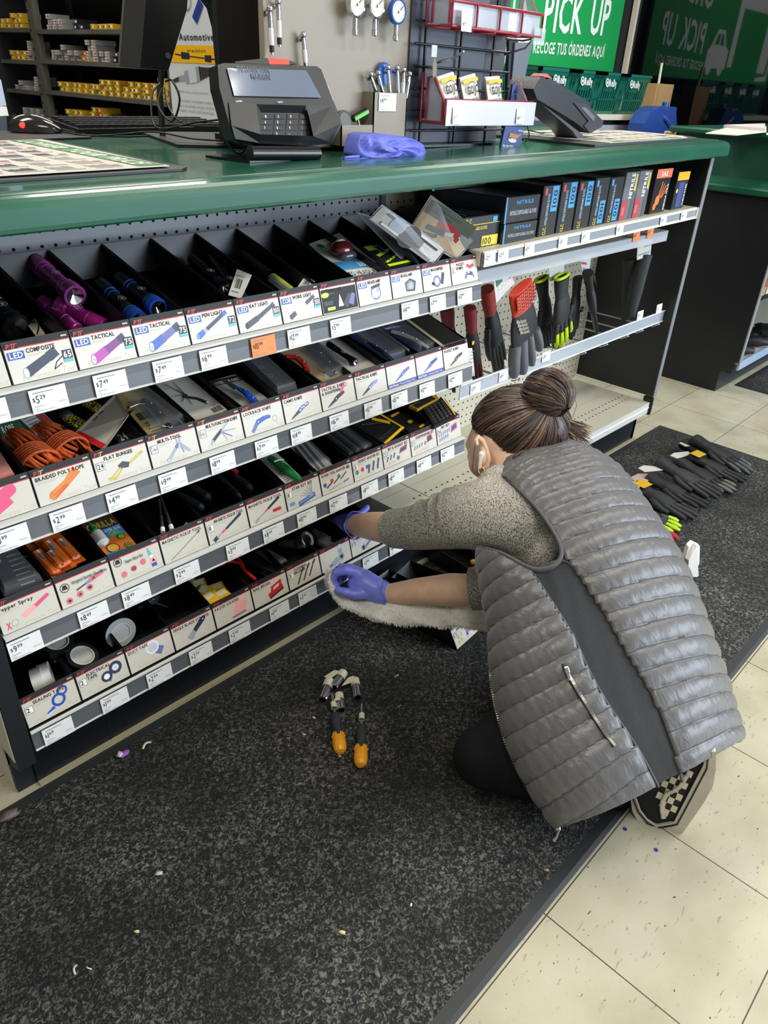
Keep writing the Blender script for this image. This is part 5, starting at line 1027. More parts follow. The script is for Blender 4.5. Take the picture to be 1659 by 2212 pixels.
T = frame((0, 0, 0), (1, 0, 0), SL).to_3x3().to_4x4(); m = MB(); m.blob((0, 0, 0), (.028, .022, .018), M('5a141c', .15, coat=.6), 12, T); m.build('housing', t); m = MB(); m.blob(T @ V((0, .006, .010)), (.016, .010, .009), M('e8e8ea', .1, coat=.5), 10, T); m.build('lens', t); m = MB(); m.blob(T @ V((.004, -.018, -.008)), (.026, .012, .012), M('4a4c52', .15, alpha=.7, coat=.5), 10, T); m.build('strap_bundle', t)
def neon(c, w_, h_, t, P, n):
    c.rect(.03 * w_, .03 * h_, .97 * w_, .12 * h_, NEON); c.rect(.03 * w_, .75 * h_, .4 * w_, .95 * h_, NEON); c.bar(.1 * w_, .5 * h_, .9 * w_, .7 * h_, .05 * h_, NEON); c.rect(.35 * w_, .55 * h_, .6 * w_, .92 * h_, 's'); c.rect(.4 * w_, .6 * h_, .55 * w_, .87 * h_, 'k'); c.bar(.1 * w_, .2 * h_, .9 * w_, .42 * h_, .03 * h_, NEON)
    for i in range(5): c.disc((.15 + .17 * i) * w_, (.26 + .03 * i) * h_, .04 * w_, 'd')
pack(0, [(781, 532), (828, 523), (891, 567), (842, 578)], .045, .022, BLK, 'black and neon yellow headlamp box behind the square headlamp card', 'box', neon, 'headlamp_box')
def shellB(c, w_, h_, t, P, n):
    barcode(c, .62 * w_, .08 * h_, .3 * w_, .14 * h_); c.rect(.1 * w_, .78 * h_, .9 * w_, .94 * h_, 'd'); c.disc(.5 * w_, .5 * h_, .14 * w_, 'd'); c.disc(.3 * w_, .62 * h_, .10 * w_, 's'); c.bar(.4 * w_, .35 * h_, .7 * w_, .55 * h_, .05 * w_, 'k'); c.rect(.1 * w_, .1 * h_, .4 * w_, .3 * h_, 'k'); c.rect(.12 * w_, .12 * h_, .38 * w_, .28 * h_, 'c')
def standing(q, y0, y1, mt, label, draw, shell=.012, name='blister_pack'):
    ys = y0 + y1 if isinstance(y0, tuple) else None; P = [at(*p, 'y', yy) for p, yy in zip(q, ys or (y1, y1, y0, y0))]
    t = thing(name, label, 'blister pack', P[3]); n_ = (P[2] - P[3]).cross(P[0] - P[3]).normalized(); n_ = n_ if n_.y < 0 else -n_
    m = MB(); m.prism([p - n_ * .002 for p in P], n_ * .002, mt); off(m, 'backing_card', t)
    m = MB(); c = Card(m, P[3] + n_ * .0004, P[2] - P[3], P[0] - P[3], n_); draw(c, (P[2] - P[3]).length, (P[0] - P[3]).length, t, P, n_); off(m, 'print', t)
    if shell:
        m = MB(); cc = sum(P, V((0, 0, 0))) / 4; T_ = [cc + (p - cc) * .9 + n_ * shell for p in P]; B2 = [cc + (p - cc) * 1.04 for p in P]
        m.add(B2 + T_, [(i, (i + 1) % 4, 4 + (i + 1) % 4, 4 + i) for i in range(4)] + [(4, 5, 6, 7)], M('e8eef4', .06, alpha=.14, coat=.5)); m.tube(B2, .0016, M('dfe6ee', .1, alpha=.5), 6, closed=True); off(m, 'clear_shell', t)
    return t
standing([(773, 462), (830, 478), (905, 572), (868, 560)], .03, .13, M('6a6c70', .3, alpha=.5), 'thin clear clamshell standing on edge in the magnifier bin', lambda c, w_, h_, t, P, n: c.rect(.2 * w_, .2 * h_, .8 * w_, .6 * h_, 'd'), .006)
standing([(827, 446), (962, 537), (934, 572), (800, 474)], (.02, .0), (-.01, .03), M('a9a49c', .4), 'clear clamshell with grey barcode card leaning in the magnifier bin', shellB)
def shellC(c, w_, h_, t, P, n):
    c.rect(.02 * w_, .62 * h_, .98 * w_, .98 * h_, M('3f4a40', .5)); c.text('2 PIECE POCKET', .1 * w_, .82 * h_, .06 * h_, 'k', width=.6 * w_); c.text('Knife Set', .1 * w_, .72 * h_, .06 * h_, 'k', width=.45 * w_)
    for (u0, v0, u1, v1, w0, cc) in ((.35, .5, .6, .62, .06, M('8a1a22', .3)), (.6, .62, .8, .5, .055, M('8a1a22', .3)), (.8, .5, .78, .36, .04, M('8a1a22', .3)), (.2, .34, .55, .4, .04, 'd'), (.55, .4, .7, .5, .03, 's'), (.2, .12, .4, .2, .04, M('4a4030', .5)), (.4, .2, .45, .28, .03, M('4a4030', .5))): c.bar(u0 * w_, v0 * h_, u1 * w_, v1 * h_, w0 * w_, cc)
standing([(932, 426), (1037, 502), (985, 560), (884, 500)], (.0, .02), (-.012, .03), M('a58c62', .5), 'tan two piece pocket knife clamshell leaning at the right end of the top shelf', shellC)
# ---- second shelf
def rope(r, a, b, rad, label, wq, wcol):
    A, B_ = rp(r, *a, .03), rp(r, *b, .026); t = thing('rope_hank', label, 'rope', A); m = MB(); d = (B_ - A); dn = d.normalized(); sd = dn.cross(NU).normalized(); om = M('e8682a', .6, var=.35, vscale=260)
    for j in range(11):
        q = PI * (j / 10.0); off_ = sd * math.cos(q) * rad + NU * math.sin(q) * rad * .8; P = []
        for k in range(13):
            u = k / 12; bulge = .55 + .55 * math.sin(PI * min(1, u * .8 + .15)); P.append(A + d * u + off_ * bulge + NU * (.002 * math.sin(9 * u + j)) + sd * .003 * math.sin(5 * u + j * 1.3))
        m.tube(P, .0032, om, 6)
    for j in range(6): m.tube([A + d * (.55 + .05 * j) + sd * (rad * 1.1 * math.cos(q)) + NU * (rad * 1.0 * math.sin(q)) + d * (.25 * q / PI - .12) for q in [PI * k / 10 for k in range(11)]], .0032, om, 6)
    for j in range(4): e0 = B_ + sd * rad * (j / 2 - .8); m.tube([e0 - d * .1, e0 + NU * .004, e0 + dn * .012 - NU * .006, e0 + dn * .004 - NU * .016, e0 - d * .1 - NU * .016], .0034, om, 6)
    off(m, 'coiled_rope', t)
    P = [rp(r, *p, .045) for p in wq]; m = MB(); m.prism([p - NU * .03 for p in P], NU * .03, wcol); c = Card(m, P[3] + NU * .0005, P[2] - P[3], P[0] - P[3], NU); w_, h_ = (P[2] - P[3]).length, (P[0] - P[3]).length
    if 'green' in label: c.text('ROPE', .1 * w_, .1 * h_, .2 * h_, WHITE, width=.5 * w_); c.disc(.6 * w_, .6 * h_, .2 * w_, M('1f4a38', .5))
    else: c.rect(.65 * w_, 0, .95 * w_, h_, M('b83a4a', .5)); [c.rect(.1 * w_, (.1 + .12 * k) * h_, .6 * w_, (.13 + .12 * k) * h_, 'g') for k in range(6)]
    off(m, 'paper_wrapper', t)
rope(1, (22, 945), (108, 1012), .024, 'orange braided rope hank with green wrapper at the left', [(-25, 880), (28, 893), (58, 930), (5, 945)], M('2f6a4e', .5))
rope(1, (82, 935), (172, 985), .027, 'orange braided rope hank with white and red wrapper', [(28, 890), (82, 880), (122, 918), (78, 938)], M('d8d4cc', .5))
pack(1, [(-40, 960), (0, 975), (32, 1025), (-30, 1045)], .04, .02, M('e07a66', .4, alpha=.8), 'coral plastic box of ear plugs at the left edge', 'box', None, 'ear_plug_box', shell=.006)
ybk = M('c8b62a', .5); nt_, N, L, B = nodes(ybk); tc = N.new('ShaderNodeTexCoord'); ck = N.new('ShaderNodeTexChecker'); ck.inputs['Scale'].default_value = 260; L.new(tc.outputs['Object'], ck.inputs['Vector']); ck.inputs['Color1'].default_value = lin('c8b62a'); ck.inputs['Color2'].default_value = lin('15150f'); L.new(ck.outputs[0], B.inputs['Base Color'])
for a, b, nm in (((140, 898), (202, 940), 'nearer the front'), ((184, 868), (236, 902), 'farther back')):
    A, B_ = rp(1, *a, .035), rp(1, *b, .035); t = thing('bungee_bundle', 'yellow and black bungee bundle, ' + nm, 'bungee cord', A, group='bundled bungee cords')
    m = MB(); sd = (B_ - A).cross(NU).normalized()
    for j in range(5): o_ = sd * (j - 2) * .0042; m.tube([A + o_, A.lerp(B_, .5) + o_ + NU * .003, B_ + o_, B_ + o_ - NU * .010, A.lerp(B_, .4) + o_ - NU * .012], .0036, ybk, 6)
    off(m, 'cord', t); m = MB(); m.blob(A, (.014, .012, .010), BLK, 8); m.tube([A.lerp(B_, .45) + sd * .011, A.lerp(B_, .45) + NU * .008, A.lerp(B_, .45) - sd * .011], .003, BLK, 6); m.tube([A, A - (B_ - A) * .5 + NU * .01, A - (B_ - A) * .8 - NU * .01], .004, BLK, 6); off(m, 'hook', t)
def bcard(c, w_, h_, t, P, n): c.rect(.06 * w_, 0, .94 * w_, .1 * h_, 'r'); c.text('FLAT', .12 * w_, .5 * h_, .1 * h_, 'k', width=.3 * w_); c.text('BUNGEE', .12 * w_, .37 * h_, .1 * h_, 'k', width=.45 * w_); c.text('24', .55 * w_, .72 * h_, .16 * h_, 'k', width=.25 * w_); c.disc(.6 * w_, .3 * h_, .2 * w_, M('7a4a38', .5)); c.rect(.1 * w_, .68 * h_, .45 * w_, .70 * h_, 'g')
pack(1, [(251, 849), (278, 896), (224, 972), (158, 938)], .05, .0015, M('bdb8a8', .45), 'grey flat bungee card sticking up from its bin', 'blister pack', bcard, 'bungee_card', hs=[.075, .075, .035, .035])
pack(1, [(235, 930), (262, 925), (292, 950), (262, 962)], .02, .001, M('3a3a38', .5), 'dark bungee card with number 24 behind the flat bungee card', 'blister pack', lambda c, w_, h_, t, P, n: c.text('24', .2 * w_, .2 * h_, .4 * h_, 'w', width=.5 * w_), 'bungee_card')
def mtool(c, w_, h_, t, P, n):
    c.rect(.5 * w_, .0 * h_, .9 * w_, .25 * h_, 'k'); c.rect(.1 * w_, .35 * h_, .42 * w_, .5 * h_, 'k'); c.rect(.13 * w_, .37 * h_, .39 * w_, .48 * h_, M('3a3a3c', .5))
    for k in range(4): c.rect(.12 * w_, (.08 + .06 * k) * h_, .4 * w_, (.1 + .06 * k) * h_, 'd')
pack(1, [(245, 853), (305, 838), (405, 918), (325, 945)], .03, .003, M('a8935a', .5), 'tan multi-tool blister behind the multi-tool card', draw=mtool, shell=.02)
def knob(r, pts, w_, mt, label, name='folding_knife', h=.04, metal=None, cat='knife', blade=None):
    P = [rp(r, *p, h) for p in pts]; t = thing(name, label, cat, P[0]); m = MB(); m.tube(P, w_, mt, 8, flat=.5); off(m, 'handle', t)
    m = MB(); [m.blob(p + NU * .005, (.0025, .0025, .0015), CHROME, 6) for p in P[1:-1]]; m.tube([P[-1], P[-1] + (P[-1] - P[-2]).normalized() * .008 + NU * .003, P[-1] + (P[-1] - P[-2]).normalized() * .012], .0015, CHROME, 6); off(m, 'rivets', t)
    if blade: Q = [rp(r, *p, h + .002) for p in blade]; m = MB(); m.prism([q - NU * .001 for q in Q], NU * .002, STEEL); off(m, 'blade', t)
    return t
knob(1, [(308, 864), (326, 875), (345, 895), (362, 918)], [.008, .009, .009, .008], M('1a1a1c', .35), 'black multi-tool with chrome clip on the tan card', 'multi_tool', cat='multi-tool')
m = MB(); m.tube([rp(1, *p, .042) for p in ((280, 880), (300, 872), (318, 872), (330, 880), (362, 905), (372, 925), (350, 920))], .0016, CHROME, 6); tag(m.build('carabiner'), 'thin chrome carabiner wire on the tan multi-tool card', 'carabiner')
def mt8(c, w_, h_, t, P, n):
    c.text('MULTI-TOOL', .05 * w_, .9 * h_, .05 * h_, 'k', width=.7 * w_); barcode(c, .6 * w_, .03 * h_, .33 * w_, .09 * h_); c.bar(.3 * w_, .5 * h_, .6 * w_, .36 * h_, .05 * w_, 'k'); c.bar(.6 * w_, .36 * h_, .72 * w_, .22 * h_, .05 * w_, 'k'); c.disc(.72 * w_, .24 * h_, .04 * w_, 'w'); c.disc(.4 * w_, .5 * h_, .05 * w_, 'k')
    for (a_, b_) in ((.2, .82), (.45, .8), (.1, .55), (.12, .4), (.3, .3)): c.bar(.4 * w_, .52 * h_, a_ * w_, b_ * h_, .018 * w_, 'd', .008 * w_)
    for k in range(5): c.rect(.05 * w_, (.7 + .03 * k) * h_, .3 * w_, (.705 + .03 * k) * h_, 'g'); c.rect(.7 * w_, (.6 - .06 * k) * h_, .92 * w_, (.605 - .06 * k) * h_, 'g')
    c.ring(.80 * w_, .15 * h_, .05 * w_, .008 * w_, 'k')
pack(1, [(325, 820), (396, 804), (491, 885), (428, 912)], .035, .002, M('bfb9ae', .45), 'grey card with black multi-tool drawing in the fifth bin of the second shelf', draw=mt8)
pack(1, [(452, 824), (508, 808), (588, 868), (530, 882)], .03, .002, M('aaa59c', .45), 'lockback knife card with dark title strip', draw=lambda c, w_, h_, t, P, n: (c.rect(0, .82 * h_, w_, h_, 'k'), c.text('LOCKBACK KNIFE', .05 * w_, .85 * h_, .08 * h_, 'w', width=.9 * w_)))
knob(1, [(512, 838), (528, 846), (545, 862), (556, 872)], [.005, .008, .009, .008], M('1f4ab8', .3), 'blue folding lockback knife on its grey card', blade=[(480, 822), (488, 820), (514, 836), (506, 842)])
pack(1, [(512, 770), (560, 762), (645, 842), (600, 855)], .03, .004, M('2c2e33', .3), 'dark clear-shelled camo knife pack with chrome clips', draw=lambda c, w_, h_, t, P, n: [c.ring(.5 * w_, (.2 + .22 * k) * h_, .1 * w_, .015 * w_, 's') for k in range(3)], shell=.014)
pack(1, [(600, 758), (668, 742), (760, 800), (702, 828)], .035, .003, M('a98e66', .5), 'brown clamshell pack of the knife and sharpener', draw=lambda c, w_, h_, t, P, n: c.rect(.3 * w_, .05 * h_, .55 * w_, .22 * h_, 'k'), shell=.018)
knob(1, [(668, 754), (692, 766), (710, 785), (720, 800)], [.007, .009, .009, .007], M('161719', .35), 'black folding knife in the brown clamshell', h=.045)
knob(1, [(618, 770), (640, 772), (655, 785), (664, 800)], [.008, .010, .009, .007], M('b8281e', .3), 'red sharpener tool in the brown clamshell', 'sharpener', h=.045, cat='sharpener')
pack(1, [(683, 735), (733, 722), (828, 787), (760, 808)], .035, .002, M('b9b2a6', .5), 'plain beige card with a small torch on it')
torch(1, (768, 783), (708, 742), .008, '17181b', '2a2b2f', 'small black torch with red tail on the beige card', .045, .045, g='small torch')
BLC = M('1e2c5c', .4)
pack(1, [(748, 723), (803, 705), (890, 768), (842, 783)], .035, .002, BLC, 'dark blue card holding a black folding knife', shell=.014)
knob(1, [(790, 732), (812, 750), (830, 762), (846, 778)], [.006, .009, .008, .007], M('3a3c40', .3, .6), 'black steel folding knife on dark blue card', h=.045, blade=[(765, 716), (775, 712), (800, 736), (788, 740)])
pack(1, [(815, 705), (872, 692), (955, 752), (906, 762)], .035, .002, BLC, 'dark blue card holding a silver folding knife', shell=.014, draw=lambda c, w_, h_, t, P, n: c.text('Smith Wesson', .1 * w_, .85 * h_, .07 * h_, 'w', width=.8 * w_))
knob(1, [(845, 716), (868, 722), (898, 735), (925, 752)], [.008, .011, .010, .008], M('c8c4ba', .3, .6), 'silver folding knife with slotted handle on dark blue card', h=.047)
pack(1, [(872, 688), (925, 680), (1006, 736), (955, 750)], .05, .035, M('101114', .4), 'black pocket knife box with pale lettering at the right end', 'box', lambda c, w_, h_, t, P, n: (c.rect(0, 0, .12 * w_, h_, M('b3a887', .5))), 'knife_box')
# ---- third shelf
def ring_card(c, w_, h_, t, P, n):
    for k in range(9): c.rect(.45 * w_, (.1 + .09 * k) * h_, (.8 + .1 * (k % 2)) * w_, (.125 + .09 * k) * h_, 'g')
    c.ring(.2 * w_, .3 * h_, .18 * w_, .03 * w_, CHROME); c.disc(.22 * w_, .62 * h_, .09 * w_, 's')
pack(2, [(-45, 1178), (20, 1172), (100, 1262), (10, 1292)], .035, .002, M('23252b', .4), 'black pepper spray card with key ring at the left edge', draw=ring_card, shell=.016)
for k, (a, b) in enumerate((((55, 1172), (128, 1246)), ((78, 1150), (150, 1228)), ((108, 1150), (170, 1215)), ((92, 1180), (140, 1232)))):
    A, B_ = rp(2, *a, .03 + .006 * (k % 2)), rp(2, *b, .03 + .006 * (k % 2)); t = thing('glue_pen', 'orange glue pen blister, %s of four in the bin' % ['first', 'second', 'last', 'third'][k], 'glue', A, group='orange glue pens'); T = frame(A, B_ - A, NU.cross((B_ - A).normalized())); L_ = (B_ - A).length
    m = MB(); m.box(0, L_, -.014, .014, -.003, -.001, M('d9661e', .4), T); off(m, 'orange_card', t); m = MB(); m.box(L_ * .3, L_ * .95, -.010, .010, -.001, .010, M('e8722a', .25, alpha=.85), T, bev=.004); off(m, 'blister', t)
    bar_(t, 'tube', A.lerp(B_, .35) + NU * .006, A.lerp(B_, .92) + NU * .006, [(0, 0), (.005, 0), (.005, .15), (.0058, .16), (.0058, .4), (.004, .42), (.004, 1), (0, 1)], [M('cfd0d2', .3), M('cfd0d2', .3), WHITE, M('b8babd', .25, .6), BLK, BLK, BLK], 12)
def gel(c, w_, h_, t, P, n):
    c.rect(0, .60 * h_, w_, h_, M('3d3322', .5)); c.text('GORILLA', .05 * w_, .64 * h_, .14 * h_, M('d9b04a', .5), width=.9 * w_); c.rect(.42 * w_, .38 * h_, w_, .6 * h_, M('3a86b8', .5)); c.text('SUPER GLUE', .45 * w_, .51 * h_, .06 * h_, 'w', width=.5 * w_); c.text('GEL', .5 * w_, .40 * h_, .10 * h_, M('9ad03a', .4), width=.4 * w_)
    for q, cc in ((.32, 0), (.1, 1)): c.disc(.78 * w_, q * h_, .12 * w_, 'k'); c.disc(.78 * w_, q * h_, .10 * w_, M('7ac03a', .5))
    c.text('10', .71 * w_, .07 * h_, .07 * h_, 'k', width=.14 * w_); c.disc(.33 * w_, .14 * h_, .2 * w_, 'k'); c.disc(.33 * w_, .14 * h_, .17 * w_, M('d9a03a', .5)); c.rect(.0, .0, .55 * w_, .06 * h_, M('3a86b8', .5))
pack(2, [(166, 1122), (232, 1100), (298, 1180), (232, 1204)], .035, .002, M('d9702a', .45), 'orange and blue super glue gel card', draw=gel)
A, B_ = rp(2, 190, 1128, .05), rp(2, 226, 1178, .045); t = thing('glue_bottle', 'clear glue bottle with green nozzle on the gel card', 'glue', A); bar_(t, 'bottle', A, B_, [(.0015, 0), (.006, .3), (.009, .42), (.006, .43), (.011, .5), (.012, .9), (0, 1)], [M('2f9a3a', .35), M('2f9a3a', .35), M('2f9a3a', .35), M('c9cfc4', .3), M('d9dcd6', .3), M('d9dcd6', .3)], 14)
for k, (a, b) in enumerate((((343, 1078), (352, 1150)), ((346, 1070), (372, 1145)))):
    A, B_ = rp(2, *a, .05), rp(2, *b, .04); t = thing('pickup_tool', 'thin grey pickup tool with white tip, %s of two' % ['left', 'right'][k], 'tool', A, group='thin pickup tools'); bar_(t, 'rod', A, B_, [(0, 0), (.0022, 0), (.0022, .5), (.0032, .52), (.0032, .86), (.0045, .87), (.0045, 1), (0, 1)], [STEEL, STEEL, STEEL, DGRY, DGRY, WHITE, WHITE], 10)
m = MB(); m.tube([rp(2, *p, .03) for p in ((378, 1150), (392, 1145), (404, 1128))], [.006, .006, .001], M('b9b6ae', .5), 8, flat=.2); tag(m.build('paper_strip'), 'curled pale paper strip beside the thin pickup tools', 'paper')
for k, (a, b, r_) in enumerate((((385, 1035), (455, 1078), .010), ((372, 1062), (440, 1100), .010), ((472, 1005), (545, 1058), .010), ((450, 1012), (520, 1078), .009))):
    A, B_ = rp(2, *a, .022), rp(2, *b, .022); t = thing('tool_handle', 'black rubber tool handle lying in the third shelf bins, %s' % ['third from left end upper', 'third from left end lower', 'beside the red-tipped pliers', 'under the pliers'][k], 'tool', A, group='black tool handles'); bar_(t, 'grip', A, B_, [(0, 0), (r_ * .6, 0), (r_ * .8, .2), (r_, .5), (r_, .9), (r_ * .5, 1), (0, 1)], [M('1d1e22', .5)], 12)
t = thing('pliers_head', 'chrome and red plier jaws in the pickup tool bin', 'pliers', rp(2, 505, 1010, .03)); m = MB(); m.tube([rp(2, 482, 1000, .03), rp(2, 505, 1012, .035), rp(2, 512, 1022, .03)], [.004, .007, .005], STEEL, 8); off(m, 'jaws', t); m = MB(); m.tube([rp(2, 500, 1012, .042), rp(2, 512, 1022, .038)], [.004, .005], RED, 8); off(m, 'red_collar', t)
pack(2, [(556, 986), (594, 974), (652, 1032), (624, 1052)], .04, .002, M('c9d2c6', .4), 'white star key card with green bottle shape', draw=lambda c, w_, h_, t, P, n: (c.rect(.1 * w_, .1 * h_, .4 * w_, .5 * h_, 'a'), [c.rect(.12 * w_, (.12 + .05 * k) * h_, .35 * w_, (.135 + .05 * k) * h_, 'k') for k in range(6)]))
A, B_ = rp(2, 582, 988, .05), rp(2, 648, 1036, .05); t = thing('star_key_holder', 'green plastic star key holder on its white card', 'tool', A); m = MB(); m.tube([A, A.lerp(B_, .5), B_], [.009, .012, .006], M('1f7a3f', .3), 10, flat=.6); off(m, 'holder', t); m = MB(); m.tube([A.lerp(B_, .3) + V((-.012, 0, .01)), A.lerp(B_, .36) + V((0, 0, .014)), A.lerp(B_, .3) + V((.014, 0, .006))], .002, WHITE, 6); off(m, 'strap', t)
pack(2, [(626, 964), (662, 950), (718, 1004), (676, 1026)], .038, .002, M('9aa09f', .35), 'grey power tool adapter card with black rods', draw=lambda c, w_, h_, t, P, n: [c.bar(.25 * w_ * (k + .5), .05 * h_, .25 * w_ * (k + .5), .9 * h_, .06 * w_, 'k') for k in range(3)], shell=.012)
for k in range(3):
    pack(2, [(700 + 15 * k, 940 - 6 * k), (738 + 15 * k, 930 - 6 * k), (780 + 15 * k, 974 - 6 * k), (756 + 15 * k, 984 - 6 * k)], .02 + .008 * k, .006, M('3a3c42', .15, alpha=.6, coat=.5), 'clear topped socket adapter case, %s of three side by side' % ['left', 'middle', 'right'][k], 'case', None, 'adapter_case', shell=.006, group='clear socket adapter cases')
def sockets(c, w_, h_, t, P, n):
    c.rect(0, 0, w_, .07 * h_, YEL); c.rect(.93 * w_, 0, w_, h_, YEL)
    for i in range(7): c.disc((.12 + .11 * i) * w_, .2 * h_, .045 * w_, CHROME); c.disc((.12 + .11 * i) * w_, .2 * h_, .022 * w_, 'k')
    c.bar(.15 * w_, .8 * h_, .75 * w_, .45 * h_, .03 * w_, STEEL); c.bar(.6 * w_, .75 * h_, .85 * w_, .35 * h_, .06 * w_, YEL)
CASE = M('17181b', .45)
pack(2, [(759, 915), (816, 886), (874, 924), (834, 960)], .05, .012, CASE, 'open black and yellow socket case with chrome sockets', 'case', sockets, 'socket_case')
pack(2, [(836, 898), (876, 884), (922, 918), (890, 938)], .03, .012, CASE, 'closed black screwdriver case with yellow latch', 'case', lambda c, w_, h_, t, P, n: (c.disc(.55 * w_, .4 * h_, .14 * w_, YEL, ry=.07 * h_), c.rect(.1 * w_, .85 * h_, .6 * w_, .93 * h_, YEL), c.rect(.6 * w_, .02 * h_, .95 * w_, .1 * h_, YEL)), 'screwdriver_case')
def bitrack(c, w_, h_, t, P, n):
    for i in range(5):
        for j in range(6): c.disc((.14 + .17 * i) * w_, (.12 + .14 * j) * h_, .05 * w_, STEEL); c.disc((.14 + .17 * i) * w_, (.12 + .14 * j) * h_, .022 * w_, 'k')
    c.rect(.94 * w_, 0, w_, .9 * h_, YEL)
pack(2, [(913, 880), (954, 858), (984, 897), (938, 920)], .055, .012, CASE, 'open black bit case with rows of bits at the right end', 'case', bitrack, 'bit_case')
pack(2, [(884, 876), (942, 852), (948, 860), (902, 884)], .06, .008, M('c9a21a', .4), 'yellow-edged case lid standing open behind the bit case', 'case', lambda c, w_, h_, t, P, n: c.rect(.05 * w_, .1 * h_, .9 * w_, .8 * h_, CASE), 'case_lid')
# ---- bottom shelf
def roll(r, c_, axis, ro, ri, w_, mo, mi, face, label, h=.025, mid=None):
    c0 = rp(r, *c_, h); t = thing('tape_roll', label, 'tape', c0); T = V(axis).to_track_quat('Z', 'Y').to_matrix().to_4x4()
    m = MB(); m.lathe([(ri, -w_ / 2), (ro, -w_ / 2), (ro, w_ / 2), (ri, w_ / 2)], mo, 36, T, ms=[face, mo, face]); m.build('tape', t)
    m = MB(); m.lathe([(ri * .9, -w_ / 2 - .0004), (ri, -w_ / 2 - .0004), (ri, w_ / 2 + .0004), (ri * .9, w_ / 2 + .0004), (ri * .9, -w_ / 2)], mi, 30, T); m.build('core', t)
    if mid: m = MB(); m.lathe([(0, w_ / 2 - .002), (ri * .92, w_ / 2 - .002)], mid, 24, T); m.build('paper_disc', t)
    return t
WT = M('d6d4cc', .35)
roll(3, (84, 1470), (1, -.35, .15), .025, .017, .019, WT, M('1a2aa0', .4), WT, 'white sealing tape roll with blue core, left of the pair', .026)
roll(3, (100, 1460), (1, -.35, .15), .025, .017, .019, WT, WT, WT, 'white sealing tape roll, right of the pair', .026)
DT = M('2f3134', .3)
roll(3, (122, 1392), (.1, -.25, 1), .031, .022, .02, M('141517', .3), WT, M('1d1e20', .3), 'black electrical tape roll with printed paper disc, upper', .040, M('b9b5ab', .6))
roll(3, (176, 1422), (.2, -.4, 1), .030, .022, .019, M('141517', .3), WT, M('1d1e20', .3), 'black electrical tape roll with printed paper disc, lower', .032, M('b9b5ab', .6))
P_ = [rp(3, *q_, .02) for q_ in ((105, 1405), (137, 1402), (138, 1428), (118, 1432))]; tag(MB().prism(P_, (0, 0, .001), M('d6d2c6', .5)).build('paper_band'), 'white printed paper band under the upper black tape roll', 'paper')
roll(3, (248, 1356), (-.05, -1, .15), .031, .021, .055, M('2c2e31', .28), M('d9d9d4', .5), M('b9bcbc', .4), 'silver-faced black duct tape roll lying on its side', .030, M('cfcfc9', .6))
t = thing('clear_cap', 'small clear plastic scraper blister in the fourth bottom bin', 'blister pack', rp(3, 326, 1296, .03)); m = MB(); m.blob((0, 0, 0), (.018, .012, .010), M('55585c', .1, alpha=.5, coat=.6), 10, noise=.2); m.tube([(-.03, .0, -.006), (0, 0, -.004), (.02, -.03, -.012)], .0015, STEEL, 6); m.build('blister', t)
for k, (px, py, a, cc) in enumerate(((408, 1258, 10, 'b89a3a'), (428, 1262, -15, 'b89a3a'), (440, 1276, 35, 'e8b81c'), (468, 1270, -10, 'dcae22'), (478, 1284, 5, 'e2b41e'), (450, 1290, 20, 'e8b81c'))):
    c0 = rp(3, px, py, .02 + .006 * (k % 3)); t = thing('razor_scraper', 'yellow plastic razor scraper, %s in the heap of six' % ['farthest back', 'second back', 'open-sided front left', 'with clear cover', 'front right', 'frontmost'][k], 'scraper', c0, group='yellow razor scrapers')
    T = rot('Z', a) @ rot('X', 14 + 8 * (k % 2)); m = MB(); m.box(-.017, .017, -.012, .012, -.004, .004, M(cc, .35), T, bev=.002); m.prism([T @ V(p) for p in ((-.017, -.012, 0), (.017, -.012, 0), (.013, -.024, -.002), (-.013, -.024, -.002))], (0, 0, .003), M(cc, .35)); m.build('holder', t)
    m = MB(); m.box(-.011, .011, -.006, .008, .004, .0048, M('d5cfae', .5), T); m.build('sticker', t)
t = thing('grout_brush', 'red Y-shaped brush handle with black bristles', 'brush', rp(3, 505, 1225, .03)); m = MB(); m.tube([rp(3, *p, .045) for p in ((470, 1222), (500, 1212), (520, 1218), (528, 1232), (552, 1252))], .004, RED, 8); m.tube([rp(3, *p, .045) for p in ((512, 1206), (522, 1216), (528, 1232))], .004, RED, 8); off(m, 'handle', t)
def bristles(px0, py0, px1, py1, nx, ny, par):
    m = MB(); 
    for i in range(nx):
        for j in range(ny):
            p = rp(3, px0 + (px1 - px0) * i / nx + j * 3.4, py0 + (py1 - py0) * i / nx + j * 1.5, .022); m.tube([p, p + V((0, -.002, .016))], .0014, M('15161a', .6), 4)
    off(m, 'bristles', par)
bristles(488, 1236, 545, 1262, 14, 6, t)
t = thing('scrub_brush', 'black bristled scrub brush in the cleaning brush bin', 'brush', rp(3, 560, 1225, .02)); bristles(528, 1218, 590, 1248, 15, 6, t); off(MB().prism([rp(3, *p, .012) for p in ((520, 1212), (560, 1206), (610, 1238), (580, 1256))], NU * .01, BLK), 'brush_back', t)
pack(3, [(548, 1192), (575, 1186), (622, 1212), (598, 1226)], .03, .01, M('1b1c20', .3), 'black cleaning brush pack with glossy sleeve', 'blister pack', lambda c, w_, h_, t, P, n: c.rect(.1 * w_, .1 * h_, .9 * w_, .12 * h_, 's'), 'brush_pack', shell=.006)
t = thing('terminal_connector', 'chrome ring connector lying open end up in the bottom shelf', 'connector', rp(3, 662, 1166, .04))
c0 = rp(3, 662, 1166, .045); d = V((.25, -.75, .6)).normalized(); T = d.to_track_quat('Z', 'Y').to_matrix().to_4x4()
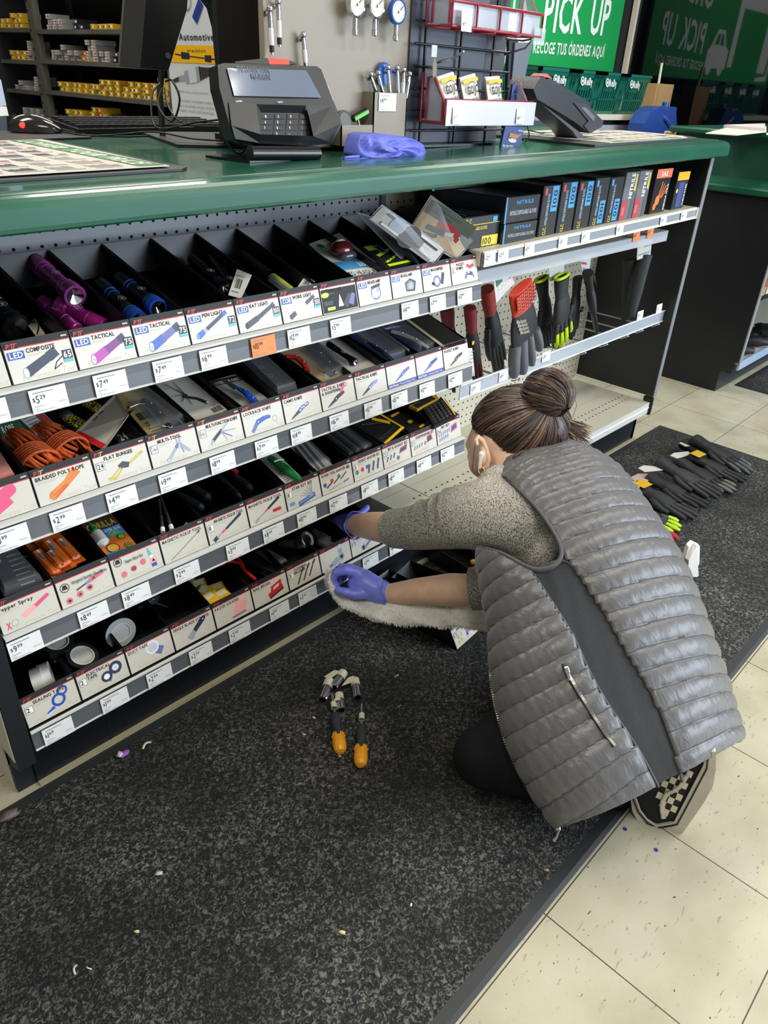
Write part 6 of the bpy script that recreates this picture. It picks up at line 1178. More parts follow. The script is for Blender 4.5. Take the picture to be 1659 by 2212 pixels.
m = MB(); m.lathe([(.010, -.03), (.016, -.03), (.017, -.006), (.0205, -.004), (.0205, .004), (.018, .006), (.012, .004), (.009, -.02), (0, -.02)], M('c9d2d4', .22, .9), 28, T); m.build('body', t); m = MB(); m.tube([T @ V((.0, 0, -.028)), T @ V((-.01, .012, -.05)), T @ V((-.014, .02, -.07))], [.013, .010, .008], M('6a7672', .35, .5), 12); m.build('cable_end', t)
for k, (a, b) in enumerate((((676, 1150), (712, 1172)), ((690, 1168), (720, 1186)))): 
    A, B_ = rp(3, *a, .024), rp(3, *b, .024); t = thing('metal_sleeve', 'dull grey metal sleeve, %s beside the chrome connector' % ['upper', 'lower'][k], 'connector', A); bar_(t, 'sleeve', A, B_, [(.006, 0), (.012, 0), (.012, .4), (.014, .42), (.014, .9), (.009, 1), (0, 1)], [M('5f6b68', .35, .6)], 14)
# ================================================================ RIGHT BAY: GLOVE SHELF
def shz(x): return .852 + .0125 * x
t = thing('glove_shelf', 'cream perforated shelf with grey price channel carrying glove boxes', 'shelf', (.6, .1, .85))
m = MB(); m.prism([(.004, -.034, shz(0) - .004), (.004, .29, shz(0) - .004), (.004, .29, shz(0)), (.004, -.034, shz(0))], (1.186, 0, .0148), dk)
for i in range(46):
    for yy in (.0, .03): x = .03 + i * .025; m.poly([V((x + .003 * math.cos(a * PI / 4), yy + .003 * math.sin(a * PI / 4), shz(x) + .0004)) for a in range(8)], hole)
off(m, 'shelf_deck', t)
def chan(x0, x1, y, zt, h, mt, mb_):
    pr = [(0, 0), (-.004, -.003), (-.0045, -.007), (-.002, -.009), (-.004, -h + .006), (-.009, -h), (0, -h)]; n = len(pr); ms = [mb_, mb_, mb_, mt, mb_, mb_, mb_]
    for i in range(n):
        a, b = pr[i], pr[(i + 1) % n]; mm_q = [V((x, y + q[0], zt(x) + q[1])) for x, q in ((x0, a), (x1, a), (x1, b), (x0, b))]; m.add(mm_q, [(0, 1, 2, 3)], ms[i])
m = MB(); chan(.0, 1.19, -.034, shz, .034, M('8f979f', .25, coat=.4), M('d6d3c8', .35)); m.box(1.186, 1.194, -.042, .29, shz(1.2) - .036, shz(1.2), CREAM, bev=.002); m.box(-.002, .002, -.03, .29, shz(0) - .034, shz(0), CREAM); off(m, 'price_channel', t)
m = MB(); m.box(-.005, 1.06, -.012, -.010, .768, .800, M('c5ccd6', .18, alpha=.6, coat=.5)); m.box(-.005, 1.06, -.010, .25, .799, .801, M('b9b9b4', .3)); off(m, 'clear_strip', t)
def lt(px, py, pr, lab, y=-.0405, o=False, w_=.043, h_=.03): ob = price_tag(px, py, pr, None, y=y, label=lab, w_=w_, h_=h_, z=at(px, py, 'y', y).z, orange=o); ob.rotation_euler = (R_(-4), 0, 0)
for px, py, pr, nm in ((1058, 557, '22.97', 'at its left end'), (1087, 551, '22.99', 'second from the left'), (1144, 538, '17.99', 'below the lying boxes'), (1216, 523, '21.99', 'below the second standing box'), (1265, 512, '21.97', 'below the fourth standing box'), (1339, 496, '20.99', 'below the grey boxes'), (1433, 477, '29.99', 'below the orange box'), (1477, 467, '20.97', 'at its right end')):
    lt(px, py, pr, 'white price label on the glove box shelf, ' + nm)
lt(1375, 510, '19.99', 'orange price label under the glove shelf, left one', -.0135, True); lt(1405, 503, '17.97', 'orange price label under the glove shelf, right one', -.0135, True)
t = thing('hook_price_strip', 'long clear price strip across the lower glove hooks', 'price strip', (.6, 0, .5)); m = MB(); m.box(.01, 1.215, -.003, -.001, .470, .512, M('c4ccd8', .16, alpha=.6, coat=.6)); m.box(.01, 1.215, -.005, -.003, .508, .512, M('e4e8ee', .2)); m.box(.01, 1.215, -.005, -.003, .470, .474, M('e4e8ee', .2)); off(m, 'strip', t)
for px, py, pr, nm in ((1027, 839, '23.99', 'leftmost'), (1088, 812, '13.99', 'below the red and grey glove'), (1180, 770, '21.99', 'below the neon gloves'), (1383, 681, '24.99', 'second from the right'), (1424, 666, '24.97', 'rightmost')): lt(px, py, pr, 'pale price label on the clear strip, ' + nm, -.0055)
# hooks
def hook(x, z, y1, label, grp):
    m = MB()
    for dx in (-.004, .004): m.tube([(x + dx, .298, z), (x + dx, .03 + y1, z)], .0018, STEEL, 6)
    m.tube([(x, .06 + y1, z), (x, .02 + y1, z), (x, y1, z + .012)], .002, STEEL, 6); m.blob((x, y1, z + .013), (.0035,) * 3, STEEL, 6); m.box(x - .014, x + .014, .292, .3, z - .012, z + .008, STEEL)
    tag(m.build('peg_hook'), label, 'hook', grp)
for k, (px, py) in enumerate(((1264, 765), (1311, 745), (1357, 726), (1388, 714), (1423, 700), (1210, 795), (1120, 835))):
    p = at(px, py, 'y', -.02); hook(min(p.x, 1.19), .462, -.02, 'chrome peg hook under the clear strip, ' + ['fifth', 'fourth', 'third', 'second', 'first', 'sixth', 'seventh'][k] + ' from the right', 'chrome peg hooks')
GW = [(.075, 1115, 590), (.33, 1190, 570), (.55, 1245, 560), (.82, 1300, 545), (1.0, 1345, 530)]
for k, x in enumerate((.22, .42, .62, .86)): hook(x, .765, .045, 'chrome peg hook holding gloves, %s from the left' % ['first', 'second', 'third', 'fourth'][k], 'upper chrome peg hooks')
# glove boxes
def gbox(x, w_, d, h, mt, label, draw, y=-.012, top=None, T=None, name='glove_box'):
    t = thing(name, label, 'box', (x, y, shz(x) + .0008)); 
    if T is not None: t.rotation_euler = T
    m = MB(); m.box(0, w_, 0, d, 0, h, mt, bev=.0015); m.build('carton', t)
    m = MB(); c = Card(m, (0, -.0002, 0), (1, 0, 0), (0, 0, 1), (0, -1, 0)); draw(c, w_, h)
    if top: c = Card(m, (0, 0, h + .0002), (1, 0, 0), (0, 1, 0), (0, 0, 1)); top(c, w_, d)
    m.build('print', t); return t
BK = M('1f2126', .35, coat=.3); CB = M('3f9ad8', .4); CYL = M('e0c83a', .4)
def spine(flip=0, lat='NITRILE DISPOSABLE GLOVES'):
    def f(c, w_, h):
        c.rect(.52 * w_, (.48 if not flip else .04) * h, .9 * w_, (.98 if not flip else .52) * h, CB)
        s_ = c.ux, c.uy; o = c.o; c.z += .0002
        c.mb.text('100', c.p(.62 * w_, (.55 if not flip else .12) * h), c.uy, -c.ux, .020, BK, width=.30 * h) if 0 else c.mb.text('100', c.p(.60 * w_, (.92 if not flip else .46) * h), -c.uy, c.ux, .018, BK, width=.34 * h) if flip else c.mb.text('100', c.p(.84 * w_, .56 * h), c.uy, -c.ux, .018, BK, width=.34 * h)
        c.mb.text(lat, c.p(.40 * w_, .22 * h), c.uy, -c.ux, .010, M('a9b4c4', .5), width=.62 * h)
        c.mb.text('CLC', c.p(.40 * w_, .02 * h), c.uy, -c.ux, .014, CYL, width=.15 * h)
        c.rect(.08 * w_, .82 * h, .22 * w_, .95 * h, [M('c84450', .5), M('4a9ad0', .5)][flip])
    return f
for k, (x, fl) in enumerate(((.264, 0), (.350, 0), (.436, 0), (.520, 1), (.604, 1))):
    gbox(x, .078, .24, .122 + .003 * (k % 2), BK, 'black and blue glove box standing on end, %s of five' % ['first', 'second', 'third', 'fourth', 'fifth'][k], spine(fl))
def nit(c, w_, h):
    c.rect(0, 0, .45 * w_, .42 * h, M('a83a44', .5)); c.rect(.1 * w_, .1 * h, .3 * w_, .28 * h, M('c85a60', .5)); c.rect(.72 * w_, 0, w_, h, M('54585e', .4)); c.z += .0002; c.mb.text('NITRILE', c.p(.70 * w_, .45 * h), c.uy, -c.ux, .020, WHITE, width=.52 * h); c.rect(.78 * w_, .6 * h, .92 * w_, .95 * h, CYL)
for k, x in enumerate((.690, .772)): gbox(x, .076, .24, .13, M('6a6c72', .35), 'grey nitrile glove box with red corner, %s of two' % ['left', 'right'][k], nit)
def sas(c, w_, h):
    c.rect(0, .80 * h, w_, h, M('ee7a5a', .4)); c.text('SAS', .3 * w_, .84 * h, .10 * h, 'w', width=.4 * w_)
    for q in range(4): c.bar((.35 + .07 * q) * w_, .35 * h, (.5 + .12 * q) * w_, (.72 - .05 * q) * h, .02 * w_, 'o')
    c.disc(.34 * w_, .3 * h, .14 * w_, 'o'); c.disc(.22 * w_, .16 * h, .10 * w_, 'o'); c.mb.text('DERMA MAX', c.p(.9 * w_, .06 * h), c.uy, -c.ux, .009, WHITE, width=.6 * h)
t = gbox(.885, .105, .16, .128, M('17181c', .3, coat=.3), 'black and orange glove box with an orange hand picture', sas)
m = MB(); c = Card(m, (-.0004, .16, 0), (0, -1, 0), (0, 0, 1), (-1, 0, 0)); c.text('SAS', .055, .10, .014, 'w', width=.05); c.disc(.045, .035, .03, 'o'); c.bar(.045, .05, .06, .085, .010, 'o'); c.disc(.06, .085, .012, 'o'); c.rect(.115, .008, .145, .04, 'o'); c.text('100', .06, .012, .010, 'w', width=.03); m.build('side_print', t)
def yb2(c, w_, h): c.rect(0, .78 * h, w_, h, YEL); c.rect(.25 * w_, .06 * h, .7 * w_, .72 * h, M('3a4a8a', .4)); c.disc(.15 * w_, .5 * h, .08 * w_, 'y'); c.mb.text('THICKSTER', c.p(.92 * w_, .08 * h), c.uy, -c.ux, .009, WHITE, width=.6 * h)
gbox(1.04, .085, .15, .112, M('26272d', .35), 'black glove box with yellow top band at the right end', yb2)
def lat(c, w_, h): c.rect(0, .74 * h, w_, .76 * h, CYL); c.text('LATEX DISPOSABLE GLOVES', .04 * w_, .58 * h, .10 * h, CYL, width=.62 * w_); c.text('CLC', .08 * w_, .80 * h, .14 * h, CYL, width=.16 * w_); c.rect(.55 * w_, .04 * h, .98 * w_, .36 * h, CYL); c.text('100', .58 * w_, .09 * h, .2 * h, 'k', width=.22 * w_); c.rect(.8 * w_, .78 * h, .92 * w_, .94 * h, CB)
gbox(-.045, .15, .20, .072, BK, 'black latex glove box with yellow 100 lying flat', lat, top=lambda c, w_, d: [c.bar((.1 + .16 * k) * w_, .1 * d, (.25 + .16 * k) * w_, .5 * d, .02 * w_, M('5a5f60', .5)) for k in range(5)], y=.0)
def nl(c, w_, h): c.rect(.0, .0, .04 * w_, h, CB); c.text('NITRILE DISPOSABLE GLOVES', .14 * w_, .30 * h, .16 * h, M('a9b4c4', .5), width=.78 * w_); c.text('NITRILE', .3 * w_, .7 * h, .14 * h, CB, width=.5 * w_)
gbox(.108, .145, .20, .045, BK, 'black nitrile glove box lying flat under another', nl)
t = gbox(.105, .150, .20, .060, BK, 'black nitrile glove box lying on top of the flat one', nl, T=(0, 0, R_(1))); t.location.z += .0465
t = gbox(.02, .22, .14, .05, BK, 'black glove box lying across the back with glove pictures on top', nl, y=.15, top=lambda c, w_, d: [c.bar((.08 + .11 * k) * w_, .1 * d, (.14 + .11 * k) * w_, .45 * d, .022 * w_, M('4a4e54', .5)) for k in range(8)]); t.location.z += .108
m = MB(); m.prism([V((.12, .2, shz(.1) + .05)), V((.12, .285, shz(.1) + .05)), V((.12, .285, shz(.1) + .108)), V((.12, .2, shz(.1) + .108))], (.1, 0, 0), BK); tag(m.build('glove_box'), 'black glove box at the back supporting the top one', 'box')

# ---- gloves (hanging and on the mat)
def glove(o, fdir, xdir, L_, label, pal='1d1e22', fing='1d1e22', tip=None, cuff=None, knit=None, name='work_glove', group=None, spread=1, curl=.0, w_=None, fat=1, thumb=1, band=None):
    o = V(o); f = V(fdir).normalized(); x = V(xdir); x = (x - f * x.dot(f)).normalized(); n = f.cross(x); n = n if n.y < 0 or n.z > .3 else -n; t = thing(name, label, 'glove', o, group=group); w_ = w_ or L_ * .21; rg = random.Random(str(o))
    def P(a, b, c=0): return o + f * (a * L_) + x * (b * w_) + n * (c * L_)
    def flat_tube(pts, rx, rn, mt, nm, k=14):
        g = []; 
        for i, p in enumerate(pts): g.append([p + x * (rx[i] * math.cos(2 * PI * j / k)) + n * (rn[i] * math.sin(2 * PI * j / k)) for j in range(k)])
        m = MB(); m.grid(g, mt, True); m.add(g[0], [tuple(range(k))], mt); m.add(g[-1], [tuple(range(k))], mt); off(m, nm, t)
    pm = M(pal, .55, bump=.25, bscale=160); fm_ = M(fing, .45, bump=.2, bscale=120); h = L_ * .05 * fat; kw = .016
    flat_tube([P(0, 0), P(.06, .01), P(.2, .0), P(.27, .0)], [w_ * .36, w_ * .38, w_ * .34, w_ * .33], [h * 1.3, h * 1.2, h * .95, h * .9], M(cuff or pal, .55, bump=.4, bscale=200), 'cuff')
    flat_tube([P(.24, 0), P(.34, 0), P(.48, 0), P(.6, 0)], [w_ * .33, w_ * .42, w_ * .47, w_ * .44], [h * .9, h * 1.1, h * 1.05, h * .8], pm, 'hand_back')
    for i in range(4):
        b = (i - 1.5) * .25; ln = (.33, .40, .38, .29)[i] * (1 + rg.uniform(-.03, .03)); sp = (i - 1.5) * .05 * spread; c_ = -curl
        pts = [P(.56, b * .9), P(.56 + ln * .4, b + sp * .5, c_ * .02), P(.56 + ln * .8, b + sp, c_ * .06), P(.56 + ln, b + sp * 1.1, c_ * .1)]; r0 = w_ * .135
        m = MB(); m.tube(pts, [r0, r0 * 1.0, r0 * .95, r0 * .62], fm_ if tip is None else fm_, 8, flat=.8); off(m, 'finger', t)
        if tip: m = MB(); m.tube([p + n * r0 * .35 for p in pts[1:]], [r0 * .75, r0 * .85, r0 * .5], M(tip, .4), 8, flat=.7); off(m, 'finger_patch', t)
    if thumb: m = MB(); m.tube([P(.36, -.36 * thumb), P(.48, -.58 * thumb), P(.60, -.66 * thumb), P(.68, -.64 * thumb)], [w_ * .14, w_ * .15, w_ * .13, w_ * .08], fm_, 8, flat=.8); off(m, 'thumb', t)
    if band:
        m = MB(); c = Card(m, P(.02, -.3) + n * h * 1.35, x, f, n); c.rect(0, 0, w_ * .6, L_ * .17, M(band, .5))
        if name == 'knit_glove':
            for a in range(5):
                for b in range(5): c.ring((.06 + .13 * a) * w_, (.02 + .035 * b) * L_ * 1.0, w_ * .055, w_ * .018, 'k', 6)
        off(m, 'wrist_panel', t)
    return t, P, n
def header(q, y, label, draw): 
    P = [pz(*p, y) for p in q]; t = thing('header_card', label, 'hang tag', P[0]); m = MB(); m.prism(P, (0, .0015, 0), M('c9c9c6', .4)); off(m, 'card', t); m = MB(); c = Card(m, P[3] + V((0, -.0008, 0)), P[2] - P[3], P[0] - P[3], (0, -1, 0)); draw(c, (P[2] - P[3]).length, (P[0] - P[3]).length); off(m, 'print', t)
Y1 = .055
def gv(a, b, y, xd=(1, .1, 0)): A, B_ = pz(*a, y), pz(*b, y + .01); return A, B_ - A, xd, (B_ - A).length
A, d, xd, L_ = gv((1050, 625), (1085, 812), .12); glove(A, d, xd, L_, 'black glove with red knit cuff, back one of the clutch pair', '1b1c20', '25262b', cuff='9a2c26', w_=.07, spread=.3)
A, d, xd, L_ = gv((1124, 620), (1140, 806), -.02); t, P, n = glove(A, d, (1, 0, -.05), L_, 'grey work glove with bright red patterned cuff hanging in front', '232429', '6a6c72', cuff='d8442c', w_=.130, spread=1.1, thumb=0, name='knit_glove', band='e04a30', fat=.8)
m = MB(); c = Card(m, P(.28, -.36) + n * .0145, (1, 0, -.05), -V(d).normalized(), n); [c.text('Mechanix', .004 * k, -.012 * k, .012, 'a', width=.045, shear=.3) for k in range(4)]; off(m, 'lettering', t)
header([(1066, 604), (1104, 592), (1112, 612), (1072, 655)], -.005, 'grey header card reading clutch above the red cuffed glove', lambda c, w_, h: (c.rect(.1 * w_, .6 * h, .4 * w_, .95 * h, 'e'), c.text('CLUTCH', .15 * w_, .3 * h, .16 * h, 'w', width=.6 * w_), c.rect(.75 * w_, .4 * h, .98 * w_, .6 * h, 'r')))
A, d, xd, L_ = gv((1170, 605), (1188, 752), .11); glove(A, d, xd, L_, 'black glove with neon cuff edge, back one of the fast fit pair', '17181b', '1b1c20', w_=.07, spread=.3, band=None)
A, d, xd, L_ = gv((1213, 600), (1214, 752), Y1); t, P, n = glove(A, d, (1, 0, 0), L_, 'black glove with neon yellow stripes on the fingers hanging in front', '1d1e22', '26282c', tip='c8e81a', w_=.09, spread=.8, thumb=0)
for q, y in (((1170, 602), .11), ((1213, 597), Y1)): p = pz(*q, y); m = MB(); m.tube([p + V((.030 * math.cos(a), .012 * math.sin(a), .006 * math.cos(a))) for a in [2 * PI * k / 16 for k in range(16)]], .0045, NEON, 6, closed=True); tag(m.build('neon_cuff'), 'neon yellow cuff edging of the %s fast fit glove' % ('front' if y == Y1 else 'back'), 'glove')
header([(1184, 566), (1220, 562), (1216, 600), (1188, 608)], Y1 + .02, 'white and neon header card reading fast fit', lambda c, w_, h: (c.rect(0, .7 * h, w_, h, NEON), c.text('FASTFIT', .1 * w_, .75 * h, .18 * h, 'k', width=.8 * w_), c.rect(.5 * w_, .1 * h, .8 * w_, .3 * h, 'r')))
A, d, xd, L_ = gv((1248, 600), (1235, 735), .10); glove(A, d, xd, L_, 'black glove hanging behind the side-on glove', '15161a', '17181c', w_=.065, spread=.2)
A, d, xd, L_ = gv((1270, 590), (1288, 722), Y1); glove(A, d, (.6, .5, 0), L_, 'black glove hanging side-on with yellow wrist tag', '26272b', '1d1e21', w_=.056, spread=.1, band='d8a81c', thumb=0)
header([(1252, 555), (1279, 546), (1272, 590), (1258, 588)], Y1 + .02, 'white and red header card above the side-on black glove', lambda c, w_, h: (c.rect(.1 * w_, .55 * h, .9 * w_, .7 * h, 'r'), c.rect(.2 * w_, .2 * h, .8 * w_, .3 * h, 'g'), c.rect(.1 * w_, .8 * h, .5 * w_, .95 * h, 'e')))
for k, (a, b, y, nm) in enumerate((((1362, 560), (1352, 690), .09, 'left'), ((1394, 550), (1362, 684), .05, 'right'))):
    A, B_ = pz(*a, y), pz(*b, y); t = thing('arm_sleeve', 'long black fabric sleeve hanging at the right, %s half' % nm, 'sleeve', A); m = MB(); m.tube([A, A.lerp(B_, .15), A.lerp(B_, .6), B_], [.026, .024, .022, .017], M('1f2023', .6, bump=.3), 12, flat=.45); off(m, 'sleeve', t)
header([(1378, 520), (1409, 514), (1405, 552), (1376, 562)], .05, 'white header card with yellow square above the black sleeves', lambda c, w_, h: (c.rect(.1 * w_, .6 * h, .4 * w_, .85 * h, YEL), c.rect(.5 * w_, .55 * h, .95 * w_, .9 * h, 'g'), c.rect(.1 * w_, .2 * h, .9 * w_, .26 * h, 'g')))
MAR = '7a1f28'
A, d, xd, L_ = gv((965, 665), (985, 850), .13); glove(A, d, (1, 0, .1), L_, 'black and maroon glove half hidden behind the bins', '17181b', '1c1d20', cuff=MAR, w_=.06, spread=.3)
A, d, xd, L_ = gv((1015, 665), (1030, 858), .06); t, P, n = glove(A, d, (.8, -.4, 0), L_, 'black and maroon glove hanging at the right end of the bins', '1b1c20', '5a2026', cuff=MAR, w_=.045, spread=.2)
P_ = [pz(a, b, .045) for a, b in ((1008, 752), (1020, 752), (1026, 812), (1010, 815))]; t = thing('hang_tag', 'long white tag hanging on the maroon glove', 'hang tag', P_[0]); m = MB(); m.prism(P_, (0, .001, 0), M('dedcd6', .5)); off(m, 'tag', t); m = MB(); c = Card(m, P_[3] + V((0, -.0006, 0)), (1, 0, 0), (0, 0, 1), (0, -1, 0)); c.rect(.003, .09, .012, .10, YEL); [c.rect(.003, .02 + .01 * k, .015, .022 + .01 * k, 'g') for k in range(6)]; off(m, 'print', t)
# gloves laid out on the mat
ZM = .009
def mg(a, b, z, label, **k):
    A, B_ = at(*a, 'z', ZM + z), at(*b, 'z', ZM + z * .7); d = B_ - A; k.setdefault('w_', .085); k.setdefault('fat', 1.3)
    return glove(A, d, d.cross(V((0, 0, -1))), d.length, label, group='work gloves laid on the mat', **k)
mg((1350, 1095), (1478, 1145), .03, 'black glove with neon yellow finger edges, nearest on the mat', tip='b9dc1a', fing='3a3d42', curl=.2)
mg((1372, 1050), (1512, 1122), .022, 'charcoal glove with yellow wrist tag lying on the mat', pal='2c2d31', fing='33353a', band='e0b01c')
mg((1400, 1032), (1535, 1095), .035, 'black glove, third from the front of the row', pal='1d1e22')
mg((1425, 1000), (1562, 1078), .055, 'thick black glove on top in the middle of the row', pal='2b2c31', fing='2b2c31')
mg((1470, 1000), (1592, 1068), .022, 'black glove with grey fingertips in the row', tip='6a6c68', pal='1b1c20')
mg((1492, 985), (1618, 1042), .035, 'black glove, second from the far end of the row', pal='17181c', band='c8a01c')
mg((1500, 950), (1630, 1022), .055, 'black glove with pale knuckle patches at the far end', tip='55575c', pal='1b1c20', curl=.3)
mg((1478, 958), (1600, 1025), .03, 'black glove beneath the far end glove', pal='141519')
for q, z, cc, nm in (([(1467, 958), (1480, 952), (1506, 953), (1512, 962), (1480, 965)], .04, 'd8d4d0', 'far white glove tag'), ([(1447, 985), (1456, 979), (1486, 976), (1494, 982), (1462, 991)], .04, 'd0ccc8', 'second white glove tag from the far end'), ([(1378, 1012), (1390, 1006), (1432, 1010), (1436, 1016), (1392, 1020)], .05, 'dedad6', 'white glove tag with red print in the middle'), ([(1362, 1032), (1378, 1024), (1408, 1024), (1400, 1040), (1372, 1042)], .04, 'c9a8a4', 'pinkish glove tag under the middle one'), ([(1345, 1048), (1358, 1038), (1372, 1042), (1362, 1062)], .035, 'd4e82a', 'neon yellow glove tag'), ([(1364, 1040), (1388, 1044), (1378, 1058), (1366, 1058)], .04, 'dcd6cc', 'cream glove tag with red letters')):
    P_ = [at(a, b, 'z', ZM + z) for a, b in q]; tag(MB().prism(P_, (0, 0, .002), M(cc, .45)).build('glove_tag'), nm + ' in the row on the mat', 'hang tag')
P_ = [at(a, b, 'z', ZM + .02) for a, b in ((1448, 1152), (1456, 1158), (1465, 1164))]; m = MB(); m.tube(P_, [.012, .012, .006], M('c02a34', .45), 10, flat=.6); tag(m.build('red_glove_tip'), 'red fingertip of a glove peeking past the grey vest', 'glove')
c0 = at(1495, 1245, 'z', ZM); t = thing('paper_cone', 'folded white paper standing up behind the back of the vest', 'paper', c0); q = [(1478, 1240), (1480, 1205), (1488, 1182), (1497, 1173), (1512, 1180), (1511, 1215), (1502, 1242)]; y_c = c0.y; P_ = [at(a, b, 'y', y_c) for a, b in q]; m = MB(); m.prism(P_, (.01, .012, 0), M('e4e0d8', .5)); m.prism([P_[0], P_[1], P_[3], P_[6]], (-.004, -.012, .0), M('dcd8d0', .5)); off(m, 'folded_sheet', t)

# ================================================================ THINGS ON THE MAT
def driver(a, b, r_, label):
    A, B_ = at(*a, 'z', ZM + .015), at(*b, 'z', ZM + .015); t = thing('nut_driver', label, 'screwdriver', A, group='orange and black drivers'); d = B_ - A; L_ = d.length
    yo, bk = M('f0a21c', .35, coat=.2), M('33353a', .5)
    bar_(t, 'handle', A, B_, [(0, 0), (.008, .01), (.0125, .06), (.0145, .16), (.0135, .30), (.011, .40), (.0095, .5), (.0105, .62), (.0115, .72), (.009, .86), (.005, .9)], [yo] * 5 + [bk] * 5, 22)
    m = MB(); T = frame(A, d, (0, 1, 0)); n_ = NU
    c0 = A.lerp(B_, .20) + V((0, 0, .0085)); e = A.lerp(B_, .5) + V((0, 0, .0042)); m.tube([c0, c0.lerp(e, .5) + V((0, 0, .001)), e], [.0062, .0062, .0058], bk, 10, flat=.9); off(m, 'black_grip', t)
    sd = d.cross(V((0, 0, 1))).normalized()
    for s_ in (-1, 1): p = A.lerp(B_, .30) + sd * s_ * .0105 + V((0, 0, .006)); m = MB(); m.tube([p, A.lerp(B_, .46) + sd * s_ * .008 + V((0, 0, .004))], [.0045, .001], yo, 8); off(m, 'side_flute', t)
    S_ = B_ + d.normalized() * .05; bar_(t, 'shaft', A.lerp(B_, .88), S_, [(.0032, 0), (.0032, .95), (.001, 1)], [CHROME], 10); bar_(t, 'label_wrap', B_ + d * .02, B_ + d * .16, [(.0062, 0), (.0062, 1)], [M('dcd6c0', .5)], 12)
driver((736, 1625), (722, 1532), .014, 'orange and black nut driver with small orange button, left of the pair'); driver((779, 1654), (781, 1557), .014, 'orange and black nut driver, right of the pair')
m = MB(); m.blob(at(726, 1590, 'z', ZM + .024), (.0028,) * 3, M('e0701a', .4), 8); tag(m.build('button'), 'small orange button on the left nut driver', 'button')
for k, (a, b, r_) in enumerate((((696, 1513), (712, 1470), .0125), ((720, 1486), (742, 1452), .0115), ((773, 1508), (766, 1468), .011), ((738, 1535), (732, 1500), .0105))):
    A, B_ = at(*a, 'z', ZM + r_), at(*b, 'z', ZM + r_); t = thing('chrome_socket', 'chrome socket with cream label band, %s of four' % ['largest at left', 'top middle', 'right', 'lower middle'][k], 'socket', A, group='chrome sockets on the mat')
    bar_(t, 'socket_body', A, B_, [(r_ * .6, .2), (r_ * .62, 0), (r_ * .95, 0), (r_, .05), (r_, .5), (r_ * .86, .55), (r_ * .86, 1), (r_ * .4, 1), (0, .9)], [M('15161a', .4), CHROME, CHROME, CHROME, CHROME, CHROME, CHROME, CHROME], 20); bar_(t, 'label_band', A.lerp(B_, .62), A.lerp(B_, .98), [(r_ * .93, 0), (r_ * .93, 1)], [M('dcd5bb', .5)], 20)
for k, q in enumerate(([(700, 1462), (722, 1448), (736, 1450), (714, 1466)], [(738, 1482), (752, 1464), (764, 1460), (766, 1472)], [(720, 1515), (730, 1498), (738, 1494), (734, 1512)])):
    P_ = [at(a, b, 'z', ZM + .022) for a, b in q]; m = MB(); m.prism(P_, (0, 0, .0008), M('d8d0b4', .5)); tag(m.build('paper_flag'), 'cream paper flag between the chrome sockets, %s' % ['top', 'right', 'lower'][k], 'label')
# empty bins lifted out
fl = Matrix.Rotation(-math.asin(.2526), 4, 'X')
mkbin(0, 0, 'black bin with drill bit card standing on the mat', 'DRILL BIT SET', 'drill', T=tr(-.322, -.318, ZM + .0005) @ rot('Z', 5) @ fl, badge='13')
mkbin(0, 0, 'black bin with security bit card, half hidden by the vest', 'SECURITY', 'secur', T=tr(-.212, -.335, ZM + .0005) @ rot('Z', 12) @ fl, badge='11')
mkbin(0, 0, 'empty black bin on the mat right of the security bit bin', '', None, T=tr(-.098, -.26, ZM + .0005) @ rot('Z', -6) @ fl)
m = MB(); m.blob(at(1022, 1214, 'z', ZM + .01), (.010, .007, .009), YEL, 8); m.box(0, .012, 0, .006, 0, .01, YEL, T=tr(at(1018, 1219, 'z', ZM))); tag(m.build('yellow_clip'), 'small yellow plastic piece on the mat beside the sleeve', 'clip')
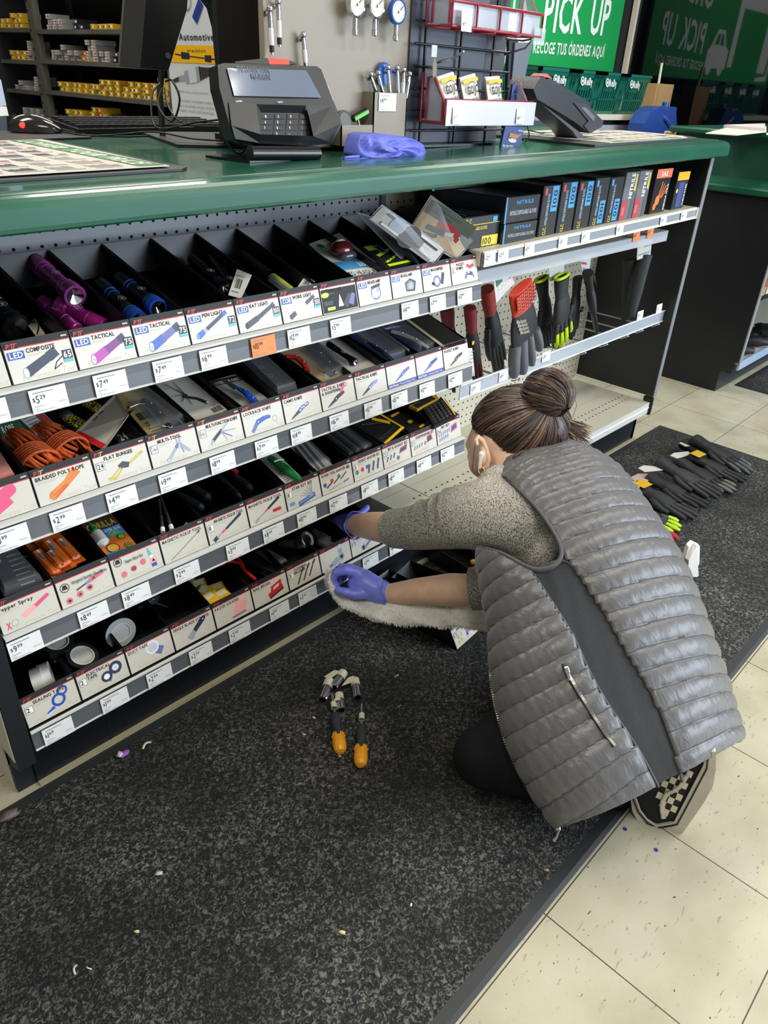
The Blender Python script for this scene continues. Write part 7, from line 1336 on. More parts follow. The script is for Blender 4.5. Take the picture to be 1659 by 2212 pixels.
# litter
rg = random.Random(2)
for k, (px, py, s_, cc, nm) in enumerate(((856, 1461, .005, 'dcd8cc', 'pale curled shell right of the sockets'), (862, 1527, .004, 'c8c4b4', 'thin curl right of the nut drivers'), (318, 1612, .009, 'cfcabb', 'white paper strip near the kick plate'), (270, 1630, .010, 'a05cc0', 'crumpled purple and white wrapper near the kick plate'), (343, 1888, .006, 'c9c2b0', 'pale flake in the middle left of the mat'), (295, 2013, .004, 'd8c888', 'yellowish seed-like crumb at lower left'), (739, 2015, .005, 'd9cd92', 'cream pellet at the lower middle of the mat'), (165, 2096, .006, 'c4c0ac', 'white thread curl at lower left'), (193, 2092, .004, 'd4d0c0', 'white crumb beside the thread curl'), (678, 1551, .004, 'd2c4a4', 'round tan crumb left of the nut drivers'), (657, 1587, .003, 'd8d8d0', 'tiny white crumb left of the drivers'), (986, 2045, .0001, 'd8d8d0', ''), (888, 1955, .003, 'dcdcd0', 'tiny white crumb right of centre'), (733, 1632, .005, 'c9bdb6', 'pink-grey flake under the left driver'), (814, 2105, .006, '6a625c', 'flat brown stain-like gum at lower middle'), (1180, 1880, .004, 'b08a5a', 'tiny brown fibre near the mat edge'), (20, 1765, .016, '6a5c54', 'brown crumpled leaf at the left edge'), (1350, 1791, .004, '2d3c78', 'small dark blue round sticker on the floor near the shoe'), (1417, 1836, .004, '2d3c78', 'second dark blue round sticker on the floor'))):
    if not nm: continue
    p = at(px, py, 'z', ZM if px < 1300 else .0); m = MB(); T = rot('Z', rg.uniform(0, 180))
    if 'sticker' in nm: m.lathe([(0, .0006), (s_, .0006), (s_, 0)], M(cc, .5), 14, tr(p))
    elif 'strip' in nm or 'curl' in nm: m.tube([p + T @ V((s_ * (u - .5) * 2.4, s_ * .5 * math.sin(u * 3), .002 + .003 * math.sin(u * PI))) for u in (0, .25, .5, .75, 1)], s_ * .28, M(cc, .6), 6, flat=.4)
    else: m.blob(p + V((0, 0, s_ * .3)), (s_, s_ * .6, s_ * .35), M(cc, .6), 7, T, noise=.4)
    if 'purple' in nm: m.blob(p + V((-.008, .003, .004)), (.006, .007, .005), M('d8ccdc', .4), 7, T, noise=.5)
    tag(m.build('scrap'), nm, 'litter')
# ================================================================ THE PERSON
pc = at(1330, 1640, 'z', .0)
person = thing('person', 'person kneeling on the mat in grey quilted vest, wiping shelf with a rag', 'person', pc)
def poff(mb, name, par=None):
    o = mb.build(name, par or person); o.location = -pc if par is None else (0, 0, 0); return o
def remesh(o, vox, it=6, smooth=True):
    r = o.modifiers.new('r', 'REMESH'); r.mode = 'VOXEL'; r.voxel_size = vox; r.use_smooth_shade = True
    if it: s_ = o.modifiers.new('s', 'SMOOTH'); s_.iterations = it; s_.factor = .6
    return o
def cap(m, pts, rr, mt, n=16):                  # closed tapered tube with round ends
    P = [V(p) for p in pts]; 
    for p, r_ in zip(P, rr): m.blob(p, (r_,) * 3, mt, 8)
    m.tube(P, rr, mt, n)
def D(px, py, d): return atd(px, py, d)
def inpoly(x, y, q):
    r = False; n = len(q)
    for i in range(n):
        (x0, y0), (x1, y1) = q[i], q[(i + 1) % n]
        if (y0 > y) != (y1 > y) and x < (x1 - x0) * (y - y0) / (y1 - y0) + x0: r = not r
    return r
skin = M('eec5a8', .48, name='skin', var=.10, vscale=40); sb = skin.node_tree.nodes['Principled BSDF']; sb.inputs['Subsurface Weight'].default_value = .12; sb.inputs['Subsurface Radius'].default_value = (.012, .005, .003); sb.inputs['Subsurface Scale'].default_value = .5
# --- body: one continuous surface (head, neck, trunk, both arms)
m = MB()
Tview = Matrix(((CR.x, CU.x, -CF.x), (CR.y, CU.y, -CF.y), (CR.z, CU.z, -CF.z))).to_4x4()
m.blob(D(1066, 962, 1.575), (.055, .068, .073), skin, 16, Tview)
m.blob(D(1046, 1000, 1.585), (.034, .034, .045), skin, 12, Tview)                   # jaw
m.blob(D(1110, 925, 1.59), (.085, .08, .08), skin, 14, Tview)
cap(m, [D(1016, 945, 1.60), D(1011, 962, 1.605), D(1014, 968, 1.605)], [.007, .008, .007], skin, 8)     # nose
cap(m, [D(1015, 985, 1.605), D(1017, 992, 1.60)], [.008, .007], skin, 8)                            # lips
cap(m, [D(1085, 985, 1.545), D(1125, 1030, 1.53), D(1160, 1080, 1.52)], [.046, .052, .07], skin)
cap(m, [D(1190, 1110, 1.53), D(1290, 1350, 1.48), D(1370, 1520, 1.45)], [.075, .09, .10], skin)
SL_ = D(1135, 1122, 1.44); EL = D(930, 1142, 1.585); WL = D(757, 1133, 1.835)
cap(m, [SL_, D(1010, 1125, 1.52), EL, D(850, 1142, 1.68), D(800, 1136, 1.76), WL, D(735, 1136, 1.86)], [.055, .047, .043, .0395, .034, .025, .02], skin)
SR = D(1180, 1130, 1.62); ER = D(1045, 1274, 1.60); WR = D(838, 1282, 1.69)
cap(m, [SR, D(1110, 1200, 1.63), ER, D(975, 1274, 1.63), D(900, 1277, 1.665), WR, D(800, 1272, 1.70)], [.055, .046, .040, .0375, .030, .0225, .02], skin)
body = remesh(poff(m, 'body'), .005, 5)
# ear, earbud, earring
m = MB(); e = [(1031, 962), (1028, 950), (1033, 944), (1042, 952), (1050, 970), (1055, 990), (1053, 1004), (1046, 1012), (1040, 1008)]
m.tube([D(a, b, 1.487 + .002 * i) for i, (a, b) in enumerate(e)], [.003, .0045, .005, .0052, .005, .0052, .005, .006, .004], skin, 10)
m.blob(D(1043, 980, 1.500), (.009, .026, .010), skin, 10, Tview); poff(m, 'ear')
m = MB(); cap(m, [D(1040, 981, 1.487), D(1038, 992, 1.488), D(1036, 1010, 1.494)], [.006, .0038, .0034], WHITE, 10); tag(poff(m, 'earbud'), 'white wireless earbud')
m = MB(); c0 = D(1040, 1017, 1.492); m.tube([c0 + CR * .006 * math.cos(a) + CU * .0075 * math.sin(a) + CF * .002 * math.sin(a) for a in [2 * PI * k / 16 for k in range(16)]], .0012, M('d9a84a', .2, 1), 6, closed=True); tag(poff(m, 'earring'), 'small gold hoop')
# --- hair
hm = M('4a3830', .38, name='hair', coat=.1); nt_, N, L, B = nodes(hm); g_ = N.new('ShaderNodeNewGeometry'); rmp = N.new('ShaderNodeValToRGB'); el = rmp.color_ramp.elements
el[0].color = lin('241a17'); el[1].color = lin('8a6a50'); el[1].position = 1; e2 = el.new(.45); e2.color = lin('3d2d27'); e3 = el.new(.85); e3.color = lin('57433a'); L.new(g_.outputs['Random Per Island'], rmp.inputs[0]); L.new(rmp.outputs[0], B.inputs['Base Color'])
HC = D(1124, 926, 1.565); HR = (.104, .090, .092); base_h = M('2f2420', .5)
hair = MB(); hair.blob(HC, [r_ * .985 for r_ in HR], base_h, 20, Tview); hob = poff(hair, 'hair')
skinpoly = [(1000, 905), (1014, 905), (1030, 948), (1052, 936), (1072, 955), (1082, 985), (1096, 1012), (1060, 1040), (1000, 1040)]
rg = random.Random(5); m = MB()
def ep(u): return HC + Tview.to_3x3() @ V((u.x * HR[0], u.y * HR[1], u.z * HR[2]))
Tb = V((.42, .42, .80)).normalized(); a1 = Tb.orthogonal().normalized(); a2 = Tb.cross(a1)
for k in range(900):
    q = rg.uniform(0, 2 * PI); dr = a1 * math.cos(q) + a2 * math.sin(q); e0 = rg.uniform(70, 135); P = []; w0 = rg.uniform(-.12, .12); lift = rg.uniform(.99, 1.035)
    for i in range(13):
        th = R_(12 + (e0 - 12) * i / 12); d2 = dr * math.cos(w0 * i / 6) + Tb.cross(dr) * math.sin(w0 * i / 6); u = Tb * math.cos(th) + d2 * math.sin(th); p = ep(u * lift)
        x, y = proj(p)
        if inpoly(x, y, skinpoly) and u.z > -.3: break
        P.append(p)
    if len(P) > 4: m.tube(P, [.0016] * (len(P) - 2) + [.0012, .0004], hm, 4, caps=False)
poff(m, 'hair_strands', hob)
BC = D(1183, 851, 1.50); BR = (.0525, .050, .048); m = MB(); m.blob(BC, [r_ * .96 for r_ in BR], base_h, 14, Tview)
ax = V((.55, -.62, .55)).normalized(); b1 = ax.orthogonal().normalized(); b2 = ax.cross(b1)
for k in range(420):
    q = rg.uniform(0, 2 * PI); tw = rg.uniform(.3, .9); l0 = rg.uniform(.98, 1.05); P = []; t0 = rg.uniform(8, 50); t1 = rg.uniform(125, 172)
    for i in range(12):
        th = R_(t0 + (t1 - t0) * i / 11); qq = q + tw * i / 11; u = ax * math.cos(th) + (b1 * math.cos(qq) + b2 * math.sin(qq)) * math.sin(th); P.append(BC + Tview.to_3x3() @ V((u.x * BR[0], u.y * BR[1], u.z * BR[2])) * l0)
    m.tube(P, [.0008] + [.0016] * 10 + [.0006], hm, 4, caps=False)
poff(m, 'hair_bun', hob)
lh = M('a07a58', .4, name='light_hair', var=.4, vscale=150); m = MB()
for k in range(110):
    s_ = V((1192 + rg.uniform(-10, 14), 905 + rg.uniform(-8, 10))); e_ = V((rg.uniform(1205, 1282), rg.uniform(918, 965))); d0, d1 = 1.50 + rg.uniform(0, .03), 1.53 + rg.uniform(0, .04); cx_ = (s_.x + e_.x) / 2 + rg.uniform(0, 16); cy_ = (s_.y + e_.y) / 2 + rg.uniform(-6, 4)
    P = [D((1 - u) ** 2 * s_.x + 2 * u * (1 - u) * cx_ + u * u * e_.x, (1 - u) ** 2 * s_.y + 2 * u * (1 - u) * cy_ + u * u * e_.y, d0 + (d1 - d0) * u) for u in [i / 7 for i in range(8)]]; m.tube(P, [.0013] * 6 + [.0008, .0002], lh if k % 3 else hm, 4, caps=False)
for k in range(40):
    P = [D(1110 + 95 * u + rg.uniform(-3, 3), 985 - 18 * math.sin(u * PI) * rg.uniform(.2, 1) - 20 * u + rg.uniform(0, 8), 1.478 + .03 * u) for u in [i / 6 for i in range(7)]]; m.tube(P, [.0012] * 6 + [.0003], hm, 4, caps=False)
for s_ in ([(1030, 945), (1024, 975), (1020, 1018)], [(1060, 940), (1066, 955), (1074, 962)], [(1175, 800), (1190, 796), (1215, 800)], [(1238, 850), (1246, 875), (1236, 905)]): m.tube([D(a, b, 1.49) for a, b in s_], .0007, hm, 4, caps=False)
poff(m, 'loose_hair', hob)
# --- vest
RG = [(1205, 1782, 1.27, 1602, 1590, 1.40, .125, -.10), (1150, 1700, 1.29, 1583, 1535, 1.415, .145, -.02), (1107, 1612, 1.32, 1564, 1470, 1.425, .150, .04), (1082, 1524, 1.345, 1541, 1400, 1.435, .150, .08), (1067, 1442, 1.365, 1515, 1325, 1.45, .148, .12),
      (1062, 1362, 1.39, 1487, 1252, 1.465, .145, .16), (1050, 1287, 1.41, 1450, 1182, 1.48, .142, .20), (1037, 1217, 1.435, 1407, 1120, 1.50, .135, .24), (1034, 1155, 1.455, 1368, 1065, 1.52, .122, .28), (1052, 1088, 1.48, 1333, 1020, 1.54, .104, .30), (1075, 1040, 1.505, 1292, 988, 1.555, .078, .30), (1088, 1016, 1.52, 1258, 968, 1.565, .058, .25), (1092, 1002, 1.525, 1236, 958, 1.57, .052, .18)]
NV, NTH = 230, 240
def cr(a, b, c, d, u): return .5 * ((2 * b) + (c - a) * u + (2 * a - 5 * b + 4 * c - d) * u * u + (3 * b - a - 3 * c + d) * u ** 3)
RP = [(D(r[0], r[1], r[2]), D(r[3], r[4], r[5]), r[6], r[7]) for r in RG]
def ringat(v):
    f = v * (len(RP) - 1); i = min(int(f), len(RP) - 2); u = f - i; q = [RP[max(0, min(len(RP) - 1, i + k))] for k in (-1, 0, 1, 2)]
    return [cr(q[0][k], q[1][k], q[2][k], q[3][k], u) for k in range(4)]
panel = [(1150, 1235), (1196, 1306), (1238, 1370), (1272, 1450), (1310, 1517), (1348, 1572), (1385, 1627), (1423, 1700), (1450, 1720), (1474, 1690), (1470, 1668), (1453, 1606), (1432, 1547), (1398, 1479), (1352, 1403), (1305, 1319), (1263, 1256), (1221, 1201)]
armh = [(1058, 1012), (1078, 1022), (1101, 1039), (1131, 1066), (1162, 1099), (1189, 1136), (1210, 1172), (1216, 1199), (1204, 1220), (1177, 1232), (1147, 1231), (1116, 1214), (1086, 1196), (1056, 1189), (1030, 1183), (960, 1190), (960, 1000)]
NB_ = 22
def PHI(v, th): return v * NB_ + 1.1 * max(0, -math.cos(th)) ** 1.3 + .12 * math.sin(3 * th + 2)
def pdist(x, y, q):
    r = 1e9
    for (x0, y0), (x1, y1) in zip(q, q[1:]):
        dx, dy = x1 - x0, y1 - y0; u = max(0, min(1, ((x - x0) * dx + (y - y0) * dy) / (dx * dx + dy * dy))); r = min(r, math.hypot(x - x0 - u * dx, y - y0 - u * dy))
    return r
sn2 = [math.sin(2 * PI * j / NTH) for j in range(NTH)]
PTS = []; BASE = []; INP = []
for i in range(NV + 1):
    v = i / NV; A, B_, b, k = ringat(v); C0 = (A + B_) / 2; a = (B_ - A) / 2; vd = (C0 - CAM).normalized(); bv = -vd * b + CU * (b * k); row = []; rb = []; ip = []
    for j in range(NTH):
        th = 2 * PI * j / NTH; cs, sn_ = math.cos(th), math.sin(th)
        cs = math.copysign(abs(cs) ** .92, cs); sn_ = math.copysign(abs(sn_) ** .92, sn_); p = C0 + a * cs + bv * sn_; rb.append(p); row.append(p)
        x, y = proj(p); ip.append(sn_ > -.05 and inpoly(x, y, panel))
    PTS.append(row); BASE.append(rb); INP.append(ip)
for i in range(NV + 1):
    v = i / NV; C0 = sum(BASE[i], V((0, 0, 0))) / NTH
    for j in range(NTH):
        p = BASE[i][j]; x, y = proj(p); n_ = (BASE[i][(j + 1) % NTH] - BASE[i][j - 1]).cross(BASE[min(i + 1, NV)][j] - BASE[max(i - 1, 0)][j]); n_ = n_.normalized() if n_.length > 1e-9 else V((0, 0, 1))
        if n_.dot(p - C0) < 0: n_ = -n_
        th = 2 * PI * j / NTH
        if INP[i][j]: dsp = .0005 * math.sin(th * 200)
        else:
            ph = PHI(v, th); s_ = abs(math.sin(PI * ph)); fr = ph % 1; edge = math.exp(-(fr / .25) ** 2) + math.exp(-((fr - 1) / .25) ** 2); kk = int(ph)
            wr = math.sin(th * 33 + 5 * math.sin(kk * 2.1) + 3 * fr + 7 * kk) * .5 + math.sin(th * 57 + 3.1 * kk - 4 * fr + 2 * math.sin(th * 9)) * .5
            dsp = .0052 * s_ ** .6 + .0016 * wr * (.2 + edge) * s_ ** .5 + .0012 * math.sin(th * 7 + v * 9)
            if sn2[j] > -.1: e_ = min(pdist(x, y, panel), pdist(x, y, armh[:15])); dsp *= min(1, .08 + e_ / 26)
            if v < .03: dsp *= .5 + v * 16
        PTS[i][j] = p + n_ * dsp
vm = M('5f5d5e', .36, name='quilted_nylon', var=.06, vscale=9); nt_, N, L, B = nodes(vm); tc = N.new('ShaderNodeTexCoord'); n1 = N.new('ShaderNodeTexNoise'); n1.inputs['Scale'].default_value = 55; n1.inputs['Detail'].default_value = 4; n1.inputs['Distortion'].default_value = .8
mp = N.new('ShaderNodeMapping'); mp.inputs['Scale'].default_value = (1.6, .7, .7); mp.inputs['Rotation'].default_value = (0, .5, .8); L.new(tc.outputs['Object'], mp.inputs['Vector']); L.new(mp.outputs[0], n1.inputs['Vector']); bp = N.new('ShaderNodeBump'); bp.inputs['Strength'].default_value = .35; bp.inputs['Distance'].default_value = .004; L.new(n1.outputs['Fac'], bp.inputs['Height']); L.new(bp.outputs[0], B.inputs['Normal']); B.inputs['Sheen Weight'].default_value = .15
sm = M('48484a', .8, name='seam'); lin_ = M('55534f', .6)
rib = M('3b3d40', .75, name='ribbed_knit'); nt_, N, L, B = nodes(rib); tc = N.new('ShaderNodeTexCoord'); wv_ = N.new('ShaderNodeTexWave'); wv_.inputs['Scale'].default_value = 130; wv_.inputs['Distortion'].default_value = .4; mp = N.new('ShaderNodeMapping'); Rm = Tview.to_3x3().inverted().to_euler(); mp.inputs['Rotation'].default_value = (Rm.x, Rm.y, Rm.z); L.new(tc.outputs['Object'], mp.inputs['Vector']); mp2 = N.new('ShaderNodeMapping'); mp2.inputs['Rotation'].default_value = (0, 0, R_(33)); L.new(mp.outputs[0], mp2.inputs['Vector']); L.new(mp2.outputs[0], wv_.inputs['Vector']); bp = N.new('ShaderNodeBump'); bp.inputs['Strength'].default_value = .9; bp.inputs['Distance'].default_value = .003; L.new(wv_.outputs['Fac'], bp.inputs['Height']); L.new(bp.outputs[0], B.inputs['Normal'])
vt, pn = MB(), MB(); vsV = [p for r_ in PTS for p in r_]; fv, fp, fs = [], [], []
for i in range(NV):
    for j in range(NTH):
        j2 = (j + 1) % NTH; c0 = (BASE[i][j] + BASE[i + 1][j2]) / 2; x, y = proj(c0); near = math.sin(2 * PI * (j + .5) / NTH) > -.12
        if near and inpoly(x, y, armh): continue
        f = (i * NTH + j, i * NTH + j2, (i + 1) * NTH + j2, (i + 1) * NTH + j)
        ph = PHI((i + .5) / NV, 2 * PI * (j + .5) / NTH)
        if INP[i][j] and near: fp.append(f)
        else: (fs if abs(ph - round(ph)) < .05 else fv).append(f)
vt.add(vsV, fv, vm, True); b_ = 0; vt.add([], [], vm); i_s = vt.mi(sm)
for f in fs: vt.f.append(f); vt.m.append(i_s); vt.sm.append(True)
vest = poff(vt, 'quilted_vest')
pn.add(vsV, fp, rib, True); tag(poff(pn, 'side_panel', vest), 'dark ribbed knit side panel')
for o_ in (vest,): s_ = o_.modifiers.new('t', 'SOLIDIFY'); s_.thickness = .004; s_.offset = -1
near_v = [(proj(PTS[i][j]), PTS[i][j]) for i in range(0, NV + 1, 2) for j in range(0, NTH // 2 + 1, 2)] + [(proj(PTS[i][j]), PTS[i][j]) for i in range(0, NV + 1, 2) for j in (NTH // 2 + 2, NTH // 2 + 4, NTH - 2, NTH - 4)]
def vsurf(x, y, o_=.003):
    p = min(near_v, key=lambda q: (q[0][0] - x) ** 2 + (q[0][1] - y) ** 2)[1]; d = (p - CAM).dot(CF); return D(x, y, d - o_)
def dense(q, n=5): return [(q[i][0] + (q[i + 1][0] - q[i][0]) * k / n, q[i][1] + (q[i + 1][1] - q[i][1]) * k / n) for i in range(len(q) - 1) for k in range(n)] + [q[-1]]
def smooth(P, it=3):
    for _ in range(it): P = [P[0]] + [(P[i - 1] + P[i] * 2 + P[i + 1]) / 4 for i in range(1, len(P) - 1)] + [P[-1]]
    return P
pe = M('3d3d40', .6); m = MB()
for q in (panel[:8], panel[9:] + panel[:1]): m.tube(smooth([vsurf(x, y, .0005) for x, y in dense(q, 6)], 6), .0032, pe, 6, flat=.6)
poff(m, 'panel_piping', vest)
bind = M('4c4c4e', .6); m = MB(); m.tube(smooth([vsurf(x, y, .002) for x, y in dense(armh[:15], 4)], 5), .0055, bind, 8, flat=.7); poff(m, 'armhole_binding', vest)
m = MB(); cl = smooth([vsurf(x, y, .001) for x, y in dense([(1080, 1016), (1120, 1000), (1160, 985), (1200, 968), (1238, 962)], 5)], 3); m.tube(cl, [.006] * len(cl), vm, 8); poff(m, 'collar_edge', vest)
tooth = M('a9a59c', .3, .8); m = MB(); zl = []
zl = [D(x - 2, y, d) for x, y, d in ((1064, 1385, 1.37), (1063, 1420, 1.36), (1066, 1470, 1.345), (1074, 1520, 1.333), (1086, 1566, 1.32), (1100, 1612, 1.308), (1122, 1660, 1.295), (1148, 1706, 1.28), (1178, 1748, 1.268))]
zl.append(D(1206, 1785, 1.265)); m.tube(zl, .0034, M('3a3838', .7), 6); poff(m, 'zipper_tape', vest)
m = MB(); acc = 0; last = zl[0]
for a, b in zip(zl, zl[1:]):
    L_ = (b - a).length; q = 0
    while acc + L_ - q > .0042: q += .0042 - acc if acc else .0042; acc = 0; p = a.lerp(b, min(1, q / max(L_, 1e-6))); T = frame(p - CR * .002, b - a, CR); m.box(-.0013, .0013, -.004, .004, -.0042, .0042, tooth, T)
    acc = max(0, acc + L_ - q) if q else acc + L_
poff(m, 'zipper_teeth', vest)
m = MB(); z0 = D(1204, 1782, 1.26); T = frame(z0, D(1204, 1800, 1.26) - z0, CR); m.box(-.006, .010, -.005, .005, -.003, .004, CHROME, T, bev=.002); m.tube([D(1207, 1792, 1.257), D(1203, 1806, 1.257), D(1196, 1816, 1.26)], [.0025, .002, .003], M('8a8782', .4), 6); poff(m, 'zipper_pull', vest)
pk = [(1219, 1434), (1224, 1450), (1240, 1480), (1262, 1515), (1285, 1552), (1308, 1586), (1328, 1611)]; PL_ = smooth([vsurf(x, y, .0035) for x, y in dense(pk, 6)], 4)
m = MB(); m.tube(PL_, .0055, M('2c2b2c', .6), 8, flat=.5); poff(m, 'pocket_tape', vest); m = MB()
for a, b in zip(PL_[4:], PL_[5:]):
    for u in (0, .5): T = frame(a.lerp(b, u) - CF * .002, b - a, CR); m.box(-.001, .001, -.0024, .0024, -.001, .003, tooth, T)
poff(m, 'pocket_teeth', vest); m = MB(); T = frame(vsurf(1222, 1440, .008), vsurf(1231, 1468, .008) - vsurf(1222, 1440, .008), CR); m.box(0, .012, -.004, .004, -.002, .003, CHROME, T, bev=.0015); m.box(.010, .024, -.003, .003, -.003, .0005, CHROME, T, bev=.001); poff(m, 'pocket_pull', vest)
# --- heather shirt: shoulder and both sleeves
hs = M('9a968e', .85, name='heather_knit'); nt_, N, L, B = nodes(hs); tc = N.new('ShaderNodeTexCoord'); n1 = N.new('ShaderNodeTexNoise'); n1.inputs['Scale'].default_value = 600; n1.inputs['Detail'].default_value = 2; mp = N.new('ShaderNodeMapping'); mp.inputs['Scale'].default_value = (1, .8, .45); L.new(tc.outputs['Object'], mp.inputs['Vector']); L.new(mp.outputs[0], n1.inputs['Vector']); rp_ = N.new('ShaderNodeValToRGB'); e = rp_.color_ramp.elements; e[0].position = .40; e[0].color = lin('67625d'); e[1].position = .56; e[1].color = lin('c9c5bb'); L.new(n1.outputs['Fac'], rp_.inputs[0]); L.new(rp_.outputs[0], B.inputs['Base Color'])
bp = N.new('ShaderNodeBump'); bp.inputs['Strength'].default_value = .4; bp.inputs['Distance'].default_value = .002; L.new(n1.outputs['Fac'], bp.inputs['Height']); L.new(bp.outputs[0], B.inputs['Normal'])
m = MB(); cap(m, [D(1150, 1150, 1.455), D(1128, 1120, 1.452), D(1060, 1112, 1.482), D(1000, 1116, 1.515), D(945, 1130, 1.56), D(905, 1138, 1.605)], [.078, .084, .077, .067, .056, .051], hs, 22)
m.blob(D(1080, 1055, 1.50), (.05, .05, .05), hs, 12, Tview); m.blob(D(1170, 1185, 1.45), (.058, .062, .078), hs, 12, Tview); m.blob(D(1110, 1165, 1.47), (.06, .05, .065), hs, 12, Tview)
for (x, y, d, r_) in ((960, 1122, 1.545, .0605), (925, 1130, 1.585, .0555), (985, 1118, 1.525, .066)):                     # soft folds round the sleeve
    c0 = D(x, y, d); t_ = (D(905, 1138, 1.605) - D(1000, 1116, 1.515)).normalized(); s1 = t_.orthogonal().normalized(); s2 = t_.cross(s1)
    m.tube([c0 + (s1 * math.cos(a) + s2 * math.sin(a)) * (r_ - .005) + t_ * .012 * math.sin(a + 1) for a in [2 * PI * k / 24 for k in range(24)]], .0055, hs, 6, closed=True)
shirt = remesh(poff(m, 'shirt'), .0045, 4)
m = MB(); q = [D(905, 1138, 1.605), D(880, 1141, 1.64), D(851, 1142, 1.678)]; R3 = [.0505, .0475, .0445]; m.tube(q, R3, hs, 32, caps=False); m.tube(q[::-1], [.0425, .0455, .0485], hs, 32, caps=False); m.tube([q[2] + (s1 * math.cos(a) + s2 * math.sin(a)) * .0435 for a in [2 * PI * k / 28 for k in range(28)]], .0022, hs, 6, closed=True); poff(m, 'left_cuff', shirt)
m = MB(); q = [D(1120, 1230, 1.60), D(1060, 1268, 1.60), D(1018, 1272, 1.612)]; m.tube(q, [.06, .052, .047], hs, 28, caps=False); m.tube(q[::-1], [.044, .050, .058], hs, 28, caps=False); poff(m, 'right_sleeve', shirt)
# --- black leggings
lg = M('0d0e11', .85, spec=.2); m = MB()
KN = D(1046, 1634, 1.375); cap(m, [D(1370, 1560, 1.43), D(1230, 1585, 1.39), D(1110, 1618, 1.375), KN], [.115, .100, .082, .060], lg)
cap(m, [KN, D(1150, 1672, 1.40), D(1300, 1700, 1.43), D(1425, 1690, 1.43)], [.058, .052, .044, .034], lg); cap(m, [D(1400, 1520, 1.55), D(1250, 1500, 1.60), D(1170, 1500, 1.63)], [.11, .09, .07], lg); cap(m, [D(1170, 1500, 1.63), D(1300, 1560, 1.66), D(1420, 1600, 1.66)], [.06, .05, .04], lg)
remesh(poff(m, 'leggings'), .007, 6)
# --- checkered shoe, toes tucked under
s0 = at(1376, 1768, 'z', 0); s1_ = at(1470, 1798, 'z', 0); sn = (s1_ - s0).cross(V((0, 0, 1))).normalized(); sn = sn if sn.dot(CAM - s0) > 0 else -sn
def sp_(x, y, o_=0): d = ray(x, y); return CAM + d * ((s0 - CAM).dot(sn) / d.dot(sn)) + sn * o_
shoe = thing('shoe', None, None); shoe.parent = person; shoe.location = -pc; 
def so(mb, n, bev=0):
    o = mb.build(n, shoe)
    if bev: b = o.modifiers.new('b', 'BEVEL'); b.width = bev; b.segments = 3; b.limit_method = 'ANGLE'; b.angle_limit = R_(50)
    return o
W_ = -sn * .088
cream = M('d2cbbb', .5, var=.12, vscale=30)
sole = [(1363, 1727), (1366, 1748), (1376, 1768), (1398, 1789), (1421, 1800), (1451, 1803), (1474, 1797), (1500, 1760), (1522, 1728), (1540, 1694), (1546, 1660), (1546, 1620), (1524, 1620), (1519, 1653), (1488, 1712), (1456, 1774), (1449, 1773), (1417, 1779), (1396, 1765), (1382, 1746), (1373, 1722), (1371, 1708)]
so(MB().prism([sp_(x, y, .004) for x, y in sole], W_, cream), 'sole', .004)
up = [(1371, 1708), (1373, 1722), (1382, 1746), (1396, 1765), (1417, 1779), (1449, 1773), (1456, 1774), (1488, 1712), (1519, 1653), (1524, 1610), (1470, 1600), (1430, 1640), (1405, 1690)]
so(MB().prism([sp_(x, y, .001) for x, y in up], W_ * .95, M('15161c', .85)), 'upper', .006)
m = MB(); ck1, ck2 = M('e3dcc0', .7), M('1d1c1e', .8); reg = [(1418, 1690), (1424, 1720), (1430, 1745), (1446, 1768), (1452, 1768), (1480, 1715), (1500, 1674), (1490, 1665), (1482, 1650), (1440, 1640)]
ux, uy = (12.2, 5.4), (-5.6, 12.6)
for a in range(-9, 10):
    for b in range(-10, 11):
        x, y = 1455 + ux[0] * a + uy[0] * b, 1715 + ux[1] * a + uy[1] * b
        if inpoly(x, y, reg): m.poly([sp_(x + (ux[0] * i + uy[0] * j) * .5, y + (ux[1] * i + uy[1] * j) * .5, .0022) for i, j in ((-1, -1), (1, -1), (1, 1), (-1, 1))], ck1 if (a + b) % 2 else ck2)
so(m, 'checkered_panel')
m = MB(); m.tube([sp_(x, y, .0035) for x, y in dense([(1434, 1764), (1431, 1745), (1432, 1728), (1440, 1712), (1455, 1706), (1470, 1696), (1484, 1672)], 3)], .0052, cream, 8, flat=.4); so(m, 'side_stripe')
m = MB(); m.tube([sp_(x, y, .0055) for x, y in ((1368, 1722), (1379, 1750), (1400, 1774), (1420, 1784), (1450, 1779), (1463, 1776), (1494, 1718), (1527, 1655), (1530, 1625))], .0014, BLK, 6); m.tube([sp_(x, y, .005) for x, y in ((1373, 1718), (1383, 1746), (1398, 1766), (1418, 1780), (1450, 1774), (1458, 1771), (1488, 1712), (1520, 1650))], .0018, cream, 6); so(m, 'foxing_line')
# --- nitrile gloves
NG = M('7f88ee', .36, bump=.25, bscale=70, name='nitrile'); m = MB()
cap(m, [D(762, 1133, 1.825), D(745, 1135, 1.85), D(730, 1138, 1.875)], [.029, .030, .028], NG)
for q in ([(726, 1128, 1.885, .012), (708, 1138, 1.90, .010), (697, 1152, 1.905, .0085)], [(728, 1140, 1.88, .012), (712, 1150, 1.89, .010), (700, 1163, 1.895, .0085)], [(732, 1150, 1.87, .012), (722, 1162, 1.875, .010), (712, 1172, 1.878, .0085)], [(738, 1155, 1.86, .011), (730, 1168, 1.862, .009), (724, 1176, 1.865, .008)], [(752, 1124, 1.87, .013), (776, 1112, 1.885, .011), (792, 1097, 1.895, .009)]): cap(m, [D(*p[:3]) for p in q], [p[3] for p in q], NG, 10)
gl_ = remesh(poff(m, 'left_glove'), .0028, 3)
m = MB(); fa = (D(757, 1133, 1.835) - D(800, 1136, 1.76)).normalized(); f1 = fa.orthogonal().normalized(); f2 = fa.cross(f1); c0 = D(768, 1134, 1.815)
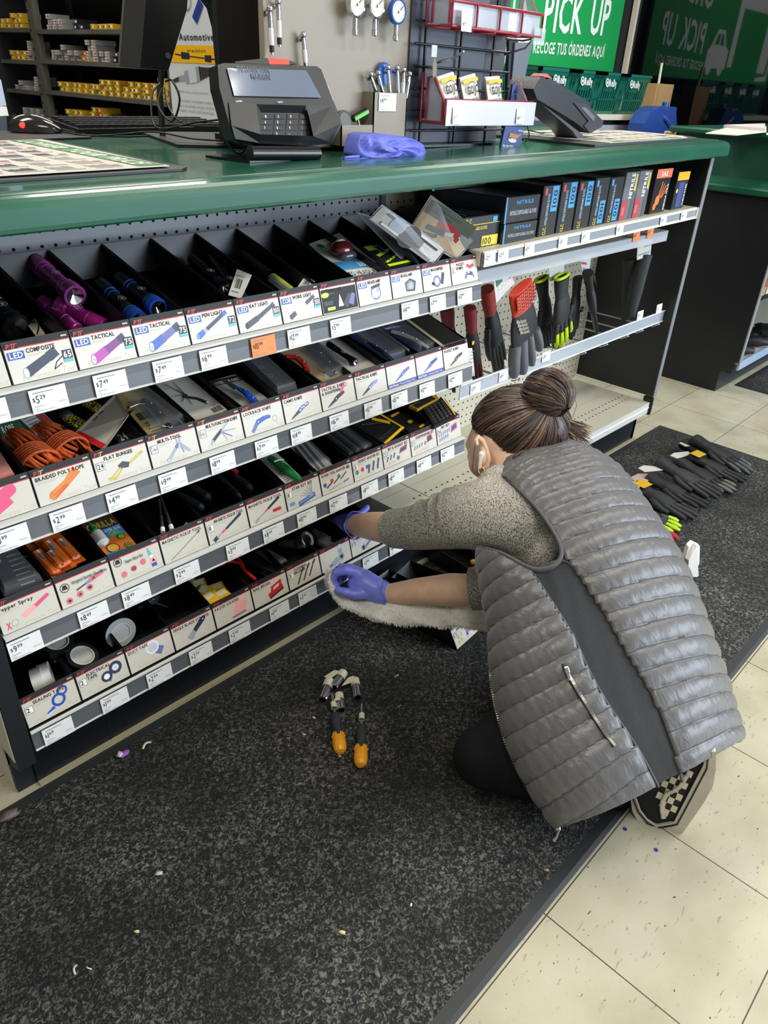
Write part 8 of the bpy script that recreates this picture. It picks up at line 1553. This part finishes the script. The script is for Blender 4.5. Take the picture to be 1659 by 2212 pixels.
G_ = [[c0 + fa * (.03 - u * .034) + (f1 * math.cos(a) + f2 * math.sin(a)) * (.027 + .007 * u + .0014 * u * math.sin(5 * a)) for a in [2 * PI * k / 36 for k in range(36)]] for u in (0, .3, .6, .85, 1)]; m.grid(G_, NG, True); m.tube(G_[-1], .0012, NG, 5, closed=True); poff(m, 'left_glove_cuff', gl_)
m = MB(); cap(m, [D(832, 1283, 1.692), D(808, 1272, 1.695), D(785, 1258, 1.70)], [.024, .030, .031], NG); m.blob(D(778, 1262, 1.70), (.030, .027, .024), NG, 12, Tview)
for q in ([(775, 1238, 1.69, .0135), (748, 1232, 1.685, .0125), (727, 1236, 1.69, .011), (719, 1252, 1.70, .010), (727, 1266, 1.705, .009)], [(785, 1240, 1.71, .013), (757, 1228, 1.71, .012), (738, 1226, 1.715, .011), (730, 1240, 1.725, .010), (735, 1256, 1.73, .009)], [(790, 1246, 1.73, .012), (765, 1232, 1.735, .0115), (748, 1230, 1.74, .010), (742, 1248, 1.745, .009)], [(792, 1254, 1.745, .011), (772, 1242, 1.755, .010), (760, 1250, 1.76, .009)], [(795, 1282, 1.685, .014), (768, 1284, 1.675, .012), (745, 1279, 1.675, .011), (730, 1275, 1.68, .009)]): cap(m, [D(*p[:3]) for p in q], [p[3] for p in q], NG, 10)
gr = remesh(poff(m, 'right_glove'), .0028, 3)
m = MB(); fa = (D(838, 1282, 1.69) - D(900, 1277, 1.665)).normalized(); f1 = fa.orthogonal().normalized(); f2 = fa.cross(f1); c0 = D(826, 1282, 1.692)
G_ = [[c0 + fa * (.015 - u * .026) + (f1 * math.cos(a) + f2 * math.sin(a)) * (.0245 + .004 * u + .0012 * math.sin(6 * a + 5 * u) * u) for a in [2 * PI * k / 36 for k in range(36)]] for u in (0, .25, .5, .75, 1)]; m.grid(G_, NG, True); m.tube(G_[-1], .001, NG, 5, closed=True); poff(m, 'right_glove_cuff', gr)
# --- rag
rm = M('faf6ee', .95, var=.22, vscale=12, name='dirty_terry'); top = [(722, 1228, 1.70), (716, 1250, 1.70), (745, 1285, 1.705), (800, 1296, 1.70), (870, 1296, 1.69), (940, 1298, 1.67), (1000, 1302, 1.65), (1045, 1304, 1.64)]; bot = [(706, 1232, 1.715), (705, 1262, 1.71), (738, 1306, 1.69), (800, 1336, 1.68), (870, 1350, 1.67), (940, 1352, 1.655), (1000, 1356, 1.63), (1060, 1364, 1.61)]
t = thing('rag', 'dirty white fluffy rag held in the right gloved hand and hanging along the arm', 'rag', D(*top[3])); n = 56; G_ = []; rg = random.Random(9)
def cv(q, u): f = u * (len(q) - 1); i = min(int(f), len(q) - 2); k = f - i; Q = [q[max(0, min(len(q) - 1, i + s_))] for s_ in (-1, 0, 1, 2)]; return D(*[cr(Q[0][c_], Q[1][c_], Q[2][c_], Q[3][c_], k) for c_ in range(3)])
for i in range(n + 1):
    u = i / n; A, B_ = cv(top, u), cv(bot, u); row = []
    for j in range(28):
        a = 2 * PI * j / 28; c_ = (A + B_) / 2 + (B_ - A) / 2 * math.cos(a) * (1 + .05 * math.sin(9 * u * 3 + a)); th_ = .014 + .004 * math.sin(u * 17) + .004 * math.sin(u * 31 + 2 * a); row.append(c_ - CF * math.sin(a) * th_ + CU * .002 * math.sin(40 * u + 3 * a))
    G_.append(row)
m = MB(); m.grid(G_, rm, True); m.add(G_[0], [tuple(range(28))], rm); m.add(G_[-1], [tuple(range(28))], rm); off(m, 'cloth', t)
m = MB()
for k in range(4200):
    i = rg.randint(0, n - 1); j = rg.randint(0, 27); p = G_[i][j].lerp(G_[i + 1][(j + 1) % 28], rg.random()); c0 = (sum(G_[i], V((0, 0, 0))) / 28); d = (p - c0).normalized(); d = (d + V((rg.uniform(-.5, .5), rg.uniform(-.5, .5), rg.uniform(-.6, .3)))).normalized() * rg.uniform(.004, .008); sd = d.cross(CF).normalized() * .0007
    m.add([p - sd, p + sd, p + d], [(0, 1, 2)], rm)
o = off(m, 'terry_pile', t); tag(o, kind='stuff')
m = MB(); m.tube([cv([(a, b, c_ - .018) for a, b, c_ in ((965, 1302, 1.66), (972, 1322, 1.655), (1000, 1340, 1.645), (1050, 1350, 1.625))], u / 12) for u in range(13)], .0022, M('dcd4c4', .9), 6); off(m, 'hem_seam', t)
